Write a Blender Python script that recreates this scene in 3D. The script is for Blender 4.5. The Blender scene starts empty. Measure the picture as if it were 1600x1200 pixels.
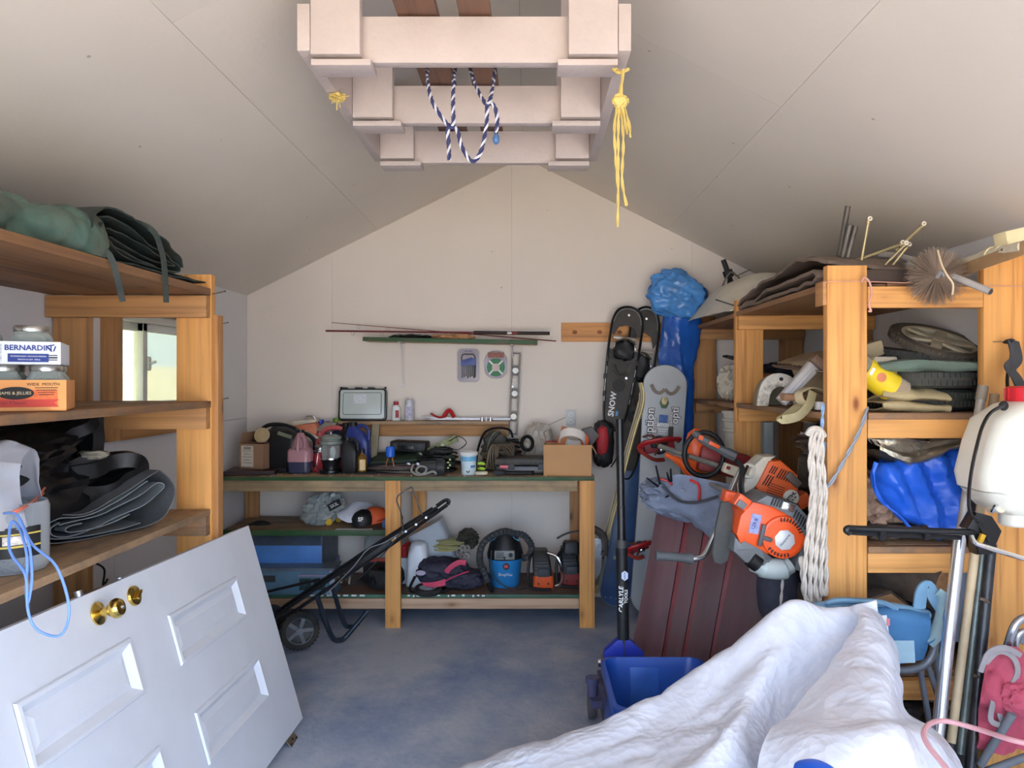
import bpy, bmesh, math, random
from mathutils import Vector, Matrix, Euler, noise as mnoise
R = math.radians
SC = bpy.context.scene
COL = SC.collection
# ---------------------------------------------------------------- camera, world, sun, exposure
F = 1150.0; VPX, VPY, CH = 825.0, 593.0, 1.48      # focal length in pixels of a 1600 px frame, vanishing point, eye height
cam = bpy.data.cameras.new('camera'); camo = bpy.data.objects.new('camera', cam); COL.objects.link(camo)
camo.location = (0, 0, CH); camo.rotation_euler = (R(90), 0, 0)
cam.sensor_width = 36; cam.lens = 36 * F / 1600
cam.shift_x = -(VPX - 800) / 1600; cam.shift_y = -(600 - VPY) / 1600
cam.clip_start = 0.02
SC.camera = camo
SC.view_settings.view_transform = 'Standard'; SC.view_settings.look = 'None'
SC.view_settings.exposure = 1.06; SC.view_settings.gamma = 1; SC.view_settings.use_curve_mapping = False
world = bpy.data.worlds.new('sky'); SC.world = world; world.use_nodes = True
wn = world.node_tree; wn.nodes.clear()
wout = wn.nodes.new('ShaderNodeOutputWorld'); wbg = wn.nodes.new('ShaderNodeBackground')
wsky = wn.nodes.new('ShaderNodeTexSky'); wsky.sky_type = 'NISHITA'; wsky.sun_disc = False
wsky.sun_elevation = R(42); wsky.sun_rotation = R(250); wsky.air_density = 1.1; wsky.dust_density = 2.5; wsky.ozone_density = 1.5
wmix = wn.nodes.new('ShaderNodeMixRGB'); wmix.inputs[0].default_value = 0.62; wmix.inputs[2].default_value = (5.9, 7.7, 10.6, 1)
wn.links.new(wsky.outputs[0], wmix.inputs[1]); wn.links.new(wmix.outputs[0], wbg.inputs[0]); wbg.inputs[1].default_value = 0.42
wn.links.new(wbg.outputs[0], wout.inputs[0])
sun = bpy.data.lights.new('sun', 'SUN'); suno = bpy.data.objects.new('sun', sun); COL.objects.link(suno)
sun.energy = 11.0; sun.angle = R(1.0); sun.color = (1, .93, .82)
suno.rotation_euler = Vector((-0.62, -0.18, -0.75)).to_track_quat('-Z', 'Y').to_euler()   # sun shines over the right-hand roof on to the yard in front of the doors

def P(u, v, d):                                   # the point at depth d seen at pixel (u, v) of the photograph
    return Vector(((u - VPX) * d / F, d, CH - (v - VPY) * d / F))
def lin(c):
    out = []
    for x in c[:3]:
        x = x / 255.0
        out.append(x / 12.92 if x <= .04045 else ((x + .055) / 1.055) ** 2.4)
    return (out[0], out[1], out[2], 1)
# ---------------------------------------------------------------- materials
MATS = {}
def nt(name):
    m = bpy.data.materials.new(name); m.use_nodes = True
    n = m.node_tree; b = n.nodes['Principled BSDF']
    return m, n, b
def N(n, t, **kw):
    x = n.nodes.new(t)
    for k, v in kw.items(): setattr(x, k, v)
    return x
def coords(n, scale=(1, 1, 1), rnd=True):
    tc = N(n, 'ShaderNodeTexCoord'); mp = N(n, 'ShaderNodeMapping'); mp.inputs['Scale'].default_value = scale
    if rnd:
        oi = N(n, 'ShaderNodeObjectInfo'); mu = N(n, 'ShaderNodeMath', operation='MULTIPLY'); mu.inputs[1].default_value = 37.0
        n.links.new(oi.outputs['Random'], mu.inputs[0])
        ad = N(n, 'ShaderNodeVectorMath', operation='ADD')
        n.links.new(tc.outputs['Object'], ad.inputs[0]); n.links.new(mu.outputs[0], ad.inputs[1]); n.links.new(ad.outputs[0], mp.inputs[0])
    else: n.links.new(tc.outputs['Object'], mp.inputs[0])
    return mp.outputs[0]
def ramp(n, src, stops):
    r = N(n, 'ShaderNodeValToRGB'); e = r.color_ramp.elements
    while len(e) < len(stops): e.new(0.5)
    for k, (p, c) in enumerate(stops): e[k].position = p; e[k].color = c
    n.links.new(src, r.inputs[0]); return r
def plain(rgb, rough=.55, metal=0, var=.18, scale=9, bump=.15, bscale=None, dirt=0, trans=0, alpha=1, ior=1.45, sheen=0, coat=0, emit=0):
    key = (tuple(rgb), rough, metal, var, scale, bump, bscale, dirt, trans, alpha, sheen, coat, emit)
    if key in MATS: return MATS[key]
    m, n, b = nt('surface_%02d' % len(MATS)); MATS[key] = m
    c = lin(rgb); co = coords(n)
    nz = N(n, 'ShaderNodeTexNoise'); nz.inputs['Scale'].default_value = scale; nz.inputs['Detail'].default_value = 6
    n.links.new(co, nz.inputs['Vector'])
    lo = tuple(max(0, x * (1 - var)) for x in c[:3]) + (1,); hi = tuple(min(1, x * (1 + var)) for x in c[:3]) + (1,)
    r = ramp(n, nz.outputs['Fac'], [(.3, lo), (.7, hi)]); last = r.outputs[0]
    if dirt:
        n2 = N(n, 'ShaderNodeTexNoise'); n2.inputs['Scale'].default_value = scale * .6; n2.inputs['Detail'].default_value = 10; n2.inputs['Roughness'].default_value = .7
        n.links.new(co, n2.inputs['Vector'])
        r2 = ramp(n, n2.outputs['Fac'], [(.48, (0, 0, 0, 1)), (.68, (dirt, dirt, dirt, 1))])
        mx = N(n, 'ShaderNodeMixRGB'); mx.inputs[2].default_value = lin((96, 84, 68))
        n.links.new(r2.outputs[0], mx.inputs[0]); n.links.new(last, mx.inputs[1]); last = mx.outputs[0]
    n.links.new(last, b.inputs['Base Color'])
    b.inputs['Roughness'].default_value = rough; b.inputs['Metallic'].default_value = metal; b.inputs['IOR'].default_value = ior
    b.inputs['Transmission Weight'].default_value = trans; b.inputs['Alpha'].default_value = alpha
    b.inputs['Sheen Weight'].default_value = sheen; b.inputs['Coat Weight'].default_value = coat
    if emit: b.inputs['Emission Color'].default_value = c; b.inputs['Emission Strength'].default_value = emit
    if bump:
        n3 = N(n, 'ShaderNodeTexNoise'); n3.inputs['Scale'].default_value = bscale or scale * 6; n3.inputs['Detail'].default_value = 4
        bp = N(n, 'ShaderNodeBump'); bp.inputs['Strength'].default_value = bump; bp.inputs['Distance'].default_value = .01
        n.links.new(co, n3.inputs['Vector']); n.links.new(n3.outputs['Fac'], bp.inputs['Height']); n.links.new(bp.outputs[0], b.inputs['Normal'])
    return m
def wood(rgb, dark, grain=26, rough=.62, knots=.5, stain=0, key=''):
    k = ('wood', tuple(rgb), tuple(dark), grain, knots, stain, key)
    if k in MATS: return MATS[k]
    m, n, b = nt('timber_%02d' % len(MATS)); MATS[k] = m
    co = coords(n, (.8, 1, 1))
    wv = N(n, 'ShaderNodeMapping'); wv.inputs['Scale'].default_value = (1.1, grain, grain); n.links.new(co, wv.inputs[0])
    g = N(n, 'ShaderNodeTexNoise'); g.inputs['Scale'].default_value = 1.6; g.inputs['Detail'].default_value = 5; g.inputs['Distortion'].default_value = .5
    n.links.new(wv.outputs[0], g.inputs['Vector'])
    mid = tuple((a + c) / 2 for a, c in zip(rgb, dark))
    r = ramp(n, g.outputs['Fac'], [(.25, lin(mid)), (.5, lin(rgb)), (.75, lin(tuple(min(255, x * 1.07) for x in rgb)))])
    last = r.outputs[0]
    big = N(n, 'ShaderNodeTexNoise'); big.inputs['Scale'].default_value = 2.2; n.links.new(co, big.inputs['Vector'])
    rb = ramp(n, big.outputs['Fac'], [(.35, (.80, .80, .80, 1)), (.65, (1.0, 1.0, 1.0, 1))])
    mu = N(n, 'ShaderNodeMixRGB', blend_type='MULTIPLY'); mu.inputs[0].default_value = 1
    n.links.new(last, mu.inputs[1]); n.links.new(rb.outputs[0], mu.inputs[2]); last = mu.outputs[0]
    if knots:
        km = N(n, 'ShaderNodeMapping'); km.inputs['Scale'].default_value = (5.0, 9, 9); n.links.new(co, km.inputs[0])
        vo = N(n, 'ShaderNodeTexVoronoi'); vo.inputs['Scale'].default_value = 1.0; n.links.new(km.outputs[0], vo.inputs['Vector'])
        sel = N(n, 'ShaderNodeSeparateColor'); n.links.new(vo.outputs['Color'], sel.inputs[0])
        gt = N(n, 'ShaderNodeMath', operation='LESS_THAN'); gt.inputs[1].default_value = knots; n.links.new(sel.outputs[0], gt.inputs[0])
        kr = ramp(n, vo.outputs['Distance'], [(.06, (1, 1, 1, 1)), (.15, (.25, .25, .25, 1)), (.30, (0, 0, 0, 1))])
        mm = N(n, 'ShaderNodeMath', operation='MULTIPLY'); n.links.new(kr.outputs[0], mm.inputs[0]); n.links.new(gt.outputs[0], mm.inputs[1])
        mx = N(n, 'ShaderNodeMixRGB'); mx.inputs[2].default_value = lin(dark)
        n.links.new(mm.outputs[0], mx.inputs[0]); n.links.new(last, mx.inputs[1]); last = mx.outputs[0]
    if stain:
        s = N(n, 'ShaderNodeTexNoise'); s.inputs['Scale'].default_value = 7; s.inputs['Detail'].default_value = 9; s.inputs['Roughness'].default_value = .7
        n.links.new(co, s.inputs['Vector'])
        rs = ramp(n, s.outputs['Fac'], [(.45, (0, 0, 0, 1)), (.62, (stain, stain, stain, 1))])
        mx = N(n, 'ShaderNodeMixRGB'); mx.inputs[2].default_value = lin((92, 86, 78))
        n.links.new(rs.outputs[0], mx.inputs[0]); n.links.new(last, mx.inputs[1]); last = mx.outputs[0]
    n.links.new(last, b.inputs['Base Color']); b.inputs['Roughness'].default_value = rough
    bp = N(n, 'ShaderNodeBump'); bp.inputs['Strength'].default_value = .18; bp.inputs['Distance'].default_value = .004
    n.links.new(g.outputs['Fac'], bp.inputs['Height']); n.links.new(bp.outputs[0], b.inputs['Normal'])
    return m
def painted_board(rgb, marks=.5):                  # painted strand board: tiny chips and faint horizontal relief
    k = ('pb', tuple(rgb), marks)
    if k in MATS: return MATS[k]
    m, n, b = nt('painted_board_%02d' % len(MATS)); MATS[k] = m
    co = coords(n, rnd=False)
    a = N(n, 'ShaderNodeTexNoise'); a.inputs['Scale'].default_value = 1.3; a.inputs['Detail'].default_value = 5; n.links.new(co, a.inputs['Vector'])
    c = lin(rgb)
    r = ramp(n, a.outputs['Fac'], [(.3, tuple(x * .93 for x in c[:3]) + (1,)), (.7, c)])
    vo = N(n, 'ShaderNodeTexVoronoi'); vo.inputs['Scale'].default_value = 4.5; n.links.new(co, vo.inputs['Vector'])
    kr = ramp(n, vo.outputs['Distance'], [(.018, (marks, marks, marks, 1)), (.035, (0, 0, 0, 1))])
    mx = N(n, 'ShaderNodeMixRGB'); mx.inputs[2].default_value = lin((110, 96, 84))
    n.links.new(kr.outputs[0], mx.inputs[0]); n.links.new(r.outputs[0], mx.inputs[1]); n.links.new(mx.outputs[0], b.inputs['Base Color'])
    b.inputs['Roughness'].default_value = .6
    mp = N(n, 'ShaderNodeMapping'); mp.inputs['Scale'].default_value = (14, 14, 45); n.links.new(co, mp.inputs[0])
    f = N(n, 'ShaderNodeTexNoise'); f.inputs['Scale'].default_value = 2; f.inputs['Detail'].default_value = 5; n.links.new(mp.outputs[0], f.inputs['Vector'])
    bp = N(n, 'ShaderNodeBump'); bp.inputs['Strength'].default_value = .22; bp.inputs['Distance'].default_value = .004
    n.links.new(f.outputs['Fac'], bp.inputs['Height']); n.links.new(bp.outputs[0], b.inputs['Normal'])
    return m
def floor_paint():
    m, n, b = nt('worn_blue_floor_paint'); co = coords(n, rnd=False)
    a = N(n, 'ShaderNodeTexNoise'); a.inputs['Scale'].default_value = 1.7; a.inputs['Detail'].default_value = 10; a.inputs['Roughness'].default_value = .68; n.links.new(co, a.inputs['Vector'])
    g = N(n, 'ShaderNodeSeparateXYZ'); n.links.new(co, g.inputs[0])      # paint is worn off towards the doors, where people walk
    mr = N(n, 'ShaderNodeMapRange'); mr.inputs[1].default_value = 3.6; mr.inputs[2].default_value = 4.6; mr.inputs[3].default_value = .10; mr.inputs[4].default_value = -.22; n.links.new(g.outputs[1], mr.inputs[0])
    ad = N(n, 'ShaderNodeMath', operation='ADD'); n.links.new(a.outputs['Fac'], ad.inputs[0]); n.links.new(mr.outputs[0], ad.inputs[1])
    r = ramp(n, ad.outputs[0], [(.38, lin((84, 108, 168))), (.50, lin((132, 148, 178))), (.68, lin((176, 182, 194)))])
    vo = N(n, 'ShaderNodeTexNoise'); vo.inputs['Scale'].default_value = 34; vo.inputs['Detail'].default_value = 3; n.links.new(co, vo.inputs['Vector'])
    kr = ramp(n, vo.outputs['Fac'], [(.68, (0, 0, 0, 1)), (.72, (.55, .55, .55, 1))])
    mx = N(n, 'ShaderNodeMixRGB'); mx.inputs[2].default_value = lin((170, 165, 158))
    n.links.new(kr.outputs[0], mx.inputs[0]); n.links.new(r.outputs[0], mx.inputs[1]); n.links.new(mx.outputs[0], b.inputs['Base Color'])
    rr = ramp(n, a.outputs['Fac'], [(.3, (.45, .45, .45, 1)), (.7, (.8, .8, .8, 1))]); n.links.new(rr.outputs[0], b.inputs['Roughness'])
    bp = N(n, 'ShaderNodeBump'); bp.inputs['Strength'].default_value = .25; bp.inputs['Distance'].default_value = .01
    n.links.new(vo.outputs['Fac'], bp.inputs['Height']); n.links.new(bp.outputs[0], b.inputs['Normal'])
    return m
def crinkled(rgb):                                   # woven plastic sheet with sharp small creases
    m, n, b = nt('crinkled_sheet'); co = coords(n)
    nz = N(n, 'ShaderNodeTexNoise'); nz.inputs['Scale'].default_value = 2.5; nz.inputs['Detail'].default_value = 3; n.links.new(co, nz.inputs['Vector'])
    ad = N(n, 'ShaderNodeVectorMath', operation='MULTIPLY_ADD'); ad.inputs[1].default_value = (.28, .28, .28); n.links.new(nz.outputs['Color'], ad.inputs[0]); n.links.new(co, ad.inputs[2])
    hs = []
    for sc, st in ((3.0, .6), (14, .22), (34, .16)):
        v = N(n, 'ShaderNodeTexVoronoi'); v.inputs['Scale'].default_value = sc; n.links.new(ad.outputs[0], v.inputs['Vector'])
        q = N(n, 'ShaderNodeMath', operation='MULTIPLY'); q.inputs[1].default_value = st; n.links.new(v.outputs['Distance'], q.inputs[0]); hs.append(q)
    s1 = N(n, 'ShaderNodeMath', operation='ADD'); n.links.new(hs[0].outputs[0], s1.inputs[0]); n.links.new(hs[1].outputs[0], s1.inputs[1])
    s2 = N(n, 'ShaderNodeMath', operation='ADD'); n.links.new(s1.outputs[0], s2.inputs[0]); n.links.new(hs[2].outputs[0], s2.inputs[1])
    bp = N(n, 'ShaderNodeBump'); bp.inputs['Strength'].default_value = .6; bp.inputs['Distance'].default_value = .03; n.links.new(s2.outputs[0], bp.inputs['Height']); n.links.new(bp.outputs[0], b.inputs['Normal'])
    d = N(n, 'ShaderNodeTexNoise'); d.inputs['Scale'].default_value = 3.4; d.inputs['Detail'].default_value = 12; d.inputs['Roughness'].default_value = .75; n.links.new(co, d.inputs['Vector'])
    r = ramp(n, d.outputs['Fac'], [(.3, lin(rgb)), (.62, lin(rgb)), (.78, lin((186, 174, 164)))]); n.links.new(r.outputs[0], b.inputs['Base Color']); b.inputs['Roughness'].default_value = .33
    return m
def clear(rgb=(235, 240, 240), rough=.05, amount=.8):     # clear glass or thin clear plastic: mostly see-through, some gloss
    k = ('clear', tuple(rgb), rough, amount)
    if k in MATS: return MATS[k]
    m, n, b = nt('clear_%02d' % len(MATS)); MATS[k] = m
    n.nodes.remove(b); o = n.nodes['Material Output']
    t = N(n, 'ShaderNodeBsdfTransparent'); t.inputs[0].default_value = lin(rgb)
    g = N(n, 'ShaderNodeBsdfPrincipled'); g.inputs['Base Color'].default_value = lin(rgb); g.inputs['Roughness'].default_value = rough
    fr = N(n, 'ShaderNodeLayerWeight'); fr.inputs[0].default_value = .35
    mr = N(n, 'ShaderNodeMapRange'); mr.inputs[3].default_value = 1 - amount; mr.inputs[4].default_value = min(1, (1 - amount) + .55)
    n.links.new(fr.outputs['Facing'], mr.inputs[0])
    mx = N(n, 'ShaderNodeMixShader'); n.links.new(mr.outputs[0], mx.inputs[0]); n.links.new(t.outputs[0], mx.inputs[1]); n.links.new(g.outputs[0], mx.inputs[2])
    n.links.new(mx.outputs[0], o.inputs[0])
    return m
PINE = wood((236, 170, 96), (138, 76, 34))
PINE_DULL = wood((196, 142, 88), (110, 66, 36), key='d')
PINE_OLD = wood((168, 124, 84), (92, 58, 36), stain=.6, key='o')
PLY = wood((178, 146, 112), (104, 78, 58), grain=18, knots=0, stain=.6)
PLYU = wood((160, 116, 78), (98, 64, 42), grain=14, knots=.15, stain=.2)
GREEN = plain((44, 84, 46), .5, dirt=.5, bump=.1)
WHITEWOOD = plain((196, 182, 177), .45, var=.04, scale=5, dirt=.12, bump=.25, bscale=60)
BLACK = plain((26, 26, 28), .5, var=.3)
BLACKG = plain((22, 22, 25), .3, var=.3, bump=.05)
RUBBER = plain((42, 42, 42), .8, var=.35, dirt=.4)
DKGREY = plain((62, 64, 68), .55, dirt=.3)
MIDGREY = plain((112, 116, 122), .55, dirt=.25)
STEEL = plain((176, 178, 182), .32, 1, var=.1)
CHROME = plain((220, 222, 226), .14, 1, var=.05, bump=0)
RUSTY = plain((120, 104, 90), .6, .7, var=.3, dirt=.6)
BRASS = plain((222, 190, 104), .2, 1, var=.05, bump=0)
WHITEP = plain((232, 232, 228), .4, var=.05, bump=.05)
CREAM = plain((222, 212, 188), .5, var=.08, dirt=.2)
ORANGE = plain((238, 96, 34), .36, var=.08, bump=.05, dirt=.12)
ORANGED = plain((202, 80, 44), .5, var=.15, dirt=.35)
RED = plain((190, 40, 44), .4, var=.1)
REDD = plain((140, 40, 42), .5, var=.2, dirt=.3)
BLUE = plain((40, 92, 172), .45, var=.1)
CARD = plain((196, 150, 104), .8, var=.06, scale=5, bump=.1)
CARDD = plain((150, 116, 90), .85, var=.1, bump=.1)
PAPER = plain((232, 232, 230), .7, var=.03, bump=0)
# ---------------------------------------------------------------- mesh builder
def frame(loc=(0, 0, 0), rx=0, ry=0, rz=0, s=1):
    return Matrix.Translation(loc) @ Euler((R(rx), R(ry), R(rz)), 'XYZ').to_matrix().to_4x4() @ Matrix.Scale(s, 4)
def cat(pts, n=6, closed=False):
    pts = [Vector(p) for p in pts]; out = []
    m = len(pts)
    if m < 3 or n < 2: return pts
    rng = range(m if closed else m - 1)
    for i in rng:
        if closed: a, b, c, d = pts[(i - 1) % m], pts[i], pts[(i + 1) % m], pts[(i + 2) % m]
        else: a, b, c, d = pts[max(i - 1, 0)], pts[i], pts[i + 1], pts[min(i + 2, m - 1)]
        for k in range(n):
            t = k / n
            out.append(.5 * ((2 * b) + (c - a) * t + (2 * a - 5 * b + 4 * c - d) * t * t + (3 * b - a - 3 * c + d) * t ** 3))
    if not closed: out.append(pts[-1])
    return out
class MB:
    def __init__(s, M=None): s.bm = bmesh.new(); s.M = M or Matrix.Identity(4)
    def V(s, p): return s.bm.verts.new(s.M @ Vector(p))
    def face(s, vs):
        try: return s.bm.faces.new(vs)
        except ValueError: return None
    def box(s, c, d, rot=(0, 0, 0), bev=0, taper=1, seg=1):
        m = s.M @ frame(c, *rot); x, y, z = d[0] / 2, d[1] / 2, d[2] / 2
        vs = [s.bm.verts.new(m @ Vector((i * x * (taper if k < 0 else 1), j * y * (taper if k < 0 else 1), k * z))) for i in (-1, 1) for j in (-1, 1) for k in (-1, 1)]
        fs = [s.bm.faces.new([vs[i] for i in q]) for q in ((0, 1, 3, 2), (4, 6, 7, 5), (0, 4, 5, 1), (2, 3, 7, 6), (0, 2, 6, 4), (1, 5, 7, 3))]
        if bev:
            es = list({e for f in fs for e in f.edges})
            bmesh.ops.bevel(s.bm, geom=es, offset=bev, segments=seg + 1, affect='EDGES', profile=.6)
        return s
    def ring(s, c, u, v, r1, r2, n, ph=0): return [s.bm.verts.new(c + u * (r1 * math.cos(ph + 2 * math.pi * k / n)) + v * (r2 * math.sin(ph + 2 * math.pi * k / n))) for k in range(n)]
    def loft(s, rings, closed=False, caps=True):
        m = len(rings); n = len(rings[0])
        for i in range(m if closed else m - 1):
            a, b = rings[i], rings[(i + 1) % m]
            for k in range(n): s.face([a[k], a[(k + 1) % n], b[(k + 1) % n], b[k]])
        if caps and not closed: s.face(rings[0][::-1]); s.face(rings[-1])
        return s
    def tube(s, pts, r, seg=8, closed=False, sm=5, caps=True, flat=1.0, up=None, rr=None):
        P_ = [s.M @ Vector(p) for p in (cat(pts, sm, closed) if sm > 1 else pts)]
        n = len(P_); rings = []; prev = None
        for i, p in enumerate(P_):
            t = (P_[(i + 1) % n] - P_[i - 1]) if closed else (P_[min(i + 1, n - 1)] - P_[max(i - 1, 0)])
            if t.length < 1e-9: t = Vector((0, 0, 1))
            t.normalize()
            if prev is None:
                a = Vector(up) if up else (Vector((0, 0, 1)) if abs(t.z) < .9 else Vector((1, 0, 0)))
            else: a = prev
            u = a - t * a.dot(t)
            if u.length < 1e-6: u = t.orthogonal()
            u.normalize(); prev = u; v = t.cross(u)
            q = r if rr is None else r * rr[min(len(rr) - 1, int(i * len(rr) / n))]
            if callable(r): q = r(i / (n - 1))
            rings.append(s.ring(p, u, v, q * flat, q, seg))
        return s.loft(rings, closed, caps)
    def cyl(s, a, b, r, r2=None, seg=16, caps=True):
        a, b = s.M @ Vector(a), s.M @ Vector(b); t = (b - a).normalized(); u = t.orthogonal().normalized(); v = t.cross(u)
        return s.loft([s.ring(a, u, v, r, r, seg), s.ring(b, u, v, r if r2 is None else r2, r if r2 is None else r2, seg)], caps=caps)
    def lathe(s, prof, c=(0, 0, 0), rot=(0, 0, 0), seg=24, sx=1, sy=1, cap0=True, cap1=True):
        m = s.M @ frame(c, *rot); rings = []
        for r, z in prof:
            rings.append([s.bm.verts.new(m @ Vector((max(r, 1e-4) * sx * math.cos(2 * math.pi * k / seg), max(r, 1e-4) * sy * math.sin(2 * math.pi * k / seg), z))) for k in range(seg)])
        s.loft(rings, caps=False)
        if cap0: s.face(rings[0][::-1])
        if cap1: s.face(rings[-1])
        return s
    def prism(s, out, t, M=None, bev=0):                 # outline in local x,z; thickness along local y (centred)
        m = s.M @ (M or Matrix.Identity(4))
        a = [s.bm.verts.new(m @ Vector((x, -t / 2, z))) for x, z in out]; b = [s.bm.verts.new(m @ Vector((x, t / 2, z))) for x, z in out]
        n = len(out); fs = [s.face(a), s.face(b[::-1])]
        for k in range(n): fs.append(s.face([a[k], b[k], b[(k + 1) % n], a[(k + 1) % n]]))
        if bev:
            es = [e for f in fs[:2] if f for e in f.edges]
            bmesh.ops.bevel(s.bm, geom=es, offset=bev, segments=2, affect='EDGES', profile=.6)
        return s
    def blob(s, c, d, amp=.12, fr=2.5, seed=0, sub=4, box=.0, flatb=.0, ridged=True, rot=(0, 0, 0)):   # crumpled lump inside a d-sized box
        m = s.M @ frame(c, *rot); t = bmesh.new(); bmesh.ops.create_icosphere(t, subdivisions=sub, radius=1)
        o = Vector((seed * 3.7, seed * 1.9, seed * 5.3)); mp = {}
        for v in t.verts:
            p = v.co.copy()
            if box:
                k = max(abs(p.x), abs(p.y), abs(p.z)); p = p.lerp(p / k * .82, box)
            q = p * fr + o
            h = mnoise.fractal(q, .7, 2.1, 4)
            if ridged: h = .5 - abs(h) * 1.8 + .4 * mnoise.noise(q * .6)
            p = p * (1 + amp * h)
            if flatb and p.z < -flatb: p.z = -flatb + (p.z + flatb) * .08
            mp[v.index] = s.bm.verts.new(m @ Vector((p.x * d[0] / 2, p.y * d[1] / 2, p.z * d[2] / 2)))
        for f in t.faces: s.face([mp[v.index] for v in f.verts])
        t.free(); return s
    def fold(s, prof, w, t=.004, n=10, wob=.01, seed=0, sm=5, ax=(0, 1, 0), shear=(0, 0, 0)):   # a sheet with cross-section prof (local x,z), swept along ax for w
        pr = cat([(x, 0, z) for x, z in prof], sm); k = len(pr); grids = []
        for side in (-.5, .5):
            g = []
            for j in range(n + 1):
                f = j / n; row = []
                for i, p in enumerate(pr):
                    a = pr[max(i - 1, 0)]; b = pr[min(i + 1, k - 1)]; tt = (b - a); nn = Vector((-tt.z, 0, tt.x))
                    nn = nn.normalized() if nn.length > 1e-9 else Vector((0, 0, 1))
                    q = p + nn * (t * side + wob * mnoise.noise(Vector((p.x * 9 + seed, f * 3.1 + seed * .7, p.z * 9)))) + Vector(ax) * (w * f) + Vector(shear) * f
                    q += Vector((0, wob * 1.2 * mnoise.noise(Vector((p.x * 14, seed, p.z * 14 + f))), 0)) if (j in (0, n)) else Vector()
                    row.append(s.V(q))
                g.append(row)
            grids.append(g)
        A, B = grids
        for j in range(n):
            for i in range(k - 1):
                s.face([A[j][i], A[j][i + 1], A[j + 1][i + 1], A[j + 1][i]]); s.face([B[j][i], B[j + 1][i], B[j + 1][i + 1], B[j][i + 1]])
        for j in (0, n):
            for i in range(k - 1): s.face([A[j][i], B[j][i], B[j][i + 1], A[j][i + 1]])
        for i in (0, k - 1):
            for j in range(n): s.face([A[j][i], A[j + 1][i], B[j + 1][i], B[j][i]])
        return s
    def sheet(s, rows, su=6, sv=6, amp=.0, fr=4, seed=0, t=.003, crease=0, cd=(1, 1, 0)):     # smooth surface through a grid of control points, with wrinkles
        rr = [cat(r, su) for r in rows]; cols = [cat(c, sv) for c in zip(*rr)]
        g = [list(r) for r in zip(*cols)]; nr, nc = len(g), len(g[0]); nor = []
        for j in range(nr):
            row = []
            for i in range(nc):
                a = g[j][min(i + 1, nc - 1)] - g[j][max(i - 1, 0)]; b = g[min(j + 1, nr - 1)][i] - g[max(j - 1, 0)][i]; c = a.cross(b)
                row.append(c.normalized() if c.length > 1e-9 else Vector((0, 0, 1)))
            nor.append(row)
        off = Vector((seed, seed * 2.3, seed * .7)); L = []
        for side in (0, -t):
            gg = []
            for j in range(nr):
                row = []
                for i in range(nc):
                    p = g[j][i]; h = 0
                    if amp:
                        q = p * fr + off; h = amp * (mnoise.fractal(q, .8, 2, 5) * .7 - abs(mnoise.noise(q * 1.7)) * .9)
                    if crease:
                        w = p.dot(Vector(cd)); h += crease * abs(((w * 6.1 + .6 * mnoise.noise(p * 2 + off)) % 1) - .5)
                    row.append(s.V(p + nor[j][i] * (h + side)))
                gg.append(row)
            L.append(gg)
        A, B = L
        for j in range(nr - 1):
            for i in range(nc - 1):
                s.face([A[j][i], A[j][i + 1], A[j + 1][i + 1], A[j + 1][i]]); s.face([B[j][i], B[j + 1][i], B[j + 1][i + 1], B[j][i + 1]])
        for j in range(nr - 1):
            for i in (0, nc - 1): s.face([A[j][i], A[j + 1][i], B[j + 1][i], B[j][i]])
        for i in range(nc - 1):
            for j in (0, nr - 1): s.face([A[j][i], B[j][i], B[j][i + 1], A[j][i + 1]])
        return s
    def build(s, name, mat, parent=None, smooth=True):
        bmesh.ops.recalc_face_normals(s.bm, faces=s.bm.faces[:])
        vs = s.bm.verts
        if not len(vs): vs.new((0, 0, 0))
        lo = Vector([min(v.co[k] for v in vs) for k in range(3)]); hi = Vector([max(v.co[k] for v in vs) for k in range(3)])
        o = (lo + hi) / 2
        if parent is None: o.z = lo.z
        for v in vs: v.co -= o
        me = bpy.data.meshes.new(name); s.bm.to_mesh(me); s.bm.free()
        me.materials.append(mat)
        if smooth:
            me.shade_smooth(); me.set_sharp_from_angle(angle=R(38))
        ob = bpy.data.objects.new(name, me); COL.objects.link(ob); ob.location = o
        if parent is not None:
            ob.parent = parent; ob.location = o - worldloc(parent)
        return ob
def worldloc(o):
    v = Vector(o.location)
    while o.parent is not None: o = o.parent; v += Vector(o.location)
    return v
def tag(o, label, cat_, group=None):
    o['label'] = label; o['category'] = cat_
    if group: o['group'] = group
    return o
def thing(name, label, cat_, loc, group=None):
    o = bpy.data.objects.new(name, None); COL.objects.link(o); o.location = loc; o.empty_display_size = .05
    return tag(o, label, cat_, group)
def struct(o): o['kind'] = 'structure'; return o
def board(name, a, b, w, t, mat, parent=None, up=(0, 0, 1), bev=.002):    # a sawn board from a to b: w across (along up), t thick; grain along its own x
    a, b = Vector(a), Vector(b); x = (b - a).normalized(); u = Vector(up); u = (u - x * u.dot(x)).normalized(); y = u.cross(x)
    L = (b - a).length; mb = MB(); mb.box((0, 0, 0), (L, t, w), bev=bev)
    me = bpy.data.meshes.new(name); mb.bm.to_mesh(me); mb.bm.free(); me.materials.append(mat); me.shade_smooth(); me.set_sharp_from_angle(angle=R(38))
    ob = bpy.data.objects.new(name, me); COL.objects.link(ob)
    mt = Matrix((x, y, u)).transposed().to_4x4(); c = (a + b) / 2
    if parent is not None: ob.parent = parent; c = c - worldloc(parent)
    ob.matrix_local = Matrix.Translation(c) @ mt
    return ob
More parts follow.
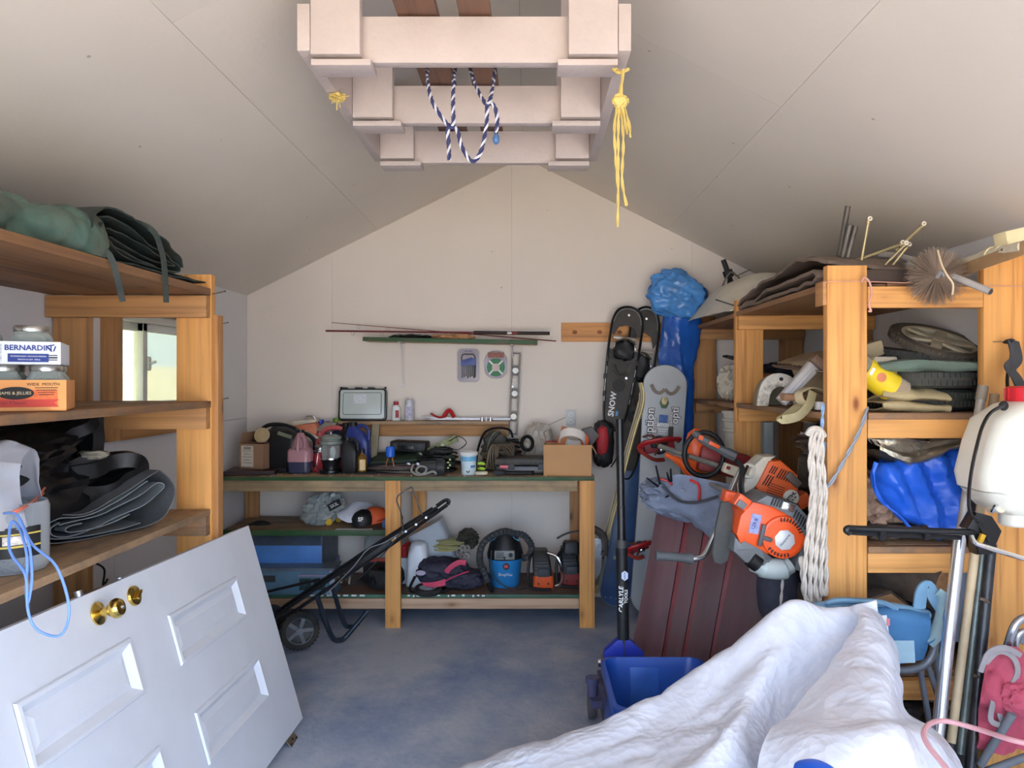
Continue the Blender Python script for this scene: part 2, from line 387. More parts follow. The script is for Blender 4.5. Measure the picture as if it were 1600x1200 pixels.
def text(s, M, size, mat, parent, name='lettering', sx=1.0, bold=0, align='CENTER', ext=.0006, shear=0):
    cu = bpy.data.curves.new('t', 'FONT'); cu.body = s; cu.size = size; cu.extrude = ext; cu.align_x = align; cu.align_y = 'CENTER'; cu.offset = bold * size; cu.shear = shear; cu.resolution_u = 2
    o = bpy.data.objects.new('t', cu); COL.objects.link(o)
    dg = bpy.context.evaluated_depsgraph_get(); me = bpy.data.meshes.new_from_object(o.evaluated_get(dg)); me = me.copy()
    bpy.data.objects.remove(o); me.transform(M @ Matrix.Diagonal((sx, 1, 1, 1))); me.name = name
    vs = me.vertices
    if not len(vs): return None
    c = Vector([(min(v.co[k] for v in vs) + max(v.co[k] for v in vs)) / 2 for k in range(3)])
    me.transform(Matrix.Translation(-c)); me.materials.clear(); me.materials.append(mat)
    ob = bpy.data.objects.new(name, me); COL.objects.link(ob)
    if parent is not None: ob.parent = parent; ob.location = c - worldloc(parent)
    else: ob.location = c
    return ob
def facing(loc, rx=90, ry=0, rz=0): return frame(loc, rx, ry, rz)      # text plane that faces the open doors (-y)
def copy_tree(o, parent=None):
    c = o.copy(); COL.objects.link(c); c.parent = parent
    for ch in [k for k in bpy.data.objects if k.parent == o and k != c]: copy_tree(ch, c)
    return c
def arc(c, r, a0, a1, n, plane='xz', r2=None):
    out = []; r2 = r if r2 is None else r2
    for k in range(n + 1):
        a = R(a0 + (a1 - a0) * k / n); x, z = r * math.cos(a), r2 * math.sin(a)
        out.append((c[0] + x, c[1], c[2] + z) if plane == 'xz' else (c[0] + x, c[1] + z, c[2]) if plane == 'xy' else (c[0], c[1] + x, c[2] + z))
    return out
# ================================================================ the shed: floor, walls, ceiling
XL, XR, YB, YF = -1.91, 1.84, 5.0, -0.25
XM, ZR, ZE = -0.035, 2.99, 2.05
struct(MB().box(((XL + XR) / 2, (YB + YF) / 2, -.06), (XR - XL + .3, YB - YF + .3, .12)).build('floor', floor_paint(), smooth=False))
WALLP = painted_board((236, 224, 212)); CEILP = painted_board((230, 220, 208)); SIDEP = painted_board((228, 226, 226))
def gable(name, y, t, mat):
    mb = MB(); mb.prism([(XL - .12, -.02), (XR + .12, -.02), (XR + .12, ZE), (XM, ZR + .06), (XL - .12, ZE)], t, frame((0, y, 0)))
    return struct(mb.build(name, mat, smooth=False))
wb = gable('wall_back', YB + .06, .08, plain((120, 100, 84), .8))
# painted sheets of the back wall (joints recessed)
xs = [XL, -1.33, -.11, 1.11, XR]
def zt(x): return ZE + (ZR - ZE) * ((x - XL) / (XM - XL) if x < XM else (XR - x) / (XR - XM))
g_ = .0005
for i in range(4):
    a, b = xs[i] + g_, xs[i + 1] - g_
    for z0, z1 in ((0, 9),):
        if i in (1, 2, 0) and False: pass
        zz0 = z0 + g_
        pts = [(a, zz0), (b, zz0)]
        if z1 < 9: pts += [(b, z1 - g_), (a, z1 - g_)]
        else:
            pts += [(b, zt(b))]
            if a < XM < b: pts += [(XM, ZR)]
            pts += [(a, zt(a))]
        MB().prism(pts, .02, frame((0, YB + .01, 0))).build('panel', WALLP, wb, smooth=False)
# left wall with the window opening
WY0, WY1, WZ0, WZ1 = 3.40, 4.28, 1.29, 1.80
wl = struct(MB().box((XL - .08, (YF + WY0) / 2, ZE / 2), (.1, WY0 - YF, ZE)).box((XL - .08, (WY1 + YB) / 2, ZE / 2), (.1, YB - WY1, ZE))
            .box((XL - .08, (WY0 + WY1) / 2, WZ0 / 2), (.1, WY1 - WY0, WZ0)).box((XL - .08, (WY0 + WY1) / 2, (WZ1 + ZE) / 2), (.1, WY1 - WY0, ZE - WZ1)).build('wall_left', plain((120, 100, 84), .8), smooth=False))
def sheetbox(y0, y1, z0, z1): MB().box((XL - .015, (y0 + y1) / 2, (z0 + z1) / 2), (.03, y1 - y0 - .0024, z1 - z0 - .0024)).build('panel', SIDEP, wl, smooth=False)
for y0, y1 in ((YF, 1.0), (1.0, 2.2), (2.2, WY0)): sheetbox(y0, y1, 0, 1.22); sheetbox(y0, y1, 1.22, ZE + .02)
sheetbox(WY0, WY1, 0, WZ0); sheetbox(WY0, WY1, WZ1, ZE + .02); sheetbox(WY1, YB, 0, 1.22); sheetbox(WY1, YB, 1.22, ZE + .02)
wr = struct(MB().box((XR + .08, (YF + YB) / 2, ZE / 2), (.1, YB - YF, ZE)).build('wall_right', plain((120, 100, 84), .8), smooth=False))
for y0, y1 in ((YF, 1.2), (1.2, 2.42), (2.42, 3.64), (3.64, YB)):
    for z0, z1 in ((0, 1.22), (1.22, ZE + .02)): MB().box((XR + .015, (y0 + y1) / 2, (z0 + z1) / 2), (.03, y1 - y0 - .0024, z1 - z0 - .0024)).build('panel', SIDEP, wr, smooth=False)
def slope(name, x0, z0, x1, z1, rows):
    d = Vector((x1 - x0, 0, z1 - z0)); L = d.length; d.normalize(); nn = Vector((-d.z, 0, d.x)); nn = nn if nn.z > 0 else -nn
    M = Matrix((d, Vector((0, 1, 0)), nn)).transposed().to_4x4(); M.translation = (x0, 0, z0)
    o = struct(MB(M).box((L / 2, (YB + YF) / 2 - .1, .07), (L + .3, YB - YF + .7, .09)).build(name, plain((120, 100, 84), .8), smooth=False))
    for k, cuts in enumerate(rows):
        s0, s1 = (0, 1.0) if k == 0 else (1.0, L)
        for a, b in zip(cuts, cuts[1:]):
            MB(M).box(((s0 + s1) / 2, (a + b) / 2, .012), (s1 - s0 - .001, b - a - .001, .024)).build('panel', CEILP, o, smooth=False)
    return o
slope('ceiling', XL, ZE, XM, ZR, [(YF, .9, 3.34, YB), (YF, 2.1, 4.3, YB)])
slope('ceiling', XR, ZE, XM, ZR, [(YF, 1.5, 3.9, YB), (YF, .5, 2.75, YB)])
# front gable above the wide open doorway (behind the camera)
mb = MB(); mb.prism([(XL - .12, 2.12), (XR + .12, 2.12), (XM, ZR + .06)], .12, frame((0, YF - .1, 0))); mb.box((XL - .02, YF - .1, 1.06), (.2, .12, 2.12)); mb.box((XR + .02, YF - .1, 1.06), (.2, .12, 2.12))
struct(mb.build('wall_front', painted_board((226, 220, 214)), smooth=False))
# yard outside, neighbour's wall and the roof overhang past the window
struct(MB().box((0, -8.5, -.2), (26, 16, .16)).box((-7, 8, -.2), (9.6, 17, .16)).build('ground', plain((216, 200, 176), .9, var=.1, scale=2), smooth=False))
struct(MB().box((XL - .42, 2.4, 1.93), (.62, 6.2, .03)).box((XL - .72, 2.4, 1.92), (.03, 6.2, .16)).build('trim_1', plain((206, 178, 142), .7), smooth=False))
struct(MB().box((-6.4, 9, .85), (.15, 12, 1.7)).build('fence', wood((226, 214, 190), (160, 140, 110), key='f'), smooth=False))
# ---------------------------------------------------------------- window
win = struct(MB().build('window_1', WHITEP)); 
bpy.data.objects.remove(win)
win = bpy.data.objects.new('window_1', None); COL.objects.link(win); win.location = (XL, WY0, WZ0); struct(win)
VIN = plain((226, 226, 214), .4, var=.03, bump=0)
xw = XL - .045
mb = MB()
for y in (WY0 + .018, WY1 - .018): mb.box((xw, y, (WZ0 + WZ1) / 2), (.09, .036, WZ1 - WZ0), bev=.003)
for z in (WZ0 + .018, WZ1 - .018): mb.box((xw, (WY0 + WY1) / 2, z), (.09, WY1 - WY0, .036), bev=.003)
mb.build('window_frame', VIN, win)
ym = (WY0 + WY1) / 2 - .12
for (y0, y1, xo, nm) in ((WY0 + .036, ym + .03, -.02, 'sash'), (ym - .03, WY1 - .036, .012, 'sash')):
    m2 = MB(); z0, z1 = WZ0 + .036, WZ1 - .036; w_ = .042
    for y in (y0 + w_ / 2, y1 - w_ / 2): m2.box((xw + xo, y, (z0 + z1) / 2), (.028, w_, z1 - z0), bev=.003)
    for z in (z0 + w_ / 2, z1 - w_ / 2): m2.box((xw + xo, (y0 + y1) / 2, z), (.028, y1 - y0, w_), bev=.003)
    sa = m2.build(nm, VIN, win)
    MB().box((xw + xo, (y0 + y1) / 2, (z0 + z1) / 2), (.006, y1 - y0 - .07, z1 - z0 - .07)).build('pane', clear((236, 240, 226), .05, .86 if xo < 0 else .62), sa, smooth=False)
MB().box((xw + .04, ym + .0, 1.56), (.014, .022, .07), bev=.004).cyl((xw + .04, ym, 1.56), (xw + .075, ym, 1.57), .007).build('latch', VIN, win)
for nm, a, b, w_, up in (('casing', (XL + .018, WY0 - .055, 1.20), (XL + .018, WY0 - .055, 1.96), .12, (0, 1, 0)), ('casing', (XL + .018, WY1 + .05, 1.29), (XL + .018, WY1 + .05, 1.96), .10, (0, 1, 0)),
                     ('casing', (XL + .018, WY0 + .003, WZ1 + .075), (XL + .018, WY1 - .003, WZ1 + .075), .14, (0, 0, 1)), ('apron', (XL + .018, WY0 + .003, 1.243), (XL + .018, WY1 + .1, 1.243), .09, (0, 0, 1))):
    board(nm, a, b, w_, .036, PINE_DULL, win, up)
# ================================================================ left storage rack
LX0, LX1, LY1 = -1.905, -1.265, 2.96
lr = thing('storage_rack', 'open pine shelf rack along the left wall with rough plank shelves', 'shelving', (LX0, 1.6, 0))
for x in (LX0 + .076, LX1 - .070):
    for y in (LY1, .55):
        zt_ = 1.90
        if x > -1.6: board('post', (x, y, 0), (x, y, zt_), .14, .038, PINE, lr, (1, 0, 0))
        else: board('post', (x, y, 0), (x, y, 1.80), .14, .038, PINE_DULL, lr, (1, 0, 0))
board('side_strip', (LX1 + .008, LY1 + .03, .1), (LX1 + .008, LY1 + .03, 1.74), .05, .018, PINE_DULL, lr, (0, 1, 0))
for z in (1.785, 1.327, .90):
    for y in (LY1 - .04, .51): board('cross_rail', (LX0, y, z - (.016 if z > 1.5 else 0)), (LX1 - .004, y, z - (.016 if z > 1.5 else 0)), .086 if z > 1 else .075, .038, PINE_DULL if z > 1 else PINE_OLD, lr)
def shelf_planks(parent, x0, x1, y0, y1, ztop, t, ws, mats, name='shelf_plank'):
    x = x1 if ws[0] < 0 else x0; random.seed(int(ztop * 1000))
    for k, w in enumerate(ws):
        w = abs(w); sgn = 1 if x0 < x1 and ws[0] > 0 else -1
        xa = x + sgn * .0015; xb = x + sgn * (w - .0015)
        dz = random.uniform(-.002, .0); dy = random.uniform(-.008, .008)
        board(name, ((xa + xb) / 2, y0 + dy, ztop - t / 2 + dz), ((xa + xb) / 2, y1 + dy, ztop - t / 2 + dz), abs(xb - xa), t, mats[k % len(mats)], parent, (1, 0, 0))
        x = x + sgn * w
LT, LM, LB = 1.845, 1.396, .965
shelf_planks(lr, LX0, LX1, .3, LY1 - .022, LT, .028, (-.185, -.185, -.14, -.12), [PLYU, wood((140, 100, 66), (84, 54, 36), key='u2')])
shelf_planks(lr, LX0, LX1, .3, LY1 - .022, LM, .026, (-.20, -.22, -.21), [PINE_OLD, PLY])
shelf_planks(lr, LX0, LX1, .3, LY1 - .022, LB, .024, (-.33, -.30), [PLY, PINE_OLD])
shelf_planks(lr, LX0, LX1, .3, LY1 - .022, .42, .024, (-.33, -.30), [PLY, PINE_OLD])
# ================================================================ right storage rack
RX0, RX1 = 1.107, 1.835; RYS = (2.74, 3.94, 4.93)
rr_ = thing('storage_rack', 'tall pine shelf rack along the right wall with three plank shelves', 'shelving', (RX1, 3.8, 0))
for k, y in enumerate(RYS):
    zt_ = 1.902
    board('post', (RX0 + .073, y, 0), (RX0 + .073, y, zt_), .147, .038, PINE if k < 2 else PINE_DULL, rr_, (1, 0, 0))
    board('post', (RX1 - .075, y, 0), (RX1 - .075, y, zt_ + (.05 if k == 0 else 0)), .15, .038, PINE if k == 0 else PINE_DULL, rr_, (1, 0, 0))
    for z in (1.785, 1.299, .801, .33):
        if k == 0: board('cross_rail', (RX0 + .15, y, z), (RX1 - .152, y, z), .072 if z < 1.7 else .078, .038, PINE, rr_)
        else: board('cross_rail', (RX0 + .005, y - .04, z), (RX1 - .005, y - .04, z), .08, .038, PINE if k == 1 else PINE_DULL, rr_)
RT, R2, R3, R4 = 1.842, 1.356, .862, .39
for z, mats in ((RT, [PLYU]), (R2, [PINE_OLD, PLYU]), (R3, [PINE_OLD, PLY]), (R4, [PINE_OLD])):
    yf = 2.722 if z < 1.8 else 2.722
    shelf_planks(rr_, RX0, RX1, yf + .04, RYS[1] - .022, z, .024, (.24, .24, .24), mats)
    shelf_planks(rr_, RX0 + .0, RX1, RYS[1] + .022, RYS[2], z - .004, .024, (.24, .24, .24), mats)
board('cleat', (RX0 - .008, 2.725, 1.80), (RX0 - .008, 2.80, 1.80), .09, .014, PINE_DULL, rr_)
# a short strip in front of the rack: shelf edge boards end-on
for z in (R2, R3):
    board('shelf_plank', (RX0 + .15, 2.735, z - .012), (RX1 - .152, 2.735, z - .012), .035, .024, PINE_OLD, rr_, (0, 1, 0))
# ================================================================ workbench
BY0, BY1, BX0, BX1, BZ = 4.38, 4.985, -1.90, .395, .90
wbch = thing('workbench', 'long pine workbench with a green-edged plywood top on the back wall', 'workbench', (-.75, 4.7, 0))
board('benchtop', (BX0, (BY0 + BY1) / 2, BZ - .010), (BX1, (BY0 + BY1) / 2, BZ - .010), BY1 - BY0, .02, PLY, wbch, (0, 1, 0))
board('top_edge', (BX0, BY0 - .003, BZ - .0105), (BX1, BY0 - .003, BZ - .0105), .021, .006, GREEN, wbch)
board('apron', (BX0, BY0 + .036, BZ - .055), (BX1 - .10, BY0 + .036, BZ - .055), .066, .038, wood((176, 150, 112), (110, 82, 58), stain=.4, key='a'), wbch)
board('apron', (BX0, BY1 - .03, BZ - .055), (BX1, BY1 - .03, BZ - .055), .066, .036, PINE_OLD, wbch)
for x, y, m_ in ((-.805, BY0 + .018, PINE), (.352, BY0 + .018, PINE), (.325, BY1 - .066, PINE_DULL), (-.725, BY1 - .066, PINE), (-1.84, BY1 - .07, PINE_DULL), (-1.855, BY0 + .02, PINE_DULL)):
    if y < 4.5 and x < -1.8: board('leg', (x, y, 0), (x, y, BZ - .022), .05, .034, m_, wbch, (1, 0, 0)); continue
    board('leg', (x, y, 0), (x, y, BZ - .022 if y > 4.5 or x > -.9 else BZ - .09), .09, .034, m_, wbch, (1, 0, 0))
board('lower_shelf', (-1.86, 4.70, .553), (-.84, 4.70, .553), .50, .02, PLY, wbch, (0, 1, 0))
board('shelf_edge', (-1.86, 4.447, .553), (-.765, 4.447, .553), .034, .006, GREEN, wbch)
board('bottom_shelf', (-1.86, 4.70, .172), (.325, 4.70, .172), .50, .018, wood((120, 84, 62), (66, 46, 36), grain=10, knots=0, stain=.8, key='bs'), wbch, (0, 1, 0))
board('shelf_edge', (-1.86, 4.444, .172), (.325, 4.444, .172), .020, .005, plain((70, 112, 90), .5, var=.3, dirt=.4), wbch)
board('bottom_rail', (-1.86, 4.455, .128), (.325, 4.455, .128), .062, .034, wood((206, 172, 140), (140, 96, 66), key='br'), wbch)
# painted white stencil marks on the shelf edge
sm_ = MB(); random.seed(3)
for k in range(16):
    if random.random() < .75: sm_.box((-.72 + k * .03, 4.4405, .176 + random.uniform(-.003, .003)), (random.uniform(.008, .024), .002, random.uniform(.006, .012)))
for k in range(7): sm_.box((-1.30 + k * .05, 4.4405, .177), (.03, .002, .010))
sm_.build('stencil_mark', PAPER, wbch, smooth=False)
# ================================================================ white hanging rack under the ridge
hr = thing('hanging_rack', 'white-painted timber rack hanging from the ceiling ridge', 'rack', (-.2, 2.6, 2.409))
RL, RRt = -.654, .293; RB = 2.409
for x in (RL + .019, RRt - .019):
    board('side_rail', (x, 2.08, RB + .067), (x, 3.14, RB + .067), .134, .036, WHITEWOOD, hr, bev=.003)
for k, y in enumerate((2.10, 2.60, 3.08)):
    for sx_, x in ((1, RL + .038 + .070), (-1, RRt - .038 - .070)):
        ztop = min(zt(x - .07), zt(x + .07)) - .004
        board('hanger', (x, y, RB - .008), (x, y, ztop), .14, .036, WHITEWOOD, hr, (1, 0, 0), bev=.003)
        board('cleat', (x - .07 * sx_, y + .03, RB - .028), (x + .10 * sx_, y + .03, RB - .028), .085, .018, WHITEWOOD, hr, (0, 1, 0), bev=.002)
    board('cross_beam', (RL + .16, y + .037, RB + .050), (RRt - .16, y + .037, RB + .050), .134, .036, WHITEWOOD, hr, bev=.003)
for (x0, x1) in ((-.378, -.262), (-.200, -.108)):
    o = board('plank', ((x0 + x1) / 2, 1.35, RB + .139), ((x0 + x1) / 2, 3.2, RB + .139), x1 - x0, .030, wood((120, 84, 66), (66, 44, 36), stain=.3, key='pk'), None, (1, 0, 0))
    tag(o, 'rough brown plank lying across the hanging rack, ' + ('left one of the two' if x0 < -.3 else 'right one nearer the middle'), 'plank', 'planks on the hanging rack')
def rr2(w, d, r, n=4):
    r = min(r, w / 2 - 1e-4, d / 2 - 1e-4); out = []
    for cx, cy, a0 in ((w / 2 - r, d / 2 - r, 0), (-w / 2 + r, d / 2 - r, 90), (-w / 2 + r, -d / 2 + r, 180), (w / 2 - r, -d / 2 + r, 270)):
        for k in range(n + 1):
            a = R(a0 + 90 * k / n); out.append((cx + r * math.cos(a), cy + r * math.sin(a)))
    return out
def rloft(mb, secs, n=4, caps=True):      # rounded-rectangle sections (z, w, d, r[, cx, cy])
    rings = []
    for q in secs:
        z, w, d, r = q[:4]; cx, cy = (q[4], q[5]) if len(q) > 4 else (0, 0)
        rings.append([mb.V((cx + x, cy + y, z)) for x, y in rr2(w, d, r, n)])
    mb.loft(rings, caps=caps); return mb
def on(u, v, z): return P(u, v, (CH - z) * F / (v - VPY))
def screws(mb, pts, r=.006, ax=(0, -1, 0)):
    for p in pts: mb.cyl(p, Vector(p) + Vector(ax) * .003, r, seg=8)
    return mb
# ================================================================ loose door leaning on the left rack
T_ = Vector((-1.215, 3.20, .845)); B_ = Vector((-.97, 3.17, .022)); e_ = (B_ - T_).normalized(); DW = (B_ - T_).length
l_ = Vector((0, -.9995, .022)); l_ = (l_ - e_ * l_.dot(e_)).normalized(); o_ = (-e_).cross(l_)
DM = Matrix((l_, o_, -e_)).transposed().to_4x4(); DM.translation = T_
DOORP = plain((226, 230, 238), .42, var=.03, scale=4, dirt=.05, bump=.05)
door = thing('door_slab', 'white six-panel exterior door lying on its side against the left rack', 'door', (T_ + B_) / 2 + l_ * 1.0 - Vector((0, 0, .45)))
DL = 2.03
mb = MB(DM)
rows = [(.26, .81), (1.035, 1.52), (1.70, 1.90)]; cols = [(.165, .335), (.49, .665)]
# slab built as a frame of rails and stiles with recessed fields
ss = [0] + [v for r_ in rows for v in r_] + [DL]; ts = [0] + [v for c_ in cols for v in c_] + [DW]
for i in range(len(ss) - 1):
    for j in range(len(ts) - 1):
        rec = (i % 2 == 1) and (j % 2 == 1)
        y1 = -.012 if rec else 0; a, b, c, d = ss[i], ss[i + 1], ts[j], ts[j + 1]
        q = [mb.V((a, y1, -c)), mb.V((b, y1, -c)), mb.V((b, y1, -d)), mb.V((a, y1, -d))]; mb.face(q)
        if rec:
            q2 = [mb.V((a, 0, -c)), mb.V((b, 0, -c)), mb.V((b, 0, -d)), mb.V((a, 0, -d))]
            for k in range(4): mb.face([q[k], q[(k + 1) % 4], q2[(k + 1) % 4], q2[k]])
bk = [(0, 0), (DL, 0), (DL, -DW), (0, -DW)]
A = [mb.V((x, 0, z)) for x, z in bk]; B2 = [mb.V((x, -.044, z)) for x, z in bk]
for k in range(4): mb.face([A[k], B2[k], B2[(k + 1) % 4], A[(k + 1) % 4]])
mb.face(B2)
bmesh.ops.remove_doubles(mb.bm, verts=mb.bm.verts[:], dist=1e-5)
mb.build('slab', DOORP, door, smooth=False)
for i, (a, b) in enumerate(rows):
    for (c, d) in cols:
        m2 = MB(DM); prof = [(.0, .001), (.004, .008), (.014, .009), (.022, .001), (.034, -.0105), (.050, -.006), (.056, -.004)]
        rings = []
        for off, h in prof:
            rings.append([m2.V(p) for p in ((a + off, h, -c - off), (b - off, h, -c - off), (b - off, h, -d + off), (a + off, h, -d + off))])
        m2.loft(rings, caps=False); m2.face(rings[-1]); m2.build('door_panel', DOORP, door, smooth=False)
KM = DM @ frame((1.145, 0, -.062), rx=-90)      # local z = outward
mb = MB(KM); mb.lathe([(.030, 0), (.033, .003), (.032, .007), (.020, .012), (.012, .016), (.012, .034), (.020, .040), (.027, .050), (.028, .060), (.022, .070), (.010, .074)]); kb = mb.build('door_knob', BRASS, door)
mb = MB(KM); mb.cyl((0, 0, .0735), (0, 0, .0765), .0075, seg=12).box((0, 0, .0775), (.009, .0035, .004)); mb.build('keyhole', STEEL, kb)
KM2 = DM @ frame((.962, 0, -.060), rx=-90)
db = MB(KM2).lathe([(.029, 0), (.031, .004), (.029, .011), (.022, .013), (.010, .0135)]).build('deadbolt', BRASS, door)
MB(KM2).box((0, 0, .020), (.034, .008, .014), rot=(0, 0, 35), bev=.003).build('thumb_turn', BRASS, db)
mb = MB(DM); mb.cyl((1.165, -.022, 0), (1.165, -.022, .016), .011, seg=14); mb.build('latch_bolt', STEEL, door)
MB(DM).box((1.10, -.022, .0012), (.11, .028, .002)).build('latch_plate', plain((150, 140, 120), .3, 1), door)
MB(DM).box((1.0, -.022, .0012), (.04, .028, .002)).cyl((.965, -.022, 0), (.965, -.022, .006), .010).build('strike_plate', STEEL, door)
hm = MB(DM @ frame((.165, -.008, -DW), rx=28)); hm.box((0, .0, -.022), (.088, .003, .042), bev=.001).cyl((-.044, 0, 0), (.044, 0, 0), .006); 
hg = hm.build('hinge', plain((190, 184, 168), .35, 1, dirt=.3), door)
MB(DM @ frame((.165, -.006, -DW), rx=28)).cyl((-.03, 0, -.03), (-.03, .003, -.03), .004).cyl((.03, 0, -.03), (.03, .003, -.03), .004).cyl((0, 0, -.02), (0, .003, -.02), .004).build('screw_hole', BLACK, hg)
# grey aluminium threshold strip against the near end of the door
o = MB().box((0, 0, .49), (.042, .012, .98), bev=.002).box((-.014, -.009, .49), (.006, .008, .98)).box((.014, -.009, .49), (.006, .008, .98)).build('threshold_strip', plain((168, 172, 176), .35, .9, dirt=.3))
o.location = (-.920, 1.33, .0); o.rotation_euler = (0, R(-14), R(35)); tag(o, 'narrow grey metal strip leaning on the near end of the white door', 'metal strip')
# ================================================================ left rack, top shelf: green canvas bundle
GRN = plain((72, 98, 88), .5, var=.45, scale=4, dirt=.95, bump=.35, bscale=30); GRND = plain((42, 52, 48), .6, var=.3, dirt=.35, bump=.3)
tb = thing('tarp_bundle', 'faded green canvas bundle with loose straps on the top left shelf', 'tarpaulin', (-1.56, 2.1, LT))
mb = MB()
def row(y, x1, h, bot=.004):       # cross-section of the bulging bundle at depth y
    return [(x1, y, LT + bot), (x1 + .012, y, LT + h * .45), (x1 - .03, y + .0, LT + h * .80), (x1 - .14, y, LT + h), (x1 - .34, y, LT + h * .95), (x1 - .48, y, LT + h * .5), (x1 - .51, y, LT + .01)]
mb.sheet([row(.95, -1.33, .02), row(1.05, -1.32, .07), row(1.45, -1.32, .085), row(1.85, -1.31, .118), (row(2.05, -1.30, .142)), row(2.16, -1.285, .150), row(2.21, -1.28, .140)], 8, 12, .045, 3.6, 4, .006, crease=.012, cd=(.3, .25, 1))
mb.build('canvas', GRN, tb)
FL = frame((-1.272, 2.12, LT), rz=90) @ Matrix.Diagonal((1, 1, .82, 1))
mb = MB(FL)
mb.fold([(.70, .012), (.45, .008), (.16, .006), (.05, .012), (.015, .06), (.03, .13), (.10, .185), (.24, .195), (.40, .165), (.52, .13), (.57, .095), (.60, .06)], .46, .007, 10, .012, 3)
mb.fold([(.10, .150), (.20, .150), (.34, .115), (.48, .085), (.56, .062), (.575, .045), (.55, .03), (.46, .022), (.30, .030), (.14, .055), (.075, .09), (.08, .125)], .48, .006, 10, .012, 7)
mb.fold([(.12, .118), (.22, .112), (.36, .085), (.50, .062), (.52, .050), (.40, .05), (.24, .062), (.13, .085)], .46, .005, 9, .010, 9)
mb.fold([(.09, .10), (.13, .05), (.25, .03), (.42, .018), (.6, .018), (.78, .016)], .45, .005, 9, .010, 11)
mb.build('folded_edge', GRND, tb)
for pts, w in (([(-1.30, 2.18, LT + .02), (-1.262, 2.20, LT + .018), (-1.248, 2.21, LT - .01), (-1.246, 2.235, LT - .06), (-1.25, 2.27, LT - .125)], .02), ([(-1.42, 2.36, LT + .172), (-1.33, 2.44, LT + .165), (-1.268, 2.48, LT + .14), (-1.258, 2.52, LT + .085), (-1.250, 2.53, LT + .02), (-1.246, 2.535, LT - .10)], .022)):
    MB().tube(pts, w / 2, 6, flat=.14, up=(1, 0, 0), sm=5).build('strap', GRND, tb)
# ---- middle shelf: canning jar trays
GLASS = clear((226, 232, 228), .04, .84); LID = plain((190, 188, 180), .3, .9, var=.1, dirt=.2)
BX, BD = -1.245, 1.985
def tray(name, label, x1, y0, z0, w, d, h, mat):
    t = thing(name, label, 'box', (x1 - w / 2, y0 + d / 2, z0)); mb = MB(); th = .003
    mb.box((x1 - w / 2, y0 + d / 2, z0 + th / 2), (w, d, th))
    mb.box((x1 - w / 2, y0 + th / 2, z0 + h / 2), (w, th, h)).box((x1 - w / 2, y0 + d - th / 2, z0 + h / 2), (w, th, h)).box((x1 - th / 2, y0 + d / 2, z0 + h / 2), (th, d - 2 * th, h)).box((x1 - w + th / 2, y0 + d / 2, z0 + h / 2), (th, d - 2 * th, h))
    mb.build('tray', mat, t, smooth=False); return t
t1 = tray('jar_tray', 'orange cardboard tray of canning jars on the middle left shelf', BX, BD, 1.396, .42, .24, .083, plain((226, 156, 92), .75, var=.08, bump=.05))
ORG = plain((222, 110, 60), .7, var=.25, scale=60, bump=0); REDP = plain((196, 66, 54), .7, var=.05, bump=0); INK = plain((36, 32, 30), .7, var=0, bump=0)
MB().box((BX - .22, BD - .0006, 1.396 + .036), (.40, .001, .042)).build('print', ORG, t1, smooth=False)
MB().prism([(-.40, -.011), (-.012, -.011), (-.024, 0), (-.012, .009), (-.40, .011)], .001, frame((BX - .004, BD - .0014, 1.396 + .022))).build('ribbon', REDP, t1, smooth=False)
MB().cyl((0, 0, 0), (0, 0, .0006), .030, seg=32).build('x', INK)
ov = bpy.data.objects['x']; ov.name = 'emblem'; ov.parent = t1; ov.location = Vector((BX - .113, BD - .0022, 1.396 + .048)) - t1.location; ov.rotation_euler = (R(90), 0, 0); ov.scale = (1.35, .56, 1)
text('JAMS & JELLIES', facing((BX - .113, BD - .003, 1.396 + .048)), .011, plain((210, 190, 150), var=0, bump=0), t1)
text('WIDE  MOUTH', facing((BX - .052, BD - .001, 1.396 + .071)), .011, INK, t1)
text('salsa jam  Mason Mason  Mason Mason', facing((BX - .20, BD - .0024, 1.396 + .023)), .014, plain((120, 40, 40), var=0, bump=0), t1)
for k in range(4): MB().box((BX - .045, BD - .001, 1.396 + .062 - k * .006), (.052 - k * .006, .0008, .0018)).build('fine_print', INK, t1, smooth=False)
def jar(x, y, z, h, r, where, grp, lid=True):
    t = thing('glass_jar', where, 'jar', (x, y, z), grp)
    MB().lathe([(r * .93, 0), (r, .006), (r, h * .68), (r * .97, h * .76), (r * .80, h * .86), (r * .80, h * .99), (r * .77, h), (r * .76, h * .97), (r * .76, h * .86), (r * .94, h * .74), (r * .965, .010), (.001, .006)], (x, y, z), seg=22, cap1=False).build('glass', GLASS, t)
    if lid: MB().lathe([(r * .83, 0), (r * .845, .002), (r * .845, .014), (r * .80, .017), (r * .78, .015)], (x, y, z + h - .010), seg=24).build('lid', LID, t)
    return t
zj = 1.40
pos = ['at the right end', 'second from the right end', 'third from the right end', 'fourth from the right end']
for k in range(4):
    jar(BX - .052 - k * .100, BD + .055, zj, .112, .046, 'small clear glass jar in front row of the orange tray, ' + pos[k], 'jars in the orange tray')
    jar(BX - .052 - k * .100, BD + .165, zj, .112, .046, 'small clear glass jar in rear row of the orange tray, ' + pos[k], 'jars in the orange tray')
zt2 = zj + .112 + .008
t2 = tray('jar_tray', 'white and blue printed tray of jars stacked on the orange tray', BX - .012, BD - .01, zt2, .40, .23, .060, plain((226, 228, 232), .7, var=.03, bump=.05))
NAVY = plain((32, 54, 130), .6, var=0, bump=0); xf, yf = BX - .012, BD - .0115
text('BERNARDIN', facing((xf - .072, yf, zt2 + .043)), .0195, NAVY, t2, sx=.98, bold=.02)
MB().box((xf - .072, yf, zt2 + .017), (.090, .0012, .022)).build('print', NAVY, t2, smooth=False)
text('18 MASON JARS / BOCAUX MASON', facing((xf - .072, yf - .001, zt2 + .021)), .0050, PAPER, t2)
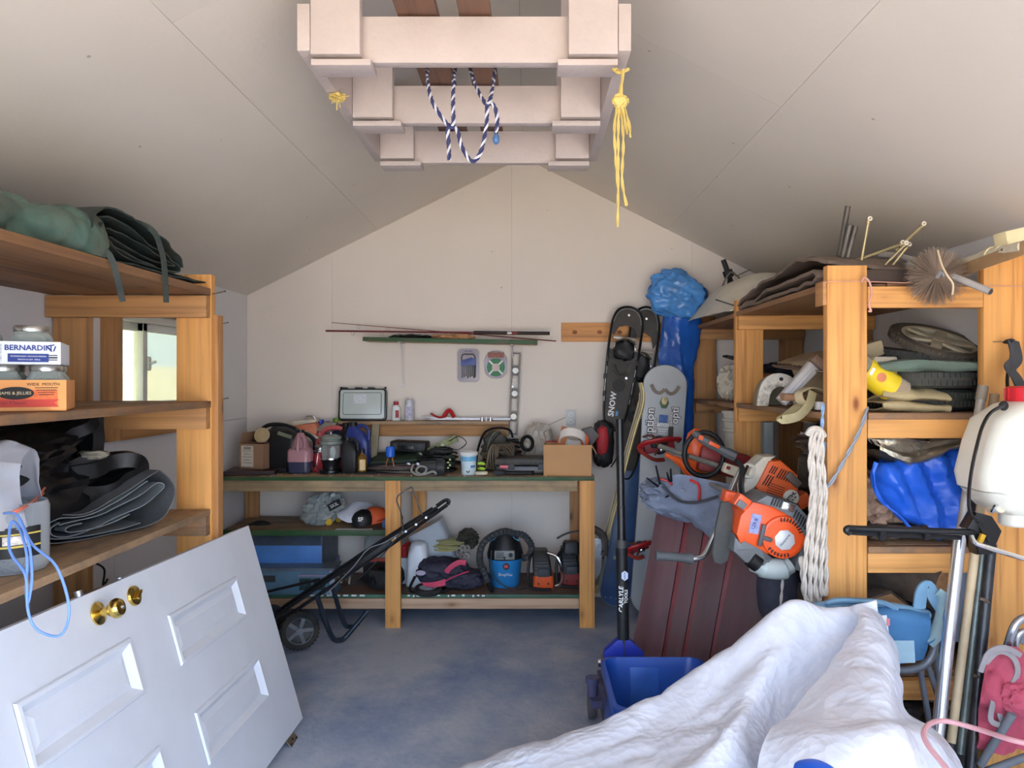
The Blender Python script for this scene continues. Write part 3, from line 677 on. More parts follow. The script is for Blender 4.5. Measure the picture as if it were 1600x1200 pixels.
text('MASON & LIDS  250mL', facing((xf - .070, yf - .001, zt2 + .0125)), .0050, PAPER, t2)
mt = MB(frame((xf - .020, yf, zt2 + .044)))
for k in range(3): a = R(90 + 120 * k); a2 = R(90 + 120 * (k + .8)); mt.tube([(.010 * math.cos(a), 0, -.010 * math.sin(a)), (.010 * math.cos(a2), 0, -.010 * math.sin(a2))], .0016, 5, sm=1)
mt.build('emblem', NAVY, t2)
for k in range(3): MB().box((xf - .021, yf, zt2 + .024 - k * .006), (.028, .0008, .0022 if k != 1 else .004)).build('fine_print', INK, t2, smooth=False)
MB().box((xf - .165, yf, zt2 + .03), (.07, .0006, .045)).build('worn_print', plain((190, 194, 204), .7, var=.3, scale=120, bump=0), t2, smooth=False)
for k in range(3):
    jar(BX - .085 - k * .115, BD + .06, zt2 + .004, .094, .050, 'wide clear jar with lid in the white tray, ' + pos[k], 'jars in the white tray')
# ---- lower shelf: black sacks, grey tarpaulin, tub of nails
bb = thing('sheeting_bundle', 'crumpled heap of black plastic sheeting on the lower left shelf', 'plastic sheeting', (-1.62, 2.35, LB))
BP = plain((17, 17, 19), .42, var=.4, bump=.35, bscale=14)
mb = MB(); mb.blob((-1.62, 2.30, LB + .15), (.36, .80, .30), .20, 2.2, 3, 4, .3); mb.blob((-1.60, 2.20, LB + .285), (.36, .80, .13), .25, 2.5, 8, 4, .2, rot=(8, 0, 12))
mb.build('heap', BP, bb)
MB(frame((-1.46, 2.42, LB + .145), rx=0, rz=62)).fold([(-.22, .02), (-.1, .05), (.10, .085), (.19, .08), (.205, .05), (.17, .02), (.10, .0), (-.05, -.012), (-.2, -.04)], .20, .05, 8, .022, 4).build('fold', BP, bb)
MB(frame((-1.52, 2.34, LB + .235), rx=0, rz=62)).fold([(-.22, .02), (-.08, .06), (.06, .085), (.15, .15), (.165, .14), (.155, .05), (.10, .0), (-.05, -.03), (-.2, -.03)], .18, .04, 8, .022, 6).build('fold', BP, bb)
MB().blob((-1.462, 2.475, LB + .262), (.10, .09, .035), .2, 3, 2, 3).build('pale_liner', plain((150, 142, 126), .4), bb)
GT = plain((122, 128, 132), .38, var=.2, dirt=.25, bump=.25, bscale=22); GTL = plain((96, 98, 100), .5, var=.2, dirt=.3, bump=.3)
gt = thing('tarpaulin', 'grey silver tarpaulin folded in loose layers on the lower left shelf', 'tarpaulin', (-1.42, 2.4, LB))
FG = frame((-1.485, 2.235, LB), rz=61.4)
mb = MB(FG)
mb.fold([(.40, .190), (.32, .158), (.20, .105), (.12, .085), (.05, .098), (.015, .085), (.005, .05), (.02, .018), (.07, .006), (.2, .004), (.34, .010), (.42, .040), (.455, .10), (.445, .15), (.40, .19)], .36, .0035, 9, .007, 2)
mb.build('outer_layer', GTL, gt)
mb = MB(FG)
mb.fold([(.355, .165), (.26, .118), (.14, .080), (.06, .085), (.022, .07), (.016, .045), (.04, .022), (.12, .014), (.24, .012), (.33, .022)], .34, .003, 8, .006, 5)
mb.fold([(.06, .070), (.035, .055), (.045, .032), (.09, .022), (.16, .030), (.24, .055), (.34, .085), (.405, .125), (.415, .142), (.39, .148), (.32, .118), (.2, .078), (.1, .068), (.06, .062)], .34, .003, 8, .006, 8)
mb.fold([(.13, .055), (.09, .052), (.078, .042), (.10, .033), (.16, .034), (.23, .042), (.29, .060)], .33, .003, 8, .004, 12)
mb.build('inner_layers', GT, gt)
# tub of nails with a plastic bag, wires
tu = thing('nail_tub', 'clear plastic tub of long nails with black and yellow label on the lower left shelf', 'tub', (-1.405, 1.99, LB))
MB(frame((-1.40, 2.0, LB))).lathe([(.078, 0), (.085, .01), (.086, .17), (.080, .185), (.078, .18), (.083, .165), (.082, .012), (.01, .006)], seg=28, cap1=False).build('tub', clear((222, 226, 230), .08, .8), tu)
def wrap(mb, c, r, z0, z1, a0, a1, n=16, t=.0008):
    A = [[mb.V((c[0] + rr * math.cos(R(a0 + (a1 - a0) * k / n)), c[1] + rr * math.sin(R(a0 + (a1 - a0) * k / n)), z)) for k in range(n + 1)] for rr in (r, r + t) for z in (z0, z1)]
    for k in range(n):
        for i, j in ((0, 1), (3, 2), (1, 3), (2, 0)): mb.face([A[i][k], A[i][k + 1], A[j][k + 1], A[j][k]])
    return mb
wrap(MB(), (-1.40, 2.0), .0862, LB + .045, LB + .125, 180, 350).build('label', plain((28, 28, 28), .5, var=.1, bump=0), tu)
YEL = plain((214, 190, 90), .5, var=.1, bump=0)
wrap(MB(), (-1.40, 2.0), .0872, LB + .072, LB + .077, 180, 350).build('stripe', YEL, tu); wrap(MB(), (-1.40, 2.0), .0872, LB + .105, LB + .109, 180, 350).build('stripe', YEL, tu)
wrap(MB(), (-1.40, 2.0), .0876, LB + .080, LB + .103, 290, 325).build('picture', plain((220, 210, 200), .5, var=.4, scale=90, bump=0), tu)
text('3 1/2"', facing((-1.405, 1.911, LB + .058)), .018, PAPER, tu)
text('COMMON', facing((-1.43, 1.909, LB + .116)), .010, PAPER, tu)
random.seed(5); mb = MB()
for k in range(60):
    a = random.uniform(0, 6.28); r = random.uniform(0, .05); x, y, z = -1.40 + r * math.cos(a), 2.0 + r * math.sin(a), LB + .012 + random.uniform(0, .045); b = random.uniform(0, 6.28)
    dx = Vector((math.cos(b) * .03, math.sin(b) * .03, random.uniform(-.006, .02))); c = Vector((x, y, z)); c.x = max(min(c.x, -1.36), -1.44)
    mb.cyl(c - dx, c + dx, .0018, seg=5); mb.cyl(c + dx, c + dx * 1.04, .004, seg=6)
o = mb.build('nails', STEEL); o['kind'] = 'stuff'; o.parent = tu; o.location = o.location - tu.location
PB = clear((222, 222, 228), .12, .62)
bg = MB().sheet([[(-1.48, 1.93, LB + .12), (-1.40, 1.905, LB + .12), (-1.325, 1.95, LB + .12)], [(-1.50, 1.92, LB + .22), (-1.41, 1.90, LB + .22), (-1.345, 1.95, LB + .22)], [(-1.50, 1.95, LB + .31), (-1.41, 1.92, LB + .32), (-1.355, 1.97, LB + .30)], [(-1.48, 2.02, LB + .32), (-1.41, 2.03, LB + .33), (-1.37, 2.05, LB + .31)], [(-1.46, 2.08, LB + .18), (-1.40, 2.1, LB + .18), (-1.36, 2.07, LB + .18)]], 6, 5, .02, 9, 3, .0015).build('plastic_bag', PB)
tag(bg, 'crumpled clear plastic bag standing in the nail tub on the lower left shelf', 'plastic bag')
OW = plain((232, 130, 104), .45, var=.05, bump=0); BW = plain((120, 160, 232), .4, var=.05, bump=0)
for k, (a, m_) in enumerate(((P(70, 762, 2.15), OW), (P(68, 770, 2.2), OW))):
    o = MB().tube([P(20, 800 + k * 4, 1.9), P(36, 792 + k * 3, 1.93), P(55, 780 + k * 5, 2.05), a], .003, 6).build('wire', m_)
    tag(o, ('upper' if k == 0 else 'lower') + ' of two orange wire ends sticking out of the nail tub', 'wire', 'orange wire ends')
mb = MB(); mb.tube([P(6, 802, 1.83), P(28, 806, 1.80), P(50, 850, 1.76), P(88, 885, 1.72), P(108, 950, 1.70), P(95, 992, 1.70), P(60, 985, 1.70), P(44, 955, 1.70), P(40, 900, 1.71), P(20, 870, 1.74), P(14, 850, 1.76), P(18, 815, 1.80), P(32, 830, 1.78), P(42, 870, 1.73), P(41, 920, 1.71), P(44, 942, 1.705), P(50, 900, 1.72), P(45, 850, 1.75), P(30, 812, 1.79)], .0032, 7, sm=6)
tag(mb.build('wire_loops', BW), 'thin pale blue wire hanging in loops from the lower left shelf over the door', 'wire')
# bottom of the left rack
o = MB().blob((-1.6, 2.4, .535), (.5, .8, .22), .18, 2, 9, 4, .5).build('dark_bundle', BP); tag(o, 'dark sack on the lowest left shelf behind the leaning door', 'sack')
o = MB().tube([P(150, 880, 2.62), P(163, 890, 2.66), P(161, 915, 2.62), P(168, 905, 2.66)], .004, 6).build('cable_end', BLACK); tag(o, 'short black cable hanging beneath the lower left shelf', 'cable')
# nails in the left wall and the rack post
for k, (u, v, d) in enumerate(((330, 460, 2.95), (349, 507, 4.55), (349, 625, 4.55))):
    a = P(u, v, d)
    if d > 4: a.x = XL + .0
    o = MB().cyl(a, a + Vector((.055, -.0, .012)), .0024, seg=6).cyl(a + Vector((.055, -.0, .012)), a + Vector((.057, 0, .0124)), .005, seg=8).build('nail', RUSTY)
    tag(o, ('nail sticking out beside the top of the left rack post', 'upper nail standing out of the wall behind the left rack', 'lower nail standing out of the wall behind the left rack')[k], 'nail', 'nails in the left wall' if k else None)
# ================================================================ cords on the hanging rack
def braid(mb, pts, r, seg=6, sm=8, tw=60, only=None, strands=2):     # two-strand twisted rope
    c = cat(pts, sm); L = 0; A = [[] for _ in range(strands)]
    for i, p in enumerate(c):
        if i: L += (p - c[i - 1]).length
        t = (c[min(i + 1, len(c) - 1)] - c[max(i - 1, 0)]).normalized(); u = t.orthogonal().normalized() if i == 0 else (A_u - t * A_u.dot(t)).normalized()
        A_u = u; w = t.cross(u)
        for k in range(strands):
            a = L * tw + k * 2 * math.pi / strands; A[k].append(p + (u * math.cos(a) + w * math.sin(a)) * r * .55)
    for k in range(strands):
        if only is None or only == k: mb.tube(A[k], r * .62, seg, sm=1)
    return mb
CNV = plain((52, 56, 96), .6, bump=0); CWH = plain((206, 206, 214), .6, bump=0)
def bungee(pts, parent):
    for k, m_ in ((0, CNV), (1, CWH), (2, CNV)): braid(MB(), pts, .0056, 5, 10, 150, only=k, strands=3).build('cord', m_, parent)
bc = thing('bungee_cord', 'blue and white checked bungee cord looped over the white hanging rack', 'cord', P(750, 200, 2.05))
d = 2.06
path = [P(668, 100, 2.30), P(668, 125, 2.12), P(676, 160, d), P(698, 193, d), P(708, 198, d), P(715, 205, d), P(722, 230, d), P(738, 252, d), P(752, 235, d), P(760, 195, d), P(762, 163, d), P(772, 166, d), P(777, 185, d), P(775, 208, d)]
bungee(path, bc)
bungee([P(712, 104, 2.3), P(709, 125, 2.12), P(708, 160, d), P(708, 196, d - .01), P(700, 200, d - .01), P(701, 225, d), P(702, 250, d)], bc)
bungee([P(733, 100, 2.3), P(742, 130, 2.12), P(761, 163, d - .01), P(770, 135, 2.1), P(774, 100, 2.3)], bc)
MB().blob(P(775, 217, d), (.020, .020, .032), .1, 2, 1, 2).build('ball_end', plain((70, 110, 160), .3), bc)
YR = plain((206, 180, 104), .6, var=.2, bump=.1)
yr = thing('yellow_rope', 'frayed yellow rope knotted on the right side of the hanging rack', 'rope', P(966, 240, 2.14))
d = 2.12
for pts in ([P(962, 108, d - .06), P(972, 118, d), P(968, 150, d), P(966, 200, d), P(966, 270, d), P(965, 355, d)], [P(974, 108, d - .06), P(970, 160, d), P(974, 220, d), P(972, 280, d), P(979, 322, d)], [P(966, 160, d), P(960, 200, d), P(963, 260, d), P(966, 300, d)], [P(972, 160, d), P(982, 190, d), P(985, 215, d)], [P(970, 158, d - .01), P(976, 185, d), P(980, 210, d)]):
    braid(MB(), pts, .0042).build('strand', YR, yr)
MB().blob(P(969, 158, d), (.045, .03, .04), .35, 5, 2, 3).build('knot', YR, yr); MB().tube([P(958, 108, 2.09), P(968, 114, 2.075), P(982, 108, 2.09)], .005, 6).build('wrap', YR, yr)
o = thing('twine', 'yellow twine knotted on the left rail of the hanging rack', 'twine', P(529, 155, 2.4))
MB().tube([P(532, 114, 2.45), P(531, 140, 2.42), P(528, 150, 2.38), P(526, 172, 2.40)], .0024, 6).build('strand', YR, o); MB().blob(P(528, 152, 2.385), (.05, .03, .03), .6, 6, 5, 3).build('knot', YR, o)
for k in range(5): MB().tube([P(528, 152, 2.37), P(528 + (-14, 10, 18, -10, 4)[k], 152 + (-6, 6, -2, 10, 16)[k], 2.37)], .0014, 5, sm=1).build('frayed_end', YR, o)
# turn the two trays and their jars a little towards the doors
pv = Vector((BX, BD, 0)); q_ = Matrix.Rotation(R(27), 3, 'Z')
for o in list(bpy.data.objects):
    if o.parent is None and (o.name.startswith('jar_tray') or o.name.startswith('glass_jar')):
        o.location = pv + q_ @ (o.location - pv); o.rotation_euler.z = R(27)
# ================================================================ back wall: upper shelf and what lies on it
WS = YB                                                          # wall face
ws = thing('wall_shelf', 'narrow green-edged plywood shelf high on the back wall', 'shelf', (-.5, WS - .1, 1.72))
board('shelf_board', (-1.075, WS - .11, 1.744), (.062, WS - .11, 1.722), .20, .024, wood((206, 176, 136), (140, 100, 66), key='ws'), ws, (0, 1, 0))
board('shelf_edge', (-1.075, WS - .213, 1.744), (.062, WS - .213, 1.722), .027, .006, GREEN, ws)
BRK = plain((228, 216, 210), .4, var=.03, bump=0)
for x, z0 in ((-.845, 1.727), (-.105, 1.712)):
    mb = MB(); mb.box((x, WS - .006, z0 - .15), (.018, .006, .30)).box((x, WS - .09, z0 - .003), (.018, .17, .005)).tube([(x, WS - .008, z0 - .26), (x, WS - .03, z0 - .12), (x, WS - .08, z0 - .03), (x, WS - .16, z0 - .006)], .004, 6)
    b = mb.build('bracket', BRK, ws); MB().cyl((x, WS - .009, z0 - .28), (x, WS - .013, z0 - .28), .006, seg=8).build('screw', STEEL, b)
MAR = plain((112, 40, 48), .3, var=.1, bump=0); CORKH = plain((52, 40, 38), .6)
def rod(name_label, a, b, r0, r1, handle):
    t = thing('fishing_rod', name_label, 'fishing rod', (Vector(a) + Vector(b)) / 2)
    a, b = Vector(a), Vector(b); MB().cyl(a, b, r0, r1, seg=8).build('blank', MAR, t)
    if handle:
        for f0, f1, m_ in ((0, .012, BLACK), (.012, .145, CORKH), (.145, .17, MAR), (.17, .19, STEEL), (.19, .34, CORKH)):
            MB().cyl(a.lerp(b, f0), a.lerp(b, f1), r0 * (2.3 if m_ is not STEEL else 2.0), seg=12).build('grip' if m_ is CORKH else 'fitting', m_, t)
    for f in (.55, .75, .88):
        c = a.lerp(b, f); MB().tube(arc((c.x, c.y - .002, c.z - r0 - .011), .011, 0, 360, 12)[:-1], .0014, 5, closed=True, sm=1).build('line_guide', STEEL, t)
    return t
rod('thick maroon fishing rod with dark handle lying on the wall shelf', P(859, 521, 4.86), P(509, 517, 4.86), .0052, .006, True)
rod('thin maroon fishing rod tip crossing behind the thick rod on the wall shelf', P(869, 533, 4.92), P(518, 504, 4.92), .004, .0018, False)
o = MB().blob((-.78, WS - .11, 1.758), (.28, .14, .045), .35, 3, 4, 4).build('dark_cloth', BLACKG); tag(o, 'crumpled black cloth on the wall shelf under the rods', 'cloth')
o = MB().blob((-.505, WS - .11, 1.755), (.29, .15, .058), .35, 2.6, 11, 4).build('leather_glove', plain((196, 150, 110), .6, var=.15)); tag(o, 'crumpled tan leather glove on the wall shelf', 'glove')
# blister packs
PACK = clear((226, 220, 228), .10, .55)
def pack(name, label, u, v, w, h, r):
    c = P(u, v, WS - .015); t = thing(name, label, 'tool pack', (c.x, WS - .012, c.z - h / 2))
    MB(frame(c)).prism([(x, z) for x, z in rr2(w, h, r, 5)], .020, bev=.004).build('blister', PACK, t)
    return t, c
t, c = pack('hex_key_pack', 'hanging blister pack of hex keys in a blue holder on the back wall', 732, 571, .145, .225, .025)
mb = MB(frame((c.x, c.y - .012, c.z + .0))); mb.prism([(-.05, 0), (.05, 0), (.052, .04), (.02, .055), (-.05, .030)], .016, bev=.003); mb.build('holder', plain((66, 84, 150), .4), t)
for k in range(7): MB().tube([(c.x - .042 + k * .0135, c.y - .013, c.z - .085 + (k % 3) * .006), (c.x - .042 + k * .0135, c.y - .013, c.z + .0)], .0030 + .0004 * k, 6, sm=1).build('hex_key', DKGREY, t)
MB().tube([(c.x - .045, c.y - .012, c.z + .03), (c.x - .040, c.y - .012, c.z + .070), (c.x + .0, c.y - .012, c.z + .075), (c.x + .044, c.y - .012, c.z + .06), (c.x + .046, c.y - .012, c.z - .08)], .0045, 6).build('hex_key', DKGREY, t)
text('HEX KEY', facing((c.x, c.y - .012, c.z + .096)), .014, NAVY, t)
t, c = pack('trimmer_line_pack', 'hanging blister pack with a green trimmer line spool on the back wall', 775, 570, .155, .19, .070)
MB(frame((c.x, c.y - .010, c.z - .018), rx=90)).lathe([(.028, 0), (.058, 0), (.060, .006), (.058, .012), (.028, .012)], seg=30, cap0=False, cap1=False).build('line_coil', plain((58, 130, 84), .5, var=.2, scale=60), t)
for k in range(4): MB(frame((c.x, c.y - .024, c.z - .018), ry=45 + 90 * k)).box((0, 0, .042), (.012, .004, .045)).build('spoke', PAPER, t)
MB(frame((c.x, c.y - .023, c.z - .018), rx=90)).cyl((0, 0, 0), (0, 0, .004), .026, seg=24).build('hub', plain((206, 186, 182), .5), t)
MB().box((c.x, c.y - .011, c.z + .066), (.11, .002, .035)).build('card', plain((150, 90, 70), .5, var=.6, scale=90, bump=0), t)
# spirit level hanging upright
lv = thing('spirit_level', 'aluminium spirit level with three round vials hanging upright on the back wall', 'level', (-.105, WS - .02, 1.10))
LVM = frame((P(804, 615, WS - .035)), ry=2.4); mb = MB(LVM); H, W_ = .555, .062
for x in (-W_ / 2 + .005, W_ / 2 - .005): mb.box((x, 0, 0), (.010, .022, H))
for z in (-H / 2 + .006, H / 2 - .006, .155 + .03, .155 - .03, .03, -.03, -.155 + .03, -.155 - .03): mb.box((0, 0, z), (W_ - .02, .022, .008))
mb.build('beam', plain((84, 78, 74), .4, .6, dirt=.3), lv)
for z in (.155, 0, -.155): MB(LVM @ frame((0, 0, z), rx=90)).lathe([(.021, -.008), (.026, -.008), (.026, .008), (.021, .008)], seg=24, cap0=False, cap1=False).build('vial_ring', BLACK, lv); MB(LVM @ frame((0, 0, z), rx=90)).cyl((0, 0, -.004), (0, 0, .006), .021, seg=24).build('vial', plain((230, 226, 216), .2, var=.02, bump=0), lv)
# ledge board and its items
lg = thing('ledge', 'pine ledge board under the wall shelf on the back wall', 'shelf', (-.68, WS - .05, 1.11))
LX = (-1.26, -.128)
board('front_board', (LX[0], WS - .018, 1.140), (LX[1], WS - .018, 1.140), .085, .034, PINE_DULL, lg)
board('top_board', (LX[0], WS - .062, 1.193), (LX[1], WS - .062, 1.193), .124, .022, PLY, lg, (0, 1, 0))
LZ = 1.2045
cs = thing('organizer_case', 'flat clear-lidded parts case with black edges standing on the ledge', 'case', (-1.10, WS - .06, LZ)); c = P(567.5, 633, WS - .06)
CM = frame((c.x, WS - .065, LZ + .108), rx=-6)
MB(CM).prism(rr2(.318, .21, .022, 5), .045, bev=.003).build('rim', BLACKG, cs)
GL = plain((196, 204, 200), .3, var=.04, bump=0)
MB(CM).prism(rr2(.294, .192, .014, 5), .053, bev=.002).build('lid', GL, cs); MB(CM @ frame((0, -.027, .004))).tube([(x, 0, z) for x, z in rr2(.255, .145, .012, 3)], .0018, 5, closed=True, sm=1).build('lid_groove', DKGREY, cs)
for x in (-.10, .0, .085): MB(CM).box((x - .03, -.0, .108), (.045, .048, .012), bev=.003).build('latch', BLACK, cs)
for x in (-.148, .148): MB(CM).cyl((x, 0, .105), (x, 0, .118), .007).build('corner_post', BLACK, cs)
MB(CM).box((-.015, -.0275, .035), (.085, .001, .06)).build('label', plain((214, 216, 222), .6, var=.15, scale=80, bump=0), cs)
b1 = thing('bottle', 'white plastic bottle with red cap standing on the ledge', 'bottle', (P(619, 657, WS - .065).x, WS - .065, LZ)); x = b1.location.x
MB().lathe([(.026, 0), (.029, .004), (.029, .085), (.024, .098), (.013, .104), (.013, .108)], (x, WS - .065, LZ), sy=.7).build('body', PAPER, b1); MB().cyl((x, WS - .065, LZ + .105), (x, WS - .065, LZ + .128), .016).build('cap', RED, b1)
MB().box((x + .010, WS - .0865, LZ + .045), (.024, .002, .05)).build('label', plain((160, 60, 60), .5, var=.6, scale=90, bump=0), b1)
b2 = thing('spray_can', 'white spray can without cap standing on the ledge', 'spray can', (P(640, 657, WS - .065).x, WS - .065, LZ)); x = b2.location.x
MB().lathe([(.031, 0), (.033, .003), (.0325, .125), (.026, .140), (.012, .146), (.011, .150)], (x, WS - .065, LZ)).build('can', plain((214, 214, 222), .3, .3, var=.12, scale=40, bump=0), b2); MB().cyl((x, WS - .065, LZ + .149), (x, WS - .065, LZ + .163), .006).build('nozzle', PAPER, b2)
MB().box((x, WS - .0985, LZ + .06), (.04, .002, .075)).build('label', plain((180, 176, 200), .5, var=.4, scale=120, bump=0), b2)
o = MB().tube([P(673, 646, 4.9), P(685, 652, 4.92), P(697, 651, 4.93)], .014, 8, flat=.5).tube([P(694, 650, 4.93), P(702, 641, 4.92), P(710, 652, 4.92)], .024, 8, flat=.6).build('red_clamp', RED); tag(o, 'red plastic clamp lying on tools on the ledge', 'clamp')
kn = MB().prism([(-.30, -.008), (.28, -.012), (.30, .003), (.02, .004), (-.31, .016), (-.22, .0)], .03, frame((-.41, WS - .06, LZ + .014))).build('ruler', plain((150, 148, 150), .4, .8)); tag(kn, 'long grey metal straightedge lying on the ledge', 'ruler')
for k in range(3): o = MB().cyl((-.305 + k * .028, WS - .11, LZ + .0), (-.305 + k * .028, WS - .11, LZ + .020), .010, seg=12).cyl((-.305 + k * .028, WS - .11, LZ + .020), (-.305 + k * .028, WS - .11, LZ + .024), .011, seg=12).build('small_socket', (CHROME, plain((226, 224, 220), .4), CHROME)[k]); tag(o, ('left', 'middle', 'right')[k] + ' of three small sockets on the ledge before the level', 'socket', 'sockets on the ledge')
# outlet, string, peg rail
ou = thing('wall_outlet', 'white duplex outlet with grey plate on the back wall above the bench', 'outlet', P(892, 653, WS))
c = P(892, 653, WS - .004); MB().box((c.x, WS - .003, c.z), (.070, .006, .112), bev=.002).build('plate', plain((206, 206, 202), .35, var=.03), ou)
for dz in (-.024, .024):
    r = MB(frame((c.x, WS - .008, c.z + dz), rx=90)).lathe([(.017, 0), (.018, .003), (.015, .004)], seg=20).build('socket', PAPER, ou)
    for dx in (-.006, .006): MB().box((c.x + dx, WS - .0135, c.z + dz + .003), (.0022, .001, .008)).build('slot', BLACK, r)
    MB().cyl((c.x, WS - .012, c.z + dz - .008), (c.x, WS - .0135, c.z + dz - .008), .003, seg=8).build('slot', BLACK, r)
o = MB().tube([P(884, 652, 4.985), P(840, 672, 4.96), P(800, 692, 4.9)], .0018, 5).build('string', plain((150, 140, 130), .7)); tag(o, 'thin grey string running from beside the outlet down to the bench', 'string')
pr = thing('peg_rail', 'orange pine board with round knots across the back wall behind the snowshoes', 'board', (.62, WS - .02, 1.73))
board('rail_board', (.226, WS - .012, 1.80), (1.09, WS - .012, 1.80), .128, .022, wood((226, 160, 98), (150, 90, 50), knots=.1, key='pr'), pr)
for u in (898, 937, 968, 997): MB().lathe([(.017, 0), (.016, .002), (.010, .003)], P(u, 519, WS - .0235), rot=(90, 0, 0), seg=14, sx=1, sy=.8).build('knot', plain((150, 88, 48), .6), pr)
# small scuffs and staples on the back wall
# ================================================================ on the workbench
Z = BZ + .0008
def bp(u, v, z=None): return on(u, v, Z if z is None else z)
o = thing('flat_case', 'flat dark maroon case lying at the left end of the workbench', 'case', bp(363, 736)); c = Vector((-1.70, 4.56, Z))
MB(frame((c.x, c.y, Z), rz=8)).box((0, 0, .014), (.30, .26, .026), bev=.006).build('shell', plain((62, 38, 40), .5), o); MB(frame((c.x, c.y, Z), rz=8)).box((0, 0, .0145), (.304, .264, .005)).build('seam', BLACK, o)
cb = thing('small_carton', 'small brown carton with white shipping label at the left end of the workbench', 'box', (-1.68, 4.60, Z + .028)); cz = Z + .0285
CMx = frame((-1.685, 4.60, cz), rz=-14)
MB(CMx).box((0, 0, .0775), (.165, .15, .155), bev=.002).build('carton', CARDD, cb, smooth=False)
MB(CMx).box((-.026, -.0765, .078), (.085, .001, .13)).build('label', plain((206, 196, 180), .7, var=.12, scale=120, bump=0), cb, smooth=False)
for k in range(6): MB(CMx).box((-.026, -.0775, .128 - k * .018), (.07 if k % 2 else .05, .0008, .004 if k else .018)).build('print', plain((150, 140, 128), .7, var=.2, bump=0), cb, smooth=False)
MB(CMx @ frame((-.082, 0, .156), ry=18)).box((-.0, 0, .035), (.003, .15, .07)).build('flap', CARDD, cb, smooth=False)
MB(CMx @ frame((0, .02, .158), rx=-4)).box((.0, -.02, 0), (.16, .11, .003)).build('flap', CARDD, cb, smooth=False)
# black jerry can with tan round cap
jc = thing('jerry_can', 'big black plastic can with arched handle and round tan cap on the workbench', 'jerry can', (-1.60, 4.66, Z))
c = Vector((-1.565, 4.66, Z))
mb = MB(frame(c)); rloft(mb, [(0, .17, .17, .03, .03, 0), (.01, .185, .18, .03, .03, 0), (.22, .19, .18, .035, .03, 0), (.255, .17, .15, .03, .02, 0), (.285, .09, .08, .02, .0, 0)]); mb.build('body', BLACKG, jc)
mb = MB(frame(c)); rloft(mb, [(.01, .11, .15, .03, -.105, .02), (.19, .115, .15, .03, -.105, .02), (.235, .10, .12, .03, -.10, .02), (.26, .07, .08, .02, -.09, .02)]); mb.build('side_tank', BLACK, jc)
MB(frame(c)).tube([(-.155, .0, .14), (-.15, -.0, .22), (-.09, -.01, .285), (.0, -.01, .295), (.09, -.01, .27), (.125, 0, .23)], .009, 8, flat=1.4).build('handle', BLACKG, jc)
MB(frame(c + Vector((-.085, -.088, .232)), rx=76)).lathe([(.046, 0), (.048, .004), (.047, .012), (.036, .016), (.034, .013), (.024, .014), (.022, .011), (.010, .011), (.009, .014)], seg=28).build('cap', plain((186, 164, 124), .5), jc)
MB(frame(c)).box((.055, -.094, .235), (.09, .005, .022), rot=(0, 18, 0)).build('label', plain((112, 120, 100), .4), jc)
for k in range(5): MB(frame(c)).box((.0 + k * .014, -.0905, .016), (.006, .004, .022)).build('rib', DKGREY, jc)
# chain saw with orange body on the heap behind
sw = thing('electric_saw', 'orange and cream electric saw with black grip on top of the black cans', 'power tool', (-1.50, 4.86, Z + .20))
SM = frame((-1.50, 4.86, Z + .235), rz=0, ry=-4)
MB(SM).prism([(-.14, -.03), (-.10, .035), (.11, .055), (.13, .01), (.10, -.05), (-.03, -.05)], .10, bev=.01).build('housing', plain((222, 128, 92), .45, dirt=.15), sw)
MB(SM).prism([(-.09, .036), (.12, .058), (.12, .075), (-.03, .078), (-.08, .052)], .09, bev=.008).build('top_cover', plain((220, 204, 180), .5), sw)
MB(SM).tube([(-.02, -.07, -.02), (.03, -.09, .0), (.09, -.09, -.03), (.12, -.085, -.08)], .013, 8).build('grip', BLACK, sw)
MB(SM).prism([(.0, -.045), (.05, .01), (.14, -.04), (.12, -.075)], .04, frame((0, -.06, 0)), bev=.005).build('side_plate', plain((206, 196, 180), .5), sw)
MB(SM).tube([(.03, 0, .078), (.05, 0, .096), (.09, 0, .095), (.10, 0, .078)], .008, 8).build('knob', CHROME, sw)
MB().prism([(-.05, .0), (.06, -.02), (.10, .05), (.02, .055)], .06, frame((-1.35, 4.84, Z + .245)), bev=.006).build('guard', plain((140, 128, 112), .5, dirt=.3), sw)
# pink-tinted jug with dark liquid
jg = thing('liquid_jug', 'pink translucent jug half full of dark liquid on the workbench', 'jug', (-1.41, 4.57, Z)); c = Vector((-1.412, 4.57, Z))
PINKP = plain((204, 152, 160), .3, var=.05, bump=0, trans=.25)
mb = MB(frame(c)); rloft(mb, [(0, .125, .10, .03), (.008, .138, .115, .03), (.072, .142, .12, .032)], 5, caps=True); mb.build('liquid', plain((58, 62, 86), .25, var=.15, bump=0), jg)
mb = MB(frame(c)); rloft(mb, [(.0725, .142, .12, .032), (.135, .142, .12, .032), (.150, .130, .105, .04), (.158, .105, .09, .04), (.215, .072, .065, .03), (.243, .040, .04, .018), (.250, .034, .034, .016)], 5); mb.build('upper_body', PINKP, jg)
MB(frame(c)).tube([(0, -.030, .235), (0, -.050, .205), (0, -.056, .165), (0, -.058, .14)], .011, 8).build('handle', PINKP, jg)
for s in (-1, 1): MB(frame(c)).tube([(s * .018, -.036, .225), (s * .030, -.045, .19), (s * .028, -.052, .158), (s * .010, -.056, .150)], .0035, 6).build('handle_groove', plain((150, 96, 108), .3, bump=0), jg)
MB(frame(c)).cyl((0, 0, .250), (0, 0, .266), .021, seg=18).build('cap', BLACK, jg)
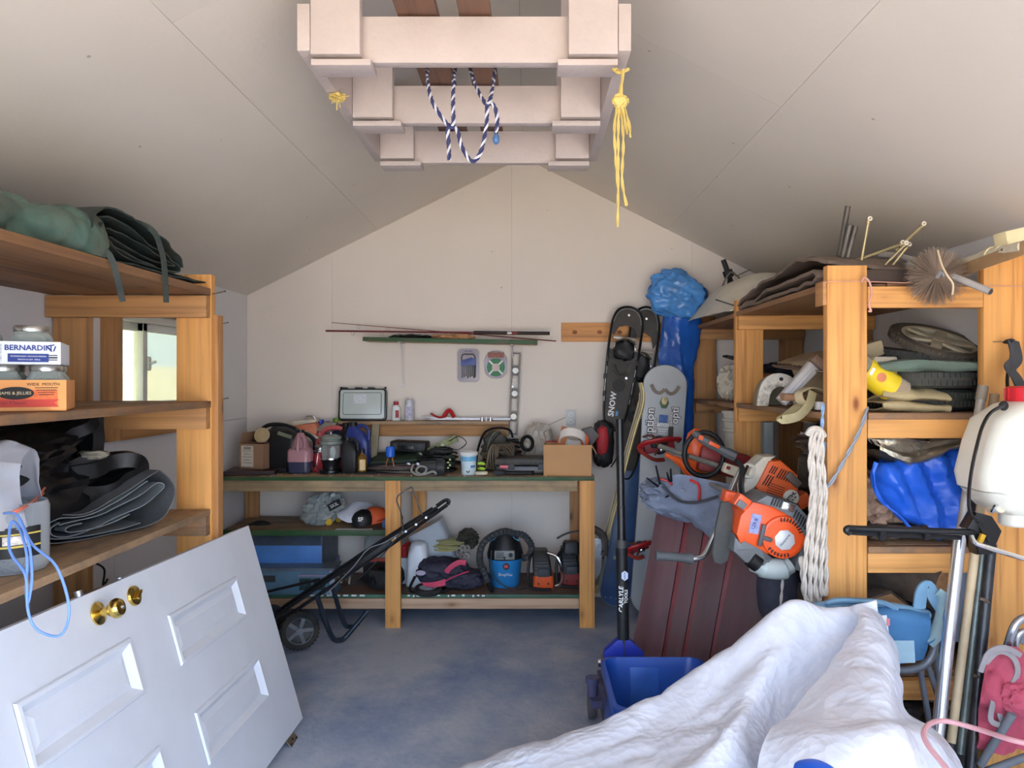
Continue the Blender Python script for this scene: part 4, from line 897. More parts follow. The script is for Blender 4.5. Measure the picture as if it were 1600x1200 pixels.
# red fuel can
rc = thing('fuel_can', 'faded red plastic fuel can with loop handle behind the lantern', 'fuel can', (-1.285, 4.80, Z)); c = Vector((-1.29, 4.81, Z)); RDP = plain((206, 92, 92), .45, dirt=.15)
mb = MB(frame(c)); rloft(mb, [(0, .17, .13, .02), (.01, .18, .14, .02), (.17, .18, .14, .03), (.195, .14, .10, .03, -.02, 0)]); mb.build('tank', RDP, rc)
MB(frame(c)).tube([(-.06, 0, .17), (-.05, 0, .235), (.0, 0, .262), (.07, 0, .258), (.088, 0, .225), (.080, 0, .18)], .016, 10).build('handle', RDP, rc)
MB(frame(c)).cyl((-.06, 0, .19), (-.075, 0, .235), .022, seg=16).build('spout_cap', RDP, rc)
# red glass lantern
rl = thing('glass_lantern', 'small red glass oil lamp behind the camping lantern', 'lamp', (-1.30, 4.65, Z)); c = (-1.315, 4.66, Z)
MB().lathe([(.045, 0), (.048, .012), (.030, .030), (.040, .060), (.044, .085), (.036, .110), (.026, .118)], c).build('globe', plain((196, 66, 74), .15, var=.1, bump=0), rl)
MB().lathe([(.034, .118), (.040, .124), (.040, .132), (.032, .136), (.032, .150), (.038, .154), (.030, .165)], c).build('collar', STEEL, rl)
# camping lantern
cl = thing('camping_lantern', 'camping lantern with grey lid, clear globe and black base on the workbench', 'lantern', (-1.225, 4.57, Z)); c = Vector((-1.225, 4.575, Z))
M0 = frame(c)
MB(M0).lathe([(.068, 0), (.072, .006), (.070, .020), (.050, .024), (.050, .050), (.056, .066), (.058, .080)], seg=28).build('base', BLACKG, cl)
MB(M0).lathe([(.060, .080), (.066, .086), (.066, .094), (.058, .098)], seg=28).build('chrome_ring', CHROME, cl)
MB(M0).lathe([(.054, .098), (.058, .125), (.058, .165), (.054, .175)], seg=28, cap0=False, cap1=False).build('globe', clear((226, 232, 230), .04, .82), cl)
MB(M0).lathe([(.058, .175), (.070, .180), (.072, .198), (.060, .202), (.060, .210), (.066, .213), (.062, .226), (.035, .238), (.008, .241)], seg=28).build('lid', plain((126, 134, 128), .45, dirt=.3), cl)
MB(M0).cyl((0, 0, .24), (0, 0, .252), .006, seg=8).build('knob', STEEL, cl)
for a in (20, 140, 260): MB(M0).tube([(.055 * math.cos(R(a)), .055 * math.sin(R(a)), .1), (.055 * math.cos(R(a)), .055 * math.sin(R(a)), .175)], .003, 6, sm=1).build('guard_rod', STEEL, cl)
MB(M0).lathe([(.012, .098), (.02, .12), (.018, .15), (.006, .165)], (.012, 0, 0), seg=12).build('mantle', PAPER, cl); MB(M0).cyl((-.015, 0, .098), (-.015, 0, .165), .006, seg=8).build('stem', plain((110, 60, 50), .4, .5), cl)
MB(M0).tube([(-.068, 0, .185), (-.072, -.03, .12), (-.078, -.035, .05), (-.075, 0, .02)], .0025, 6).build('bail', STEEL, cl)
# blue and black oil jugs
def oiljug(label, x, y, w, dep, h, m_, capm, z0=0, capc=True, name='oil_jug'):
    t = thing(name, label, 'jug', (x, y, Z + z0)); M1 = frame((x, y, Z + z0)); mb = MB(M1)
    rloft(mb, [(0, w * .92, dep * .92, .02), (.008, w, dep, .02), (h * .62, w, dep, .02), (h * .80, w * .78, dep * .85, .02, -w * .08, 0), (h * .93, w * .36, dep * .5, .014, -w * .20, 0), (h * .95, w * .3, dep * .45, .012, -w * .20, 0)]); mb.build('body', m_, t)
    MB(M1).tube([(-w * .18, 0, h * .88), (w * .15, 0, h * .97), (w * .42, 0, h * .86), (w * .43, 0, h * .62)], .011, 8).build('handle', m_, t)
    MB(M1).cyl((-w * .20, 0, h * .94), (-w * .20, 0, h * 1.04), w * .17, seg=16).build('cap', capm, t)
    return t
NV = plain((38, 54, 128), .3, var=.15, bump=0)
oiljug('navy blue oil jug with black handle standing right of the camping lantern', -1.09, 4.72, .155, .10, .295, NV, BLACK)
oiljug('black oil jug between the camping lantern and the blue jug', -1.165, 4.82, .13, .10, .285, BLACKG, BLACK)
oiljug('blue oil jug at the back with a blue cap behind the red fuel can', -1.36, 4.92, .14, .09, .30, plain((46, 62, 150), .4), plain((46, 62, 160), .4))
oiljug('dark jug at the back with a bright green cap behind the red fuel can', -1.255, 4.92, .13, .09, .31, plain((40, 50, 90), .4), plain((104, 140, 40), .5))
oiljug('short ribbed black jug in front of the navy blue jug', -1.10, 4.56, .10, .09, .215, BLACK, BLACK)
o = board('offcut', (-1.015, 4.80, Z + .01), (-1.010, 4.90, Z + .28), .05, .02, plain((150, 140, 116), .7, dirt=.4), None, (1, 0, 0)); tag(o, 'narrow grey board leaning upright right of the navy blue jug', 'board')
tb_ = thing('brown_bottle', 'small brown bottle with cream label beside the black jugs', 'bottle', (-1.025, 4.56, Z + .008)); c = (-1.028, 4.56, Z + .0085)
MB().lathe([(.028, 0), (.032, .004), (.032, .085), (.022, .104), (.012, .110), (.012, .118)], c).build('glass', plain((118, 82, 36), .12, var=.1, bump=0), tb_); MB().cyl((c[0], c[1], c[2] + .117), (c[0], c[1], c[2] + .140), .015).build('cap', BLACK, tb_)
wrap(MB(), c, .0325, c[2] + .012, c[2] + .078, 255, 320).build('label', plain((224, 200, 150), .6, var=.1, bump=0), tb_)
o = MB().box((-1.0, 4.56, Z + .004), (.22, .10, .008), bev=.002).build('flat_plate', BLACK); tag(o, 'thin black plate under the small brown bottle', 'plate')
# green flat case, black drill case, green strip
gc = thing('green_case', 'dark green flat case propped open behind the wires on the workbench', 'case', (-.88, 4.78, Z))
MB(frame((-.86, 4.80, Z + .055), rx=14, ry=-3)).prism([(-.20, -.012), (.19, -.018), (.21, .01), (.15, .028), (-.13, .030), (-.21, .0)], .18, bev=.006).build('lid', plain((58, 72, 56), .5, dirt=.3), gc); MB(frame((-.86, 4.78, Z + .022))).box((0, 0, 0), (.40, .22, .042), bev=.01).build('base', BLACK, gc)
for x in (-.76, -.70): MB(frame((x, 4.665, Z + .035), rx=90)).lathe([(.016, 0), (.018, .004), (.004, .008)], seg=16).build('knob', STEEL, gc)
dc = thing('drill_case', 'black hinged drill case lying across the green case', 'case', (-.78, 4.84, Z + .10)); M1 = frame((-.775, 4.84, Z + .143), ry=2, rz=-4)
MB(M1).box((0, 0, 0), (.235, .16, .066), bev=.014).build('shell', BLACK, dc); MB(M1).box((0, -.082, -.005), (.09, .014, .03), bev=.004).build('handle', BLACKG, dc)
for x in (-.08, .08): MB(M1).box((x, -.083, 0), (.03, .008, .036), bev=.003).build('latch', DKGREY, dc)
st = thing('light_strip', 'sloping green lamp holder strip with round sockets behind the cables', 'electrical strip', (-.61, 4.86, Z + .08)); M1 = frame((-.605, 4.83, Z + .135), ry=-23)
MB(M1).prism([(-.15, -.022), (.15, -.022), (.155, .025), (-.13, .012)], .035, bev=.004).build('channel', plain((140, 148, 96), .5, dirt=.4), st)
for k in range(5): MB(M1 @ frame((-.10 + k * .05, -.019, -.004), rx=90)).lathe([(.012, 0), (.014, .006), (.009, .012)], seg=12).build('socket', (CREAM, plain((160, 164, 96), .5), BLACK)[k % 3], st)
MB(M1).tube([(.10, -.03, .0), (.17, -.05, .01), (.20, -.03, -.05), (.13, -.03, -.07), (.08, -.03, -.03)], .003, 6).build('cord', BLACK, st)
ca = thing('capacitor', 'bright blue cylinder with bare copper leads on the workbench', 'electrical part', (-.855, 4.56, Z))
MB(frame((-.853, 4.56, Z + .098))).lathe([(.020, 0), (.027, .006), (.028, .058), (.024, .066), (.018, .067)]).build('can', plain((38, 104, 214), .35, var=.04, bump=0), ca)
CU = plain((206, 142, 100), .3, .8, bump=0)
for s in (-1, 1): MB().tube([(-.853 + s * .010, 4.56, Z + .10), (-.853 + s * .022, 4.545, Z + .06), (-.853 + s * .020 + .01, 4.53, Z + .02)], .004, 6).build('lead', CU, ca)
random.seed(21)
def tangle(name, label, c, d, n, r, m_, seed, loops=3, turns=2.0, cat_='cable'):
    t = thing(name, label, cat_, (c[0], c[1], c[2])); rnd = random.Random(seed)
    for k in range(n):
        pts = []; ph = rnd.uniform(0, 6.28); ax = rnd.uniform(.5, 1); ay = rnd.uniform(.4, 1); m = int(8 * turns); ox, oy = rnd.uniform(-.2, .2), rnd.uniform(-.2, .2); tl = rnd.uniform(-.3, .3)
        for i in range(m):
            a = ph + i * 6.283 / 8 * (1 + .1 * rnd.random()); rr_x = ax * rnd.uniform(.75, 1)
            x = d[0] / 2 * min(1, max(-1, rr_x * math.cos(a) + ox)); y = d[1] / 2 * min(1, max(-1, ay * rnd.uniform(.7, 1) * math.sin(a) + oy)); z = r + (d[2] - 2 * r) * min(1, max(0, (k + rnd.random()) / n * (1 - .3 * abs(x) / (d[0] / 2)) + tl * math.cos(a) * .3))
            pts.append((c[0] + x, c[1] + y, c[2] + z))
        MB().tube(pts, r, 6, sm=4).build('coil', m_[k % len(m_)], t)
    return t
GREYC = plain((104, 98, 90), .5); BRC = plain((92, 78, 62), .5)
tangle('wire_tangle', 'tangle of thin bent wires at the front of the workbench left of the grey motor', (-.80, 4.52, Z), (.40, .20, .055), 7, .0026, [plain((110, 84, 80), .5), BLACK, GREYC], 4)
tangle('cable_heap', 'heap of black power cables behind the paint bucket', (-.585, 4.72, Z), (.32, .26, .155), 13, .0058, [BLACK, BLACKG, plain((44, 46, 42), .5)], 9)
tangle('cable_heap', 'heap of black extension cord under the green lamp strip', (-.50, 4.60, Z), (.13, .14, .12), 6, .0055, [BLACK, plain((50, 58, 44), .5)], 12)
for k in range(4):
    o = MB().cyl((-.495 + .012 * (k % 2), 4.535, Z + .035 + k * .017), (-.49 + .012 * (k % 2), 4.515, Z + .037 + k * .017), .006, seg=8).build('plug', plain((190, 200, 140), .5)); tag(o, 'small pale green plug on the cord heap left of the paint bucket, ' + ('lowest', 'second lowest', 'second highest', 'highest')[k], 'plug', 'pale plugs')
# grey motor with cord
mo = thing('electric_motor', 'small black electric motor with ribbed end on the workbench front', 'motor', (-.60, 4.46, Z))
MB(frame((-.655, 4.475, Z + .046), ry=90)).lathe([(.034, 0), (.040, .01), (.040, .10), (.046, .104), (.048, .13), (.044, .15), (.03, .155)], seg=24).build('housing', plain((56, 58, 60), .5), mo)
for k in range(10): a = R(36 * k); MB(frame((-.535, 4.475, Z + .046), ry=90)).box((.048 * math.cos(a), .048 * math.sin(a), 0), (.008, .004, .03), rot=(0, 0, 36 * k)).build('fin', DKGREY, mo)
MB().box((-.60, 4.475, Z + .004), (.10, .07, .008)).build('foot', DKGREY, mo)
MB().tube([(-.69, 4.44, Z + .07), (-.70, 4.42, Z + .03), (-.66, 4.41, Z + .008), (-.62, 4.41, Z + .02), (-.61, 4.41, Z + .05), (-.65, 4.415, Z + .058), (-.67, 4.415, Z + .03), (-.63, 4.41, Z + .01), (-.57, 4.41, Z + .028), (-.55, 4.41, Z + .012)], .0075, 7, flat=.6).build('cord', plain((140, 136, 130), .5), mo)
# paint bucket
pb = thing('paint_bucket', 'small white paint bucket with blue and white printed sides on the workbench', 'bucket', (-.365, 4.49, Z)); c = (-.362, 4.49, Z)
MB().lathe([(.042, 0), (.044, .003), (.049, .120), (.052, .121)], c, seg=28).build('bucket', plain((206, 224, 232), .35, var=.12, scale=18, bump=0), pb)
MB().lathe([(.054, .118), (.056, .121), (.056, .138), (.053, .140), (.050, .134), (.001, .133)], c, seg=28, cap1=False).build('rim', PAPER, pb)
wrap(MB(), c, .0485, c[2] + .085, c[2] + .112, 195, 345).build('print', plain((110, 176, 214), .4, var=.25, scale=30, bump=0), pb)
wrap(MB(), c, .0462, c[2] + .045, c[2] + .060, 290, 330).build('print', plain((90, 130, 190), .4, var=.5, scale=90, bump=0), pb)
for s in (-1, 1): MB(frame((c[0] + s * .006, c[1] - .0452, c[2] + .022), ry=s * 35)).box((0, 0, 0), (.006, .002, .014)).build('print', INK, pb)
# cord bundles right of the bucket
wl_ = thing('helmet_harness', 'black and white harness webbing standing in an arch behind the cords', 'harness', (-.20, 4.80, Z))
MB().tube([(-.34, 4.80, Z + .01), (-.325, 4.80, Z + .13), (-.28, 4.80, Z + .235), (-.20, 4.80, Z + .265), (-.12, 4.80, Z + .25), (-.10, 4.80, Z + .2)], .016, 8, flat=.5).build('arch', BLACKG, wl_)
MB().tube([(-.27, 4.77, Z + .08), (-.25, 4.76, Z + .18), (-.21, 4.77, Z + .24), (-.15, 4.77, Z + .245), (-.11, 4.77, Z + .20)], .011, 8, flat=.3).build('webbing', plain((176, 172, 150), .6), wl_); MB().blob((-.215, 4.80, Z + .14), (.17, .10, .20), .35, 3, 6, 3).build('padding', plain((70, 68, 62), .7, var=.3), wl_)
cdb = tangle('cord_bundle', 'olive brown extension cords heaped behind the tool case', (-.19, 4.72, Z), (.30, .24, .17), 11, .0062, [BRC, plain((74, 68, 56), .5), GREYC], 15)
for k in range(5): MB().tube([(-.245 + .014 * k, 4.60, Z + .02), (-.25 + .016 * k, 4.59, Z + .11 + .01 * k), (-.20 + .010 * k, 4.61, Z + .17), (-.14 + .012 * k, 4.63, Z + .12 + .01 * k), (-.10, 4.64, Z + .06)], .006, 6).build('coil', BRC, cdb)
MB().tube([(-.26, 4.58, Z + .03), (-.235, 4.575, Z + .15), (-.20, 4.58, Z + .16), (-.19, 4.575, Z + .02)], .007, 6).build('coil', plain((110, 92, 66), .5), cdb)
o = tangle('cord_bundle', 'stiff dark wires standing up from the cords left of the plastic bag', (-.10, 4.82, Z + .06), (.18, .10, .15), 6, .005, [plain((96, 72, 60), .5), BLACK], 17)
for k in range(2): o = MB().tube([(-.305, 4.50 + k * .01, Z + .065 - k * .032), (-.285, 4.49, Z + .068 - k * .032), (-.262, 4.495, Z + .062 - k * .03)], .010, 8, rr=[.7, 1, 1, .5]).build('lime_plug', plain((170, 210, 70), .5)); tag(o, ('upper' if k == 0 else 'lower') + ' lime green plug right of the paint bucket', 'plug', 'lime green plugs')
o = MB().tube(arc((-.005, 4.78, Z + .165), .035, 0, 360, 14, r2=.045)[:-1], .012, 8, closed=True, sm=2).build('rubber_loop', BLACKG); tag(o, 'thick black rubber loop leaning beside the plastic bag', 'strap')
o = MB().blob((-.285, 4.455, Z + .013), (.09, .05, .026), .2, 2, 2, 3, .5).build('cream_block', CREAM); tag(o, 'small cream block right of the paint bucket', 'block')
o = MB().blob((-.175, 4.44, Z + .016), (.075, .05, .032), .3, 3, 7, 3).build('cable_ties', DKGREY); tag(o, 'little knot of black cable beside the tool case', 'cable')
# tool case
tc = thing('tool_case', 'black hard plastic tool case with a red badge on the workbench', 'case', (-.03, 4.56, Z)); M1 = frame((-.035, 4.575, Z), rz=-3)
MB(M1).box((0, 0, .028), (.315, .22, .054), bev=.010).build('base', BLACKG, tc); MB(M1 @ frame((0, 0, .078))).box((0, 0, 0), (.325, .23, .040), bev=.010).build('lid', plain((34, 32, 32), .5, dirt=.5), tc)
for x in (-.06, .12): MB(M1).box((x, -.116, .050), (.035, .010, .034), bev=.004).build('latch', DKGREY, tc)
rb_ = MB(M1).box((-.105, -.1185, .050), (.052, .004, .020), bev=.0018).build('badge', plain((206, 44, 60), .35, bump=0), tc); text('Performa', M1 @ facing((-.105, -.1212, .050)), .012, PAPER, rb_)
MB(M1).tube([(-.10, -.112, .02), (-.09, -.145, .016), (.06, -.145, .016), (.07, -.112, .02)], .007, 8, sm=2).build('handle', BLACK, tc)
pbg = MB().blob((.065, 4.86, Z + .15), (.20, .16, .29), .22, 2.4, 13, 4, .2).build('plastic_bag', clear((206, 196, 184), .25, .40)); tag(pbg, 'dusty clear plastic bag standing behind the tool case', 'plastic bag')
pj = thing('red_jar_lid', 'small red round lid on a white tin left of the cardboard box', 'jar', (.15, 4.78, Z)); MB().cyl((.155, 4.80, Z), (.155, 4.80, Z + .135), .032).build('tin', plain((214, 210, 206), .5, dirt=.4), pj); MB().lathe([(.038, .135), (.040, .14), (.040, .175), (.036, .18)], (.155, 4.80, Z)).build('lid', RED, pj)
# cardboard box with things in it
xb = thing('cardboard_box', 'open tan cardboard box at the right end of the workbench', 'box', (.28, 4.56, Z)); M1 = frame((.245, 4.53, Z), rz=-4); th = .004; w, dd, h = .285, .20, .185
mb = MB(M1)
for c_, s_ in (((0, 0, th / 2), (w, dd, th)), ((0, -dd / 2, h / 2), (w, th, h)), ((0, dd / 2, h / 2), (w, th, h)), ((-w / 2, 0, h / 2), (th, dd + th, h)), ((w / 2, 0, h / 2), (th, dd + th, h))): mb.box(c_, s_)
mb.build('carton', CARD, xb, smooth=False)
MB(M1 @ frame((w / 2, 0, h), ry=150)).box((0, 0, .03), (.003, dd, .06)).build('flap', CARD, xb, smooth=False); MB(M1 @ frame((w / 2 + .003, .03, .11), rz=90)).box((0, 0, 0), (.03, .001, .045)).build('print', CARDD, xb, smooth=False)
o = MB(frame((.275, 4.545, Z + .215), rx=-35, ry=12)).lathe([(.072, -.03), (.082, -.03), (.084, .022), (.078, .030), (.068, .028), (.066, -.02)], seg=36, cap0=False, cap1=False).build('tape_ring', plain((236, 228, 220), .5, var=.03)); tag(o, 'big white plastic ring sticking out of the cardboard box', 'ring')
o = board('offcut', (.15, 4.56, Z + .02), (.235, 4.56, Z + .285), .05, .018, plain((196, 112, 60), .6), None, (1, 0, 0)); tag(o, 'reddish wooden offcut sticking out of the cardboard box', 'board')
o = MB(frame((.375, 4.60, Z + .225), ry=20)).prism([(-.05, -.04), (.04, -.05), (.06, .03), (.0, .065), (-.05, .03)], .07, bev=.008).build('scanner', plain((92, 88, 88), .6, dirt=.3)); tag(o, 'dark grey plastic tool housing in the back of the cardboard box', 'tool')
o = MB().blob((.352, 4.55, Z + .20), (.05, .06, .09), .2, 2, 3, 3).build('orange_cap', plain((220, 100, 60), .5)); tag(o, 'orange plastic piece beside the white ring in the box', 'plastic part')
bk = thing('red_backpack', 'red and black backpack behind the right end of the cardboard box', 'backpack', (.50, 4.75, .95)); MB().blob((.485, 4.76, Z + .165), (.15, .16, .33), .10, 2, 4, 4, .4).build('bag', BLACK, bk); MB().blob((.475, 4.70, Z + .19), (.085, .08, .20), .12, 2, 5, 3, .3).build('red_panel', plain((176, 44, 50), .6), bk)
MB().tube([(.53, 4.70, Z + .30), (.575, 4.68, Z + .22), (.57, 4.68, Z + .10), (.53, 4.70, Z + .02)], .011, 8, flat=.4).build('strap', BLACK, bk)
# small clutter chips on the bench edge
mb = MB(); random.seed(2)
for k in range(40): mb.box((random.uniform(-1.85, .2), random.uniform(4.40, 4.50), Z + .002), (.008, .005, .003), rot=(0, 0, random.uniform(0, 90)))
o = mb.build('wood_chips', CREAM, wbch); o['kind'] = 'stuff'
# ================================================================ under the workbench: lower shelf
Z2 = .5635; Z3 = .1815
t = thing('bagged_tool', 'grey tool sealed in a clear plastic bag on the lower bench shelf', 'tool', (-1.30, 4.62, Z2))
MB().blob((-1.29, 4.68, Z2 + .095), (.20, .14, .15), .22, 2.4, 3, 4, .3, rot=(0, -25, 0)).build('tool', plain((92, 100, 94), .5, dirt=.2), t)
MB().blob((-1.30, 4.67, Z2 + .095), (.26, .18, .185), .34, 2.6, 5, 4, rot=(0, -25, 0)).build('bag', clear((214, 220, 218), .12, .62), t)
lb = MB(frame((-1.205, 4.58, Z2 + .135), ry=-28, rx=-12)).box((0, 0, 0), (.085, .003, .045)).build('label', BLACK, t); text('SKIL', frame((-1.205, 4.577, Z2 + .135), rx=78, ry=-28), .03, PAPER, lb)
for k, (u, v, r) in enumerate(((513, 815, .022), (528, 810, .018))):
    c = on(u, v + 7, Z2); o = MB(frame((c.x, c.y + .02, Z2 + r + .001), rx=90)).lathe([(r * .3, -.014), (r * .9, -.014), (r, -.008), (r, .008), (r * .9, .014), (r * .3, .014), (r * .3, .018)], seg=22).build('tape_roll', plain((222, 180, 44), .5, dirt=.2)); tag(o, ('front' if k == 0 else 'rear') + ' of two small yellow rolls on the lower bench shelf', 'tape', 'small yellow rolls')
o = MB().sheet([[(-1.17, 4.66, Z2 + .09), (-1.10, 4.66, Z2 + .135), (-1.03, 4.68, Z2 + .13), (-.97, 4.7, Z2 + .11)], [(-1.19, 4.58, Z2 + .085), (-1.12, 4.57, Z2 + .10), (-1.05, 4.57, Z2 + .09), (-.97, 4.6, Z2 + .09)], [(-1.17, 4.52, Z2 + .07), (-1.11, 4.50, Z2 + .045), (-1.05, 4.51, Z2 + .04), (-1.0, 4.54, Z2 + .04)]], 6, 6, .008, 12, 2, .004).build('white_cloth', plain((222, 224, 236), .7)); tag(o, 'folded white cloth lying behind the caps on the lower bench shelf', 'cloth')
def cap(label, c, m_, rz, sc, brim_m=None):
    t = thing('baseball_cap', label, 'cap', (c[0], c[1], c[2])); M1 = frame(c, rx=-12, rz=rz, s=sc)
    MB(M1).lathe([(.085, 0), (.088, .02), (.082, .055), (.060, .085), (.025, .102), (.004, .104)], seg=28, sy=1.1).build('crown', m_, t)
    mb = MB(M1); mb.sheet([[(-.075, -.07, .012), (0, -.095, .020), (.075, -.07, .012)], [(-.072, -.13, .006), (0, -.15, .016), (.072, -.13, .006)], [(-.03, -.155, .0), (0, -.165, .006), (.03, -.155, .0)]], 6, 4, 0, 1, 0, .004); mb.build('brim', brim_m or m_, t)
    MB(M1).cyl((0, 0, .103), (0, 0, .108), .008, seg=10).build('button', m_, t); return t, M1
cap('orange baseball cap lying behind the black cap on the lower bench shelf', (-.955, 4.60, Z2 + .018), plain((226, 98, 52), .7), 60, 1.0)
t, M1 = cap('black baseball cap with white emblem on the lower bench shelf', (-1.015, 4.55, Z2 + .03), BLACK, 150, .8)
text('SF', facing((-1.018, 4.473, Z2 + .065)), .035, PAPER, t, bold=.03)
o = MB().box((-1.06, 4.475, Z2 + .003), (.22, .06, .005)).build('white_card', PAPER); tag(o, 'white cardboard strip in front of the caps on the lower bench shelf', 'card')
o = MB().blob((-.865, 4.50, Z2 + .035), (.06, .06, .066), .2, 2, 3, 3, .4).build('blue_pouch', plain((92, 120, 170), .6)); tag(o, 'little blue pouch against the bench leg on the lower shelf', 'pouch')
# ================================================================ bottom shelf: machines
BLUEM = plain((84, 140, 214), .4, var=.12, dirt=.25, bump=.05); DKM = plain((88, 98, 114), .45, var=.3, dirt=.35)
c0 = thing('blue_machine', 'big blue metal housing with a dark sloping lid under the bench', 'machine', (-1.46, 4.75, Z3))
x0, x1 = -1.735, -1.275; yb0, yb1 = 4.56, 4.94; zt0 = .30
def hexend(x): return [(x, yb0, zt0), (x, yb0, .455), (x, yb0 + .10, .552), (x, yb1 - .08, .552), (x, yb1, .455), (x, yb1, zt0)]
mb = MB(); mb.loft([[mb.V(p) for p in hexend(x0)], [mb.V(p) for p in hexend(x1)]]); mb.build('lid', DKM, c0, smooth=False)
MB().box(((x0 + x1) / 2, yb0 - .004, .385), (x1 - x0, .008, .135), bev=.002).build('front_sheet', BLUEM, c0)
MB().box(((x0 + x1) / 2, 4.75, .278), (x1 - x0 + .02, .40, .045), bev=.004).build('base_band', plain((54, 84, 150), .4, dirt=.3), c0)
MB().box((x1 - .003, yb0 + .015, .41), (.012, .03, .19)).build('edge_strip', DKM, c0)
for k in range(3): MB().lathe([(.018, 0), (.020, .008), (.010, .012)], (-1.60 + k * .13, 4.80, .552), seg=12).build('lid_knob', STEEL, c0)
o = thing('machine_wheel', 'black rubber-tyred wheel at the left end of the blue housing', 'wheel', (-1.80, 4.70, .55 - .13)); MB(frame((-1.70, 4.66, .46), rx=90)).lathe([(.06, -.03), (.11, -.035), (.125, -.02), (.125, .02), (.11, .035), (.06, .03)], seg=28).build('tyre', RUBBER, o); MB(frame((-1.70, 4.66, .46), rx=90)).cyl((0, 0, -.04), (0, 0, .04), .05, seg=20).build('hub', BLACK, o)
TS = plain((96, 134, 160), .45, var=.15, dirt=.35)
ts = thing('table_saw', 'grey-blue table saw lying in front of the blue housing', 'table saw', (-1.45, 4.56, Z3)); M1 = frame((-1.44, 4.50, Z3))
MB(M1).box((-.06, .02, .155), (.66, .20, .016), bev=.003).build('table', plain((112, 126, 140), .4, .3, dirt=.4), ts)
MB(M1).box((.02, 0, .075), (.52, .14, .145), bev=.006).build('cabinet', TS, ts)
MB(M1).box((.262, -.073, .075), (.028, .01, .15), bev=.002).build('corner_trim', plain((176, 190, 210), .4), ts)
MB(M1).box((.14, -.0725, .118), (.17, .004, .006)).build('stripe', plain((196, 160, 196), .5, bump=0), ts)
for k in range(2): lab = MB(M1).box((.10 + k * .085, -.0725, .066), (.07, .004, .07)).build('warning_label', plain((40, 70, 70), .5, var=.4, scale=60, bump=0), ts); text('!', M1 @ facing((.10 + k * .085, -.0752, .070)), .04, plain((150, 170, 170), bump=0), lab)
MB(M1).box((-.13, -.073, .10), (.10, .004, .04), bev=.001).build('switch_plate', DKGREY, ts)
MB(M1).cyl((.28, -.01, .095), (.34, -.01, .095), .014).cyl((.335, -.01, .095), (.345, -.01, .095), .035, seg=6).build('crank', RUSTY, ts)
for a in (30, 150, 270): MB(M1 @ frame((.355, -.01, .095), rx=a)).box((.0, 0, .022), (.012, .014, .045)).build('crank_arm', STEEL, ts)
MB(M1).tube([(.29, -.03, .12), (.31, -.05, .15), (.315, -.05, .10), (.31, -.05, .07)], .006, 6).build('cord', CREAM, ts)
# dark small tyre, grey case with red base, white jugs
o = thing('knobbly_wheel', 'small black knobbly tyre between the table saw and the bench leg', 'wheel', (-.90, 4.60, Z3)); mb = MB(frame((-.895, 4.62, Z3 + .065))); mb.lathe([(.05, -.05), (.10, -.055), (.115, -.03), (.115, .03), (.10, .055), (.05, .05)], seg=26, cap0=False, cap1=False); mb.build('tyre', RUBBER, o)
for k in range(14): a = R(180 + k * 13.5); MB(frame((-.895 + .115 * math.cos(a), 4.62 + .115 * math.sin(a), Z3 + .065), rz=math.degrees(a))).box((0, 0, .0), (.010, .014, .05), rot=(20 if k % 2 else -20, 0, 0)).build('tread_block', BLACK, o)
t = thing('clear_tool_case', 'grey translucent tool case with red base behind the bench leg', 'case', (-.98, 4.80, Z3 + .12)); M1 = frame((-.96, 4.80, .31))
MB(M1).box((0, 0, .012), (.21, .16, .025), bev=.006).build('red_base', plain((190, 70, 56), .5, dirt=.2), t)
mb = MB(M1); rloft(mb, [(.026, .20, .15, .02), (.14, .195, .14, .03), (.20, .13, .10, .03, .03, 0), (.215, .10, .07, .02, .03, 0)]); mb.build('clear_lid', clear((196, 200, 200), .3, .45), t); MB(M1).tube([(-.05, 0, .16), (-.03, 0, .215), (.03, 0, .235), (.08, 0, .21)], .010, 8, flat=.7).build('handle', plain((160, 162, 160), .4), t)
MB(M1).blob((0.02, 0, .09), (.14, .10, .12), .3, 3, 2, 3).build('tool', DKGREY, t)
o = MB().box((-.96, 4.80, Z3 + .064), (.20, .15, .122), bev=.004).build('dark_crate', BLACK); tag(o, 'dark crate under the translucent tool case', 'crate')
wj = thing('white_jug', 'white plastic jug with rounded shoulders right of the middle bench leg', 'jug', (-.70, 4.62, Z3)); M1 = frame((-.705, 4.66, Z3), ry=4); WP = plain((222, 226, 232), .35, var=.04, bump=0)
mb = MB(M1); rloft(mb, [(0, .115, .14, .03), (.01, .125, .15, .03), (.20, .125, .15, .035), (.26, .10, .12, .04), (.275, .06, .08, .03)]); mb.build('jug', WP, wj)
o = thing('red_white_can', 'red and white can squeezed between bench leg and white jug', 'can', (-.79, 4.70, Z3)); mb = MB(frame((-.80, 4.74, Z3))); rloft(mb, [(0, .11, .12, .02), (.12, .11, .12, .02), (.16, .10, .10, .02)]); mb.build('lower_part', WP, o); MB().tube([(-.80, 4.74, Z3 + .16), (-.795, 4.74, Z3 + .22), (-.76, 4.72, Z3 + .25)], .028, 8, rr=[1, .8, .5, .3]).build('red_spout', RED, o)
tbx = thing('white_tub', 'translucent white tub tipped on its side behind the rope', 'tub', (-.56, 4.82, Z3)); M1 = frame((-.60, 4.80, .39), ry=-28)
mb = MB(M1); rloft(mb, [(-.14, .19, .15, .03), (-.13, .20, .16, .03), (.14, .24, .19, .03), (.15, .25, .20, .03)]); mb.build('tub', plain((206, 214, 222), .3, var=.04, bump=0, trans=.2), tbx)
o = MB().box((-.62, 4.82, Z3 + .045), (.20, .20, .088), bev=.004).build('dark_box', BLACK); tag(o, 'dark box supporting the tipped white tub', 'box')
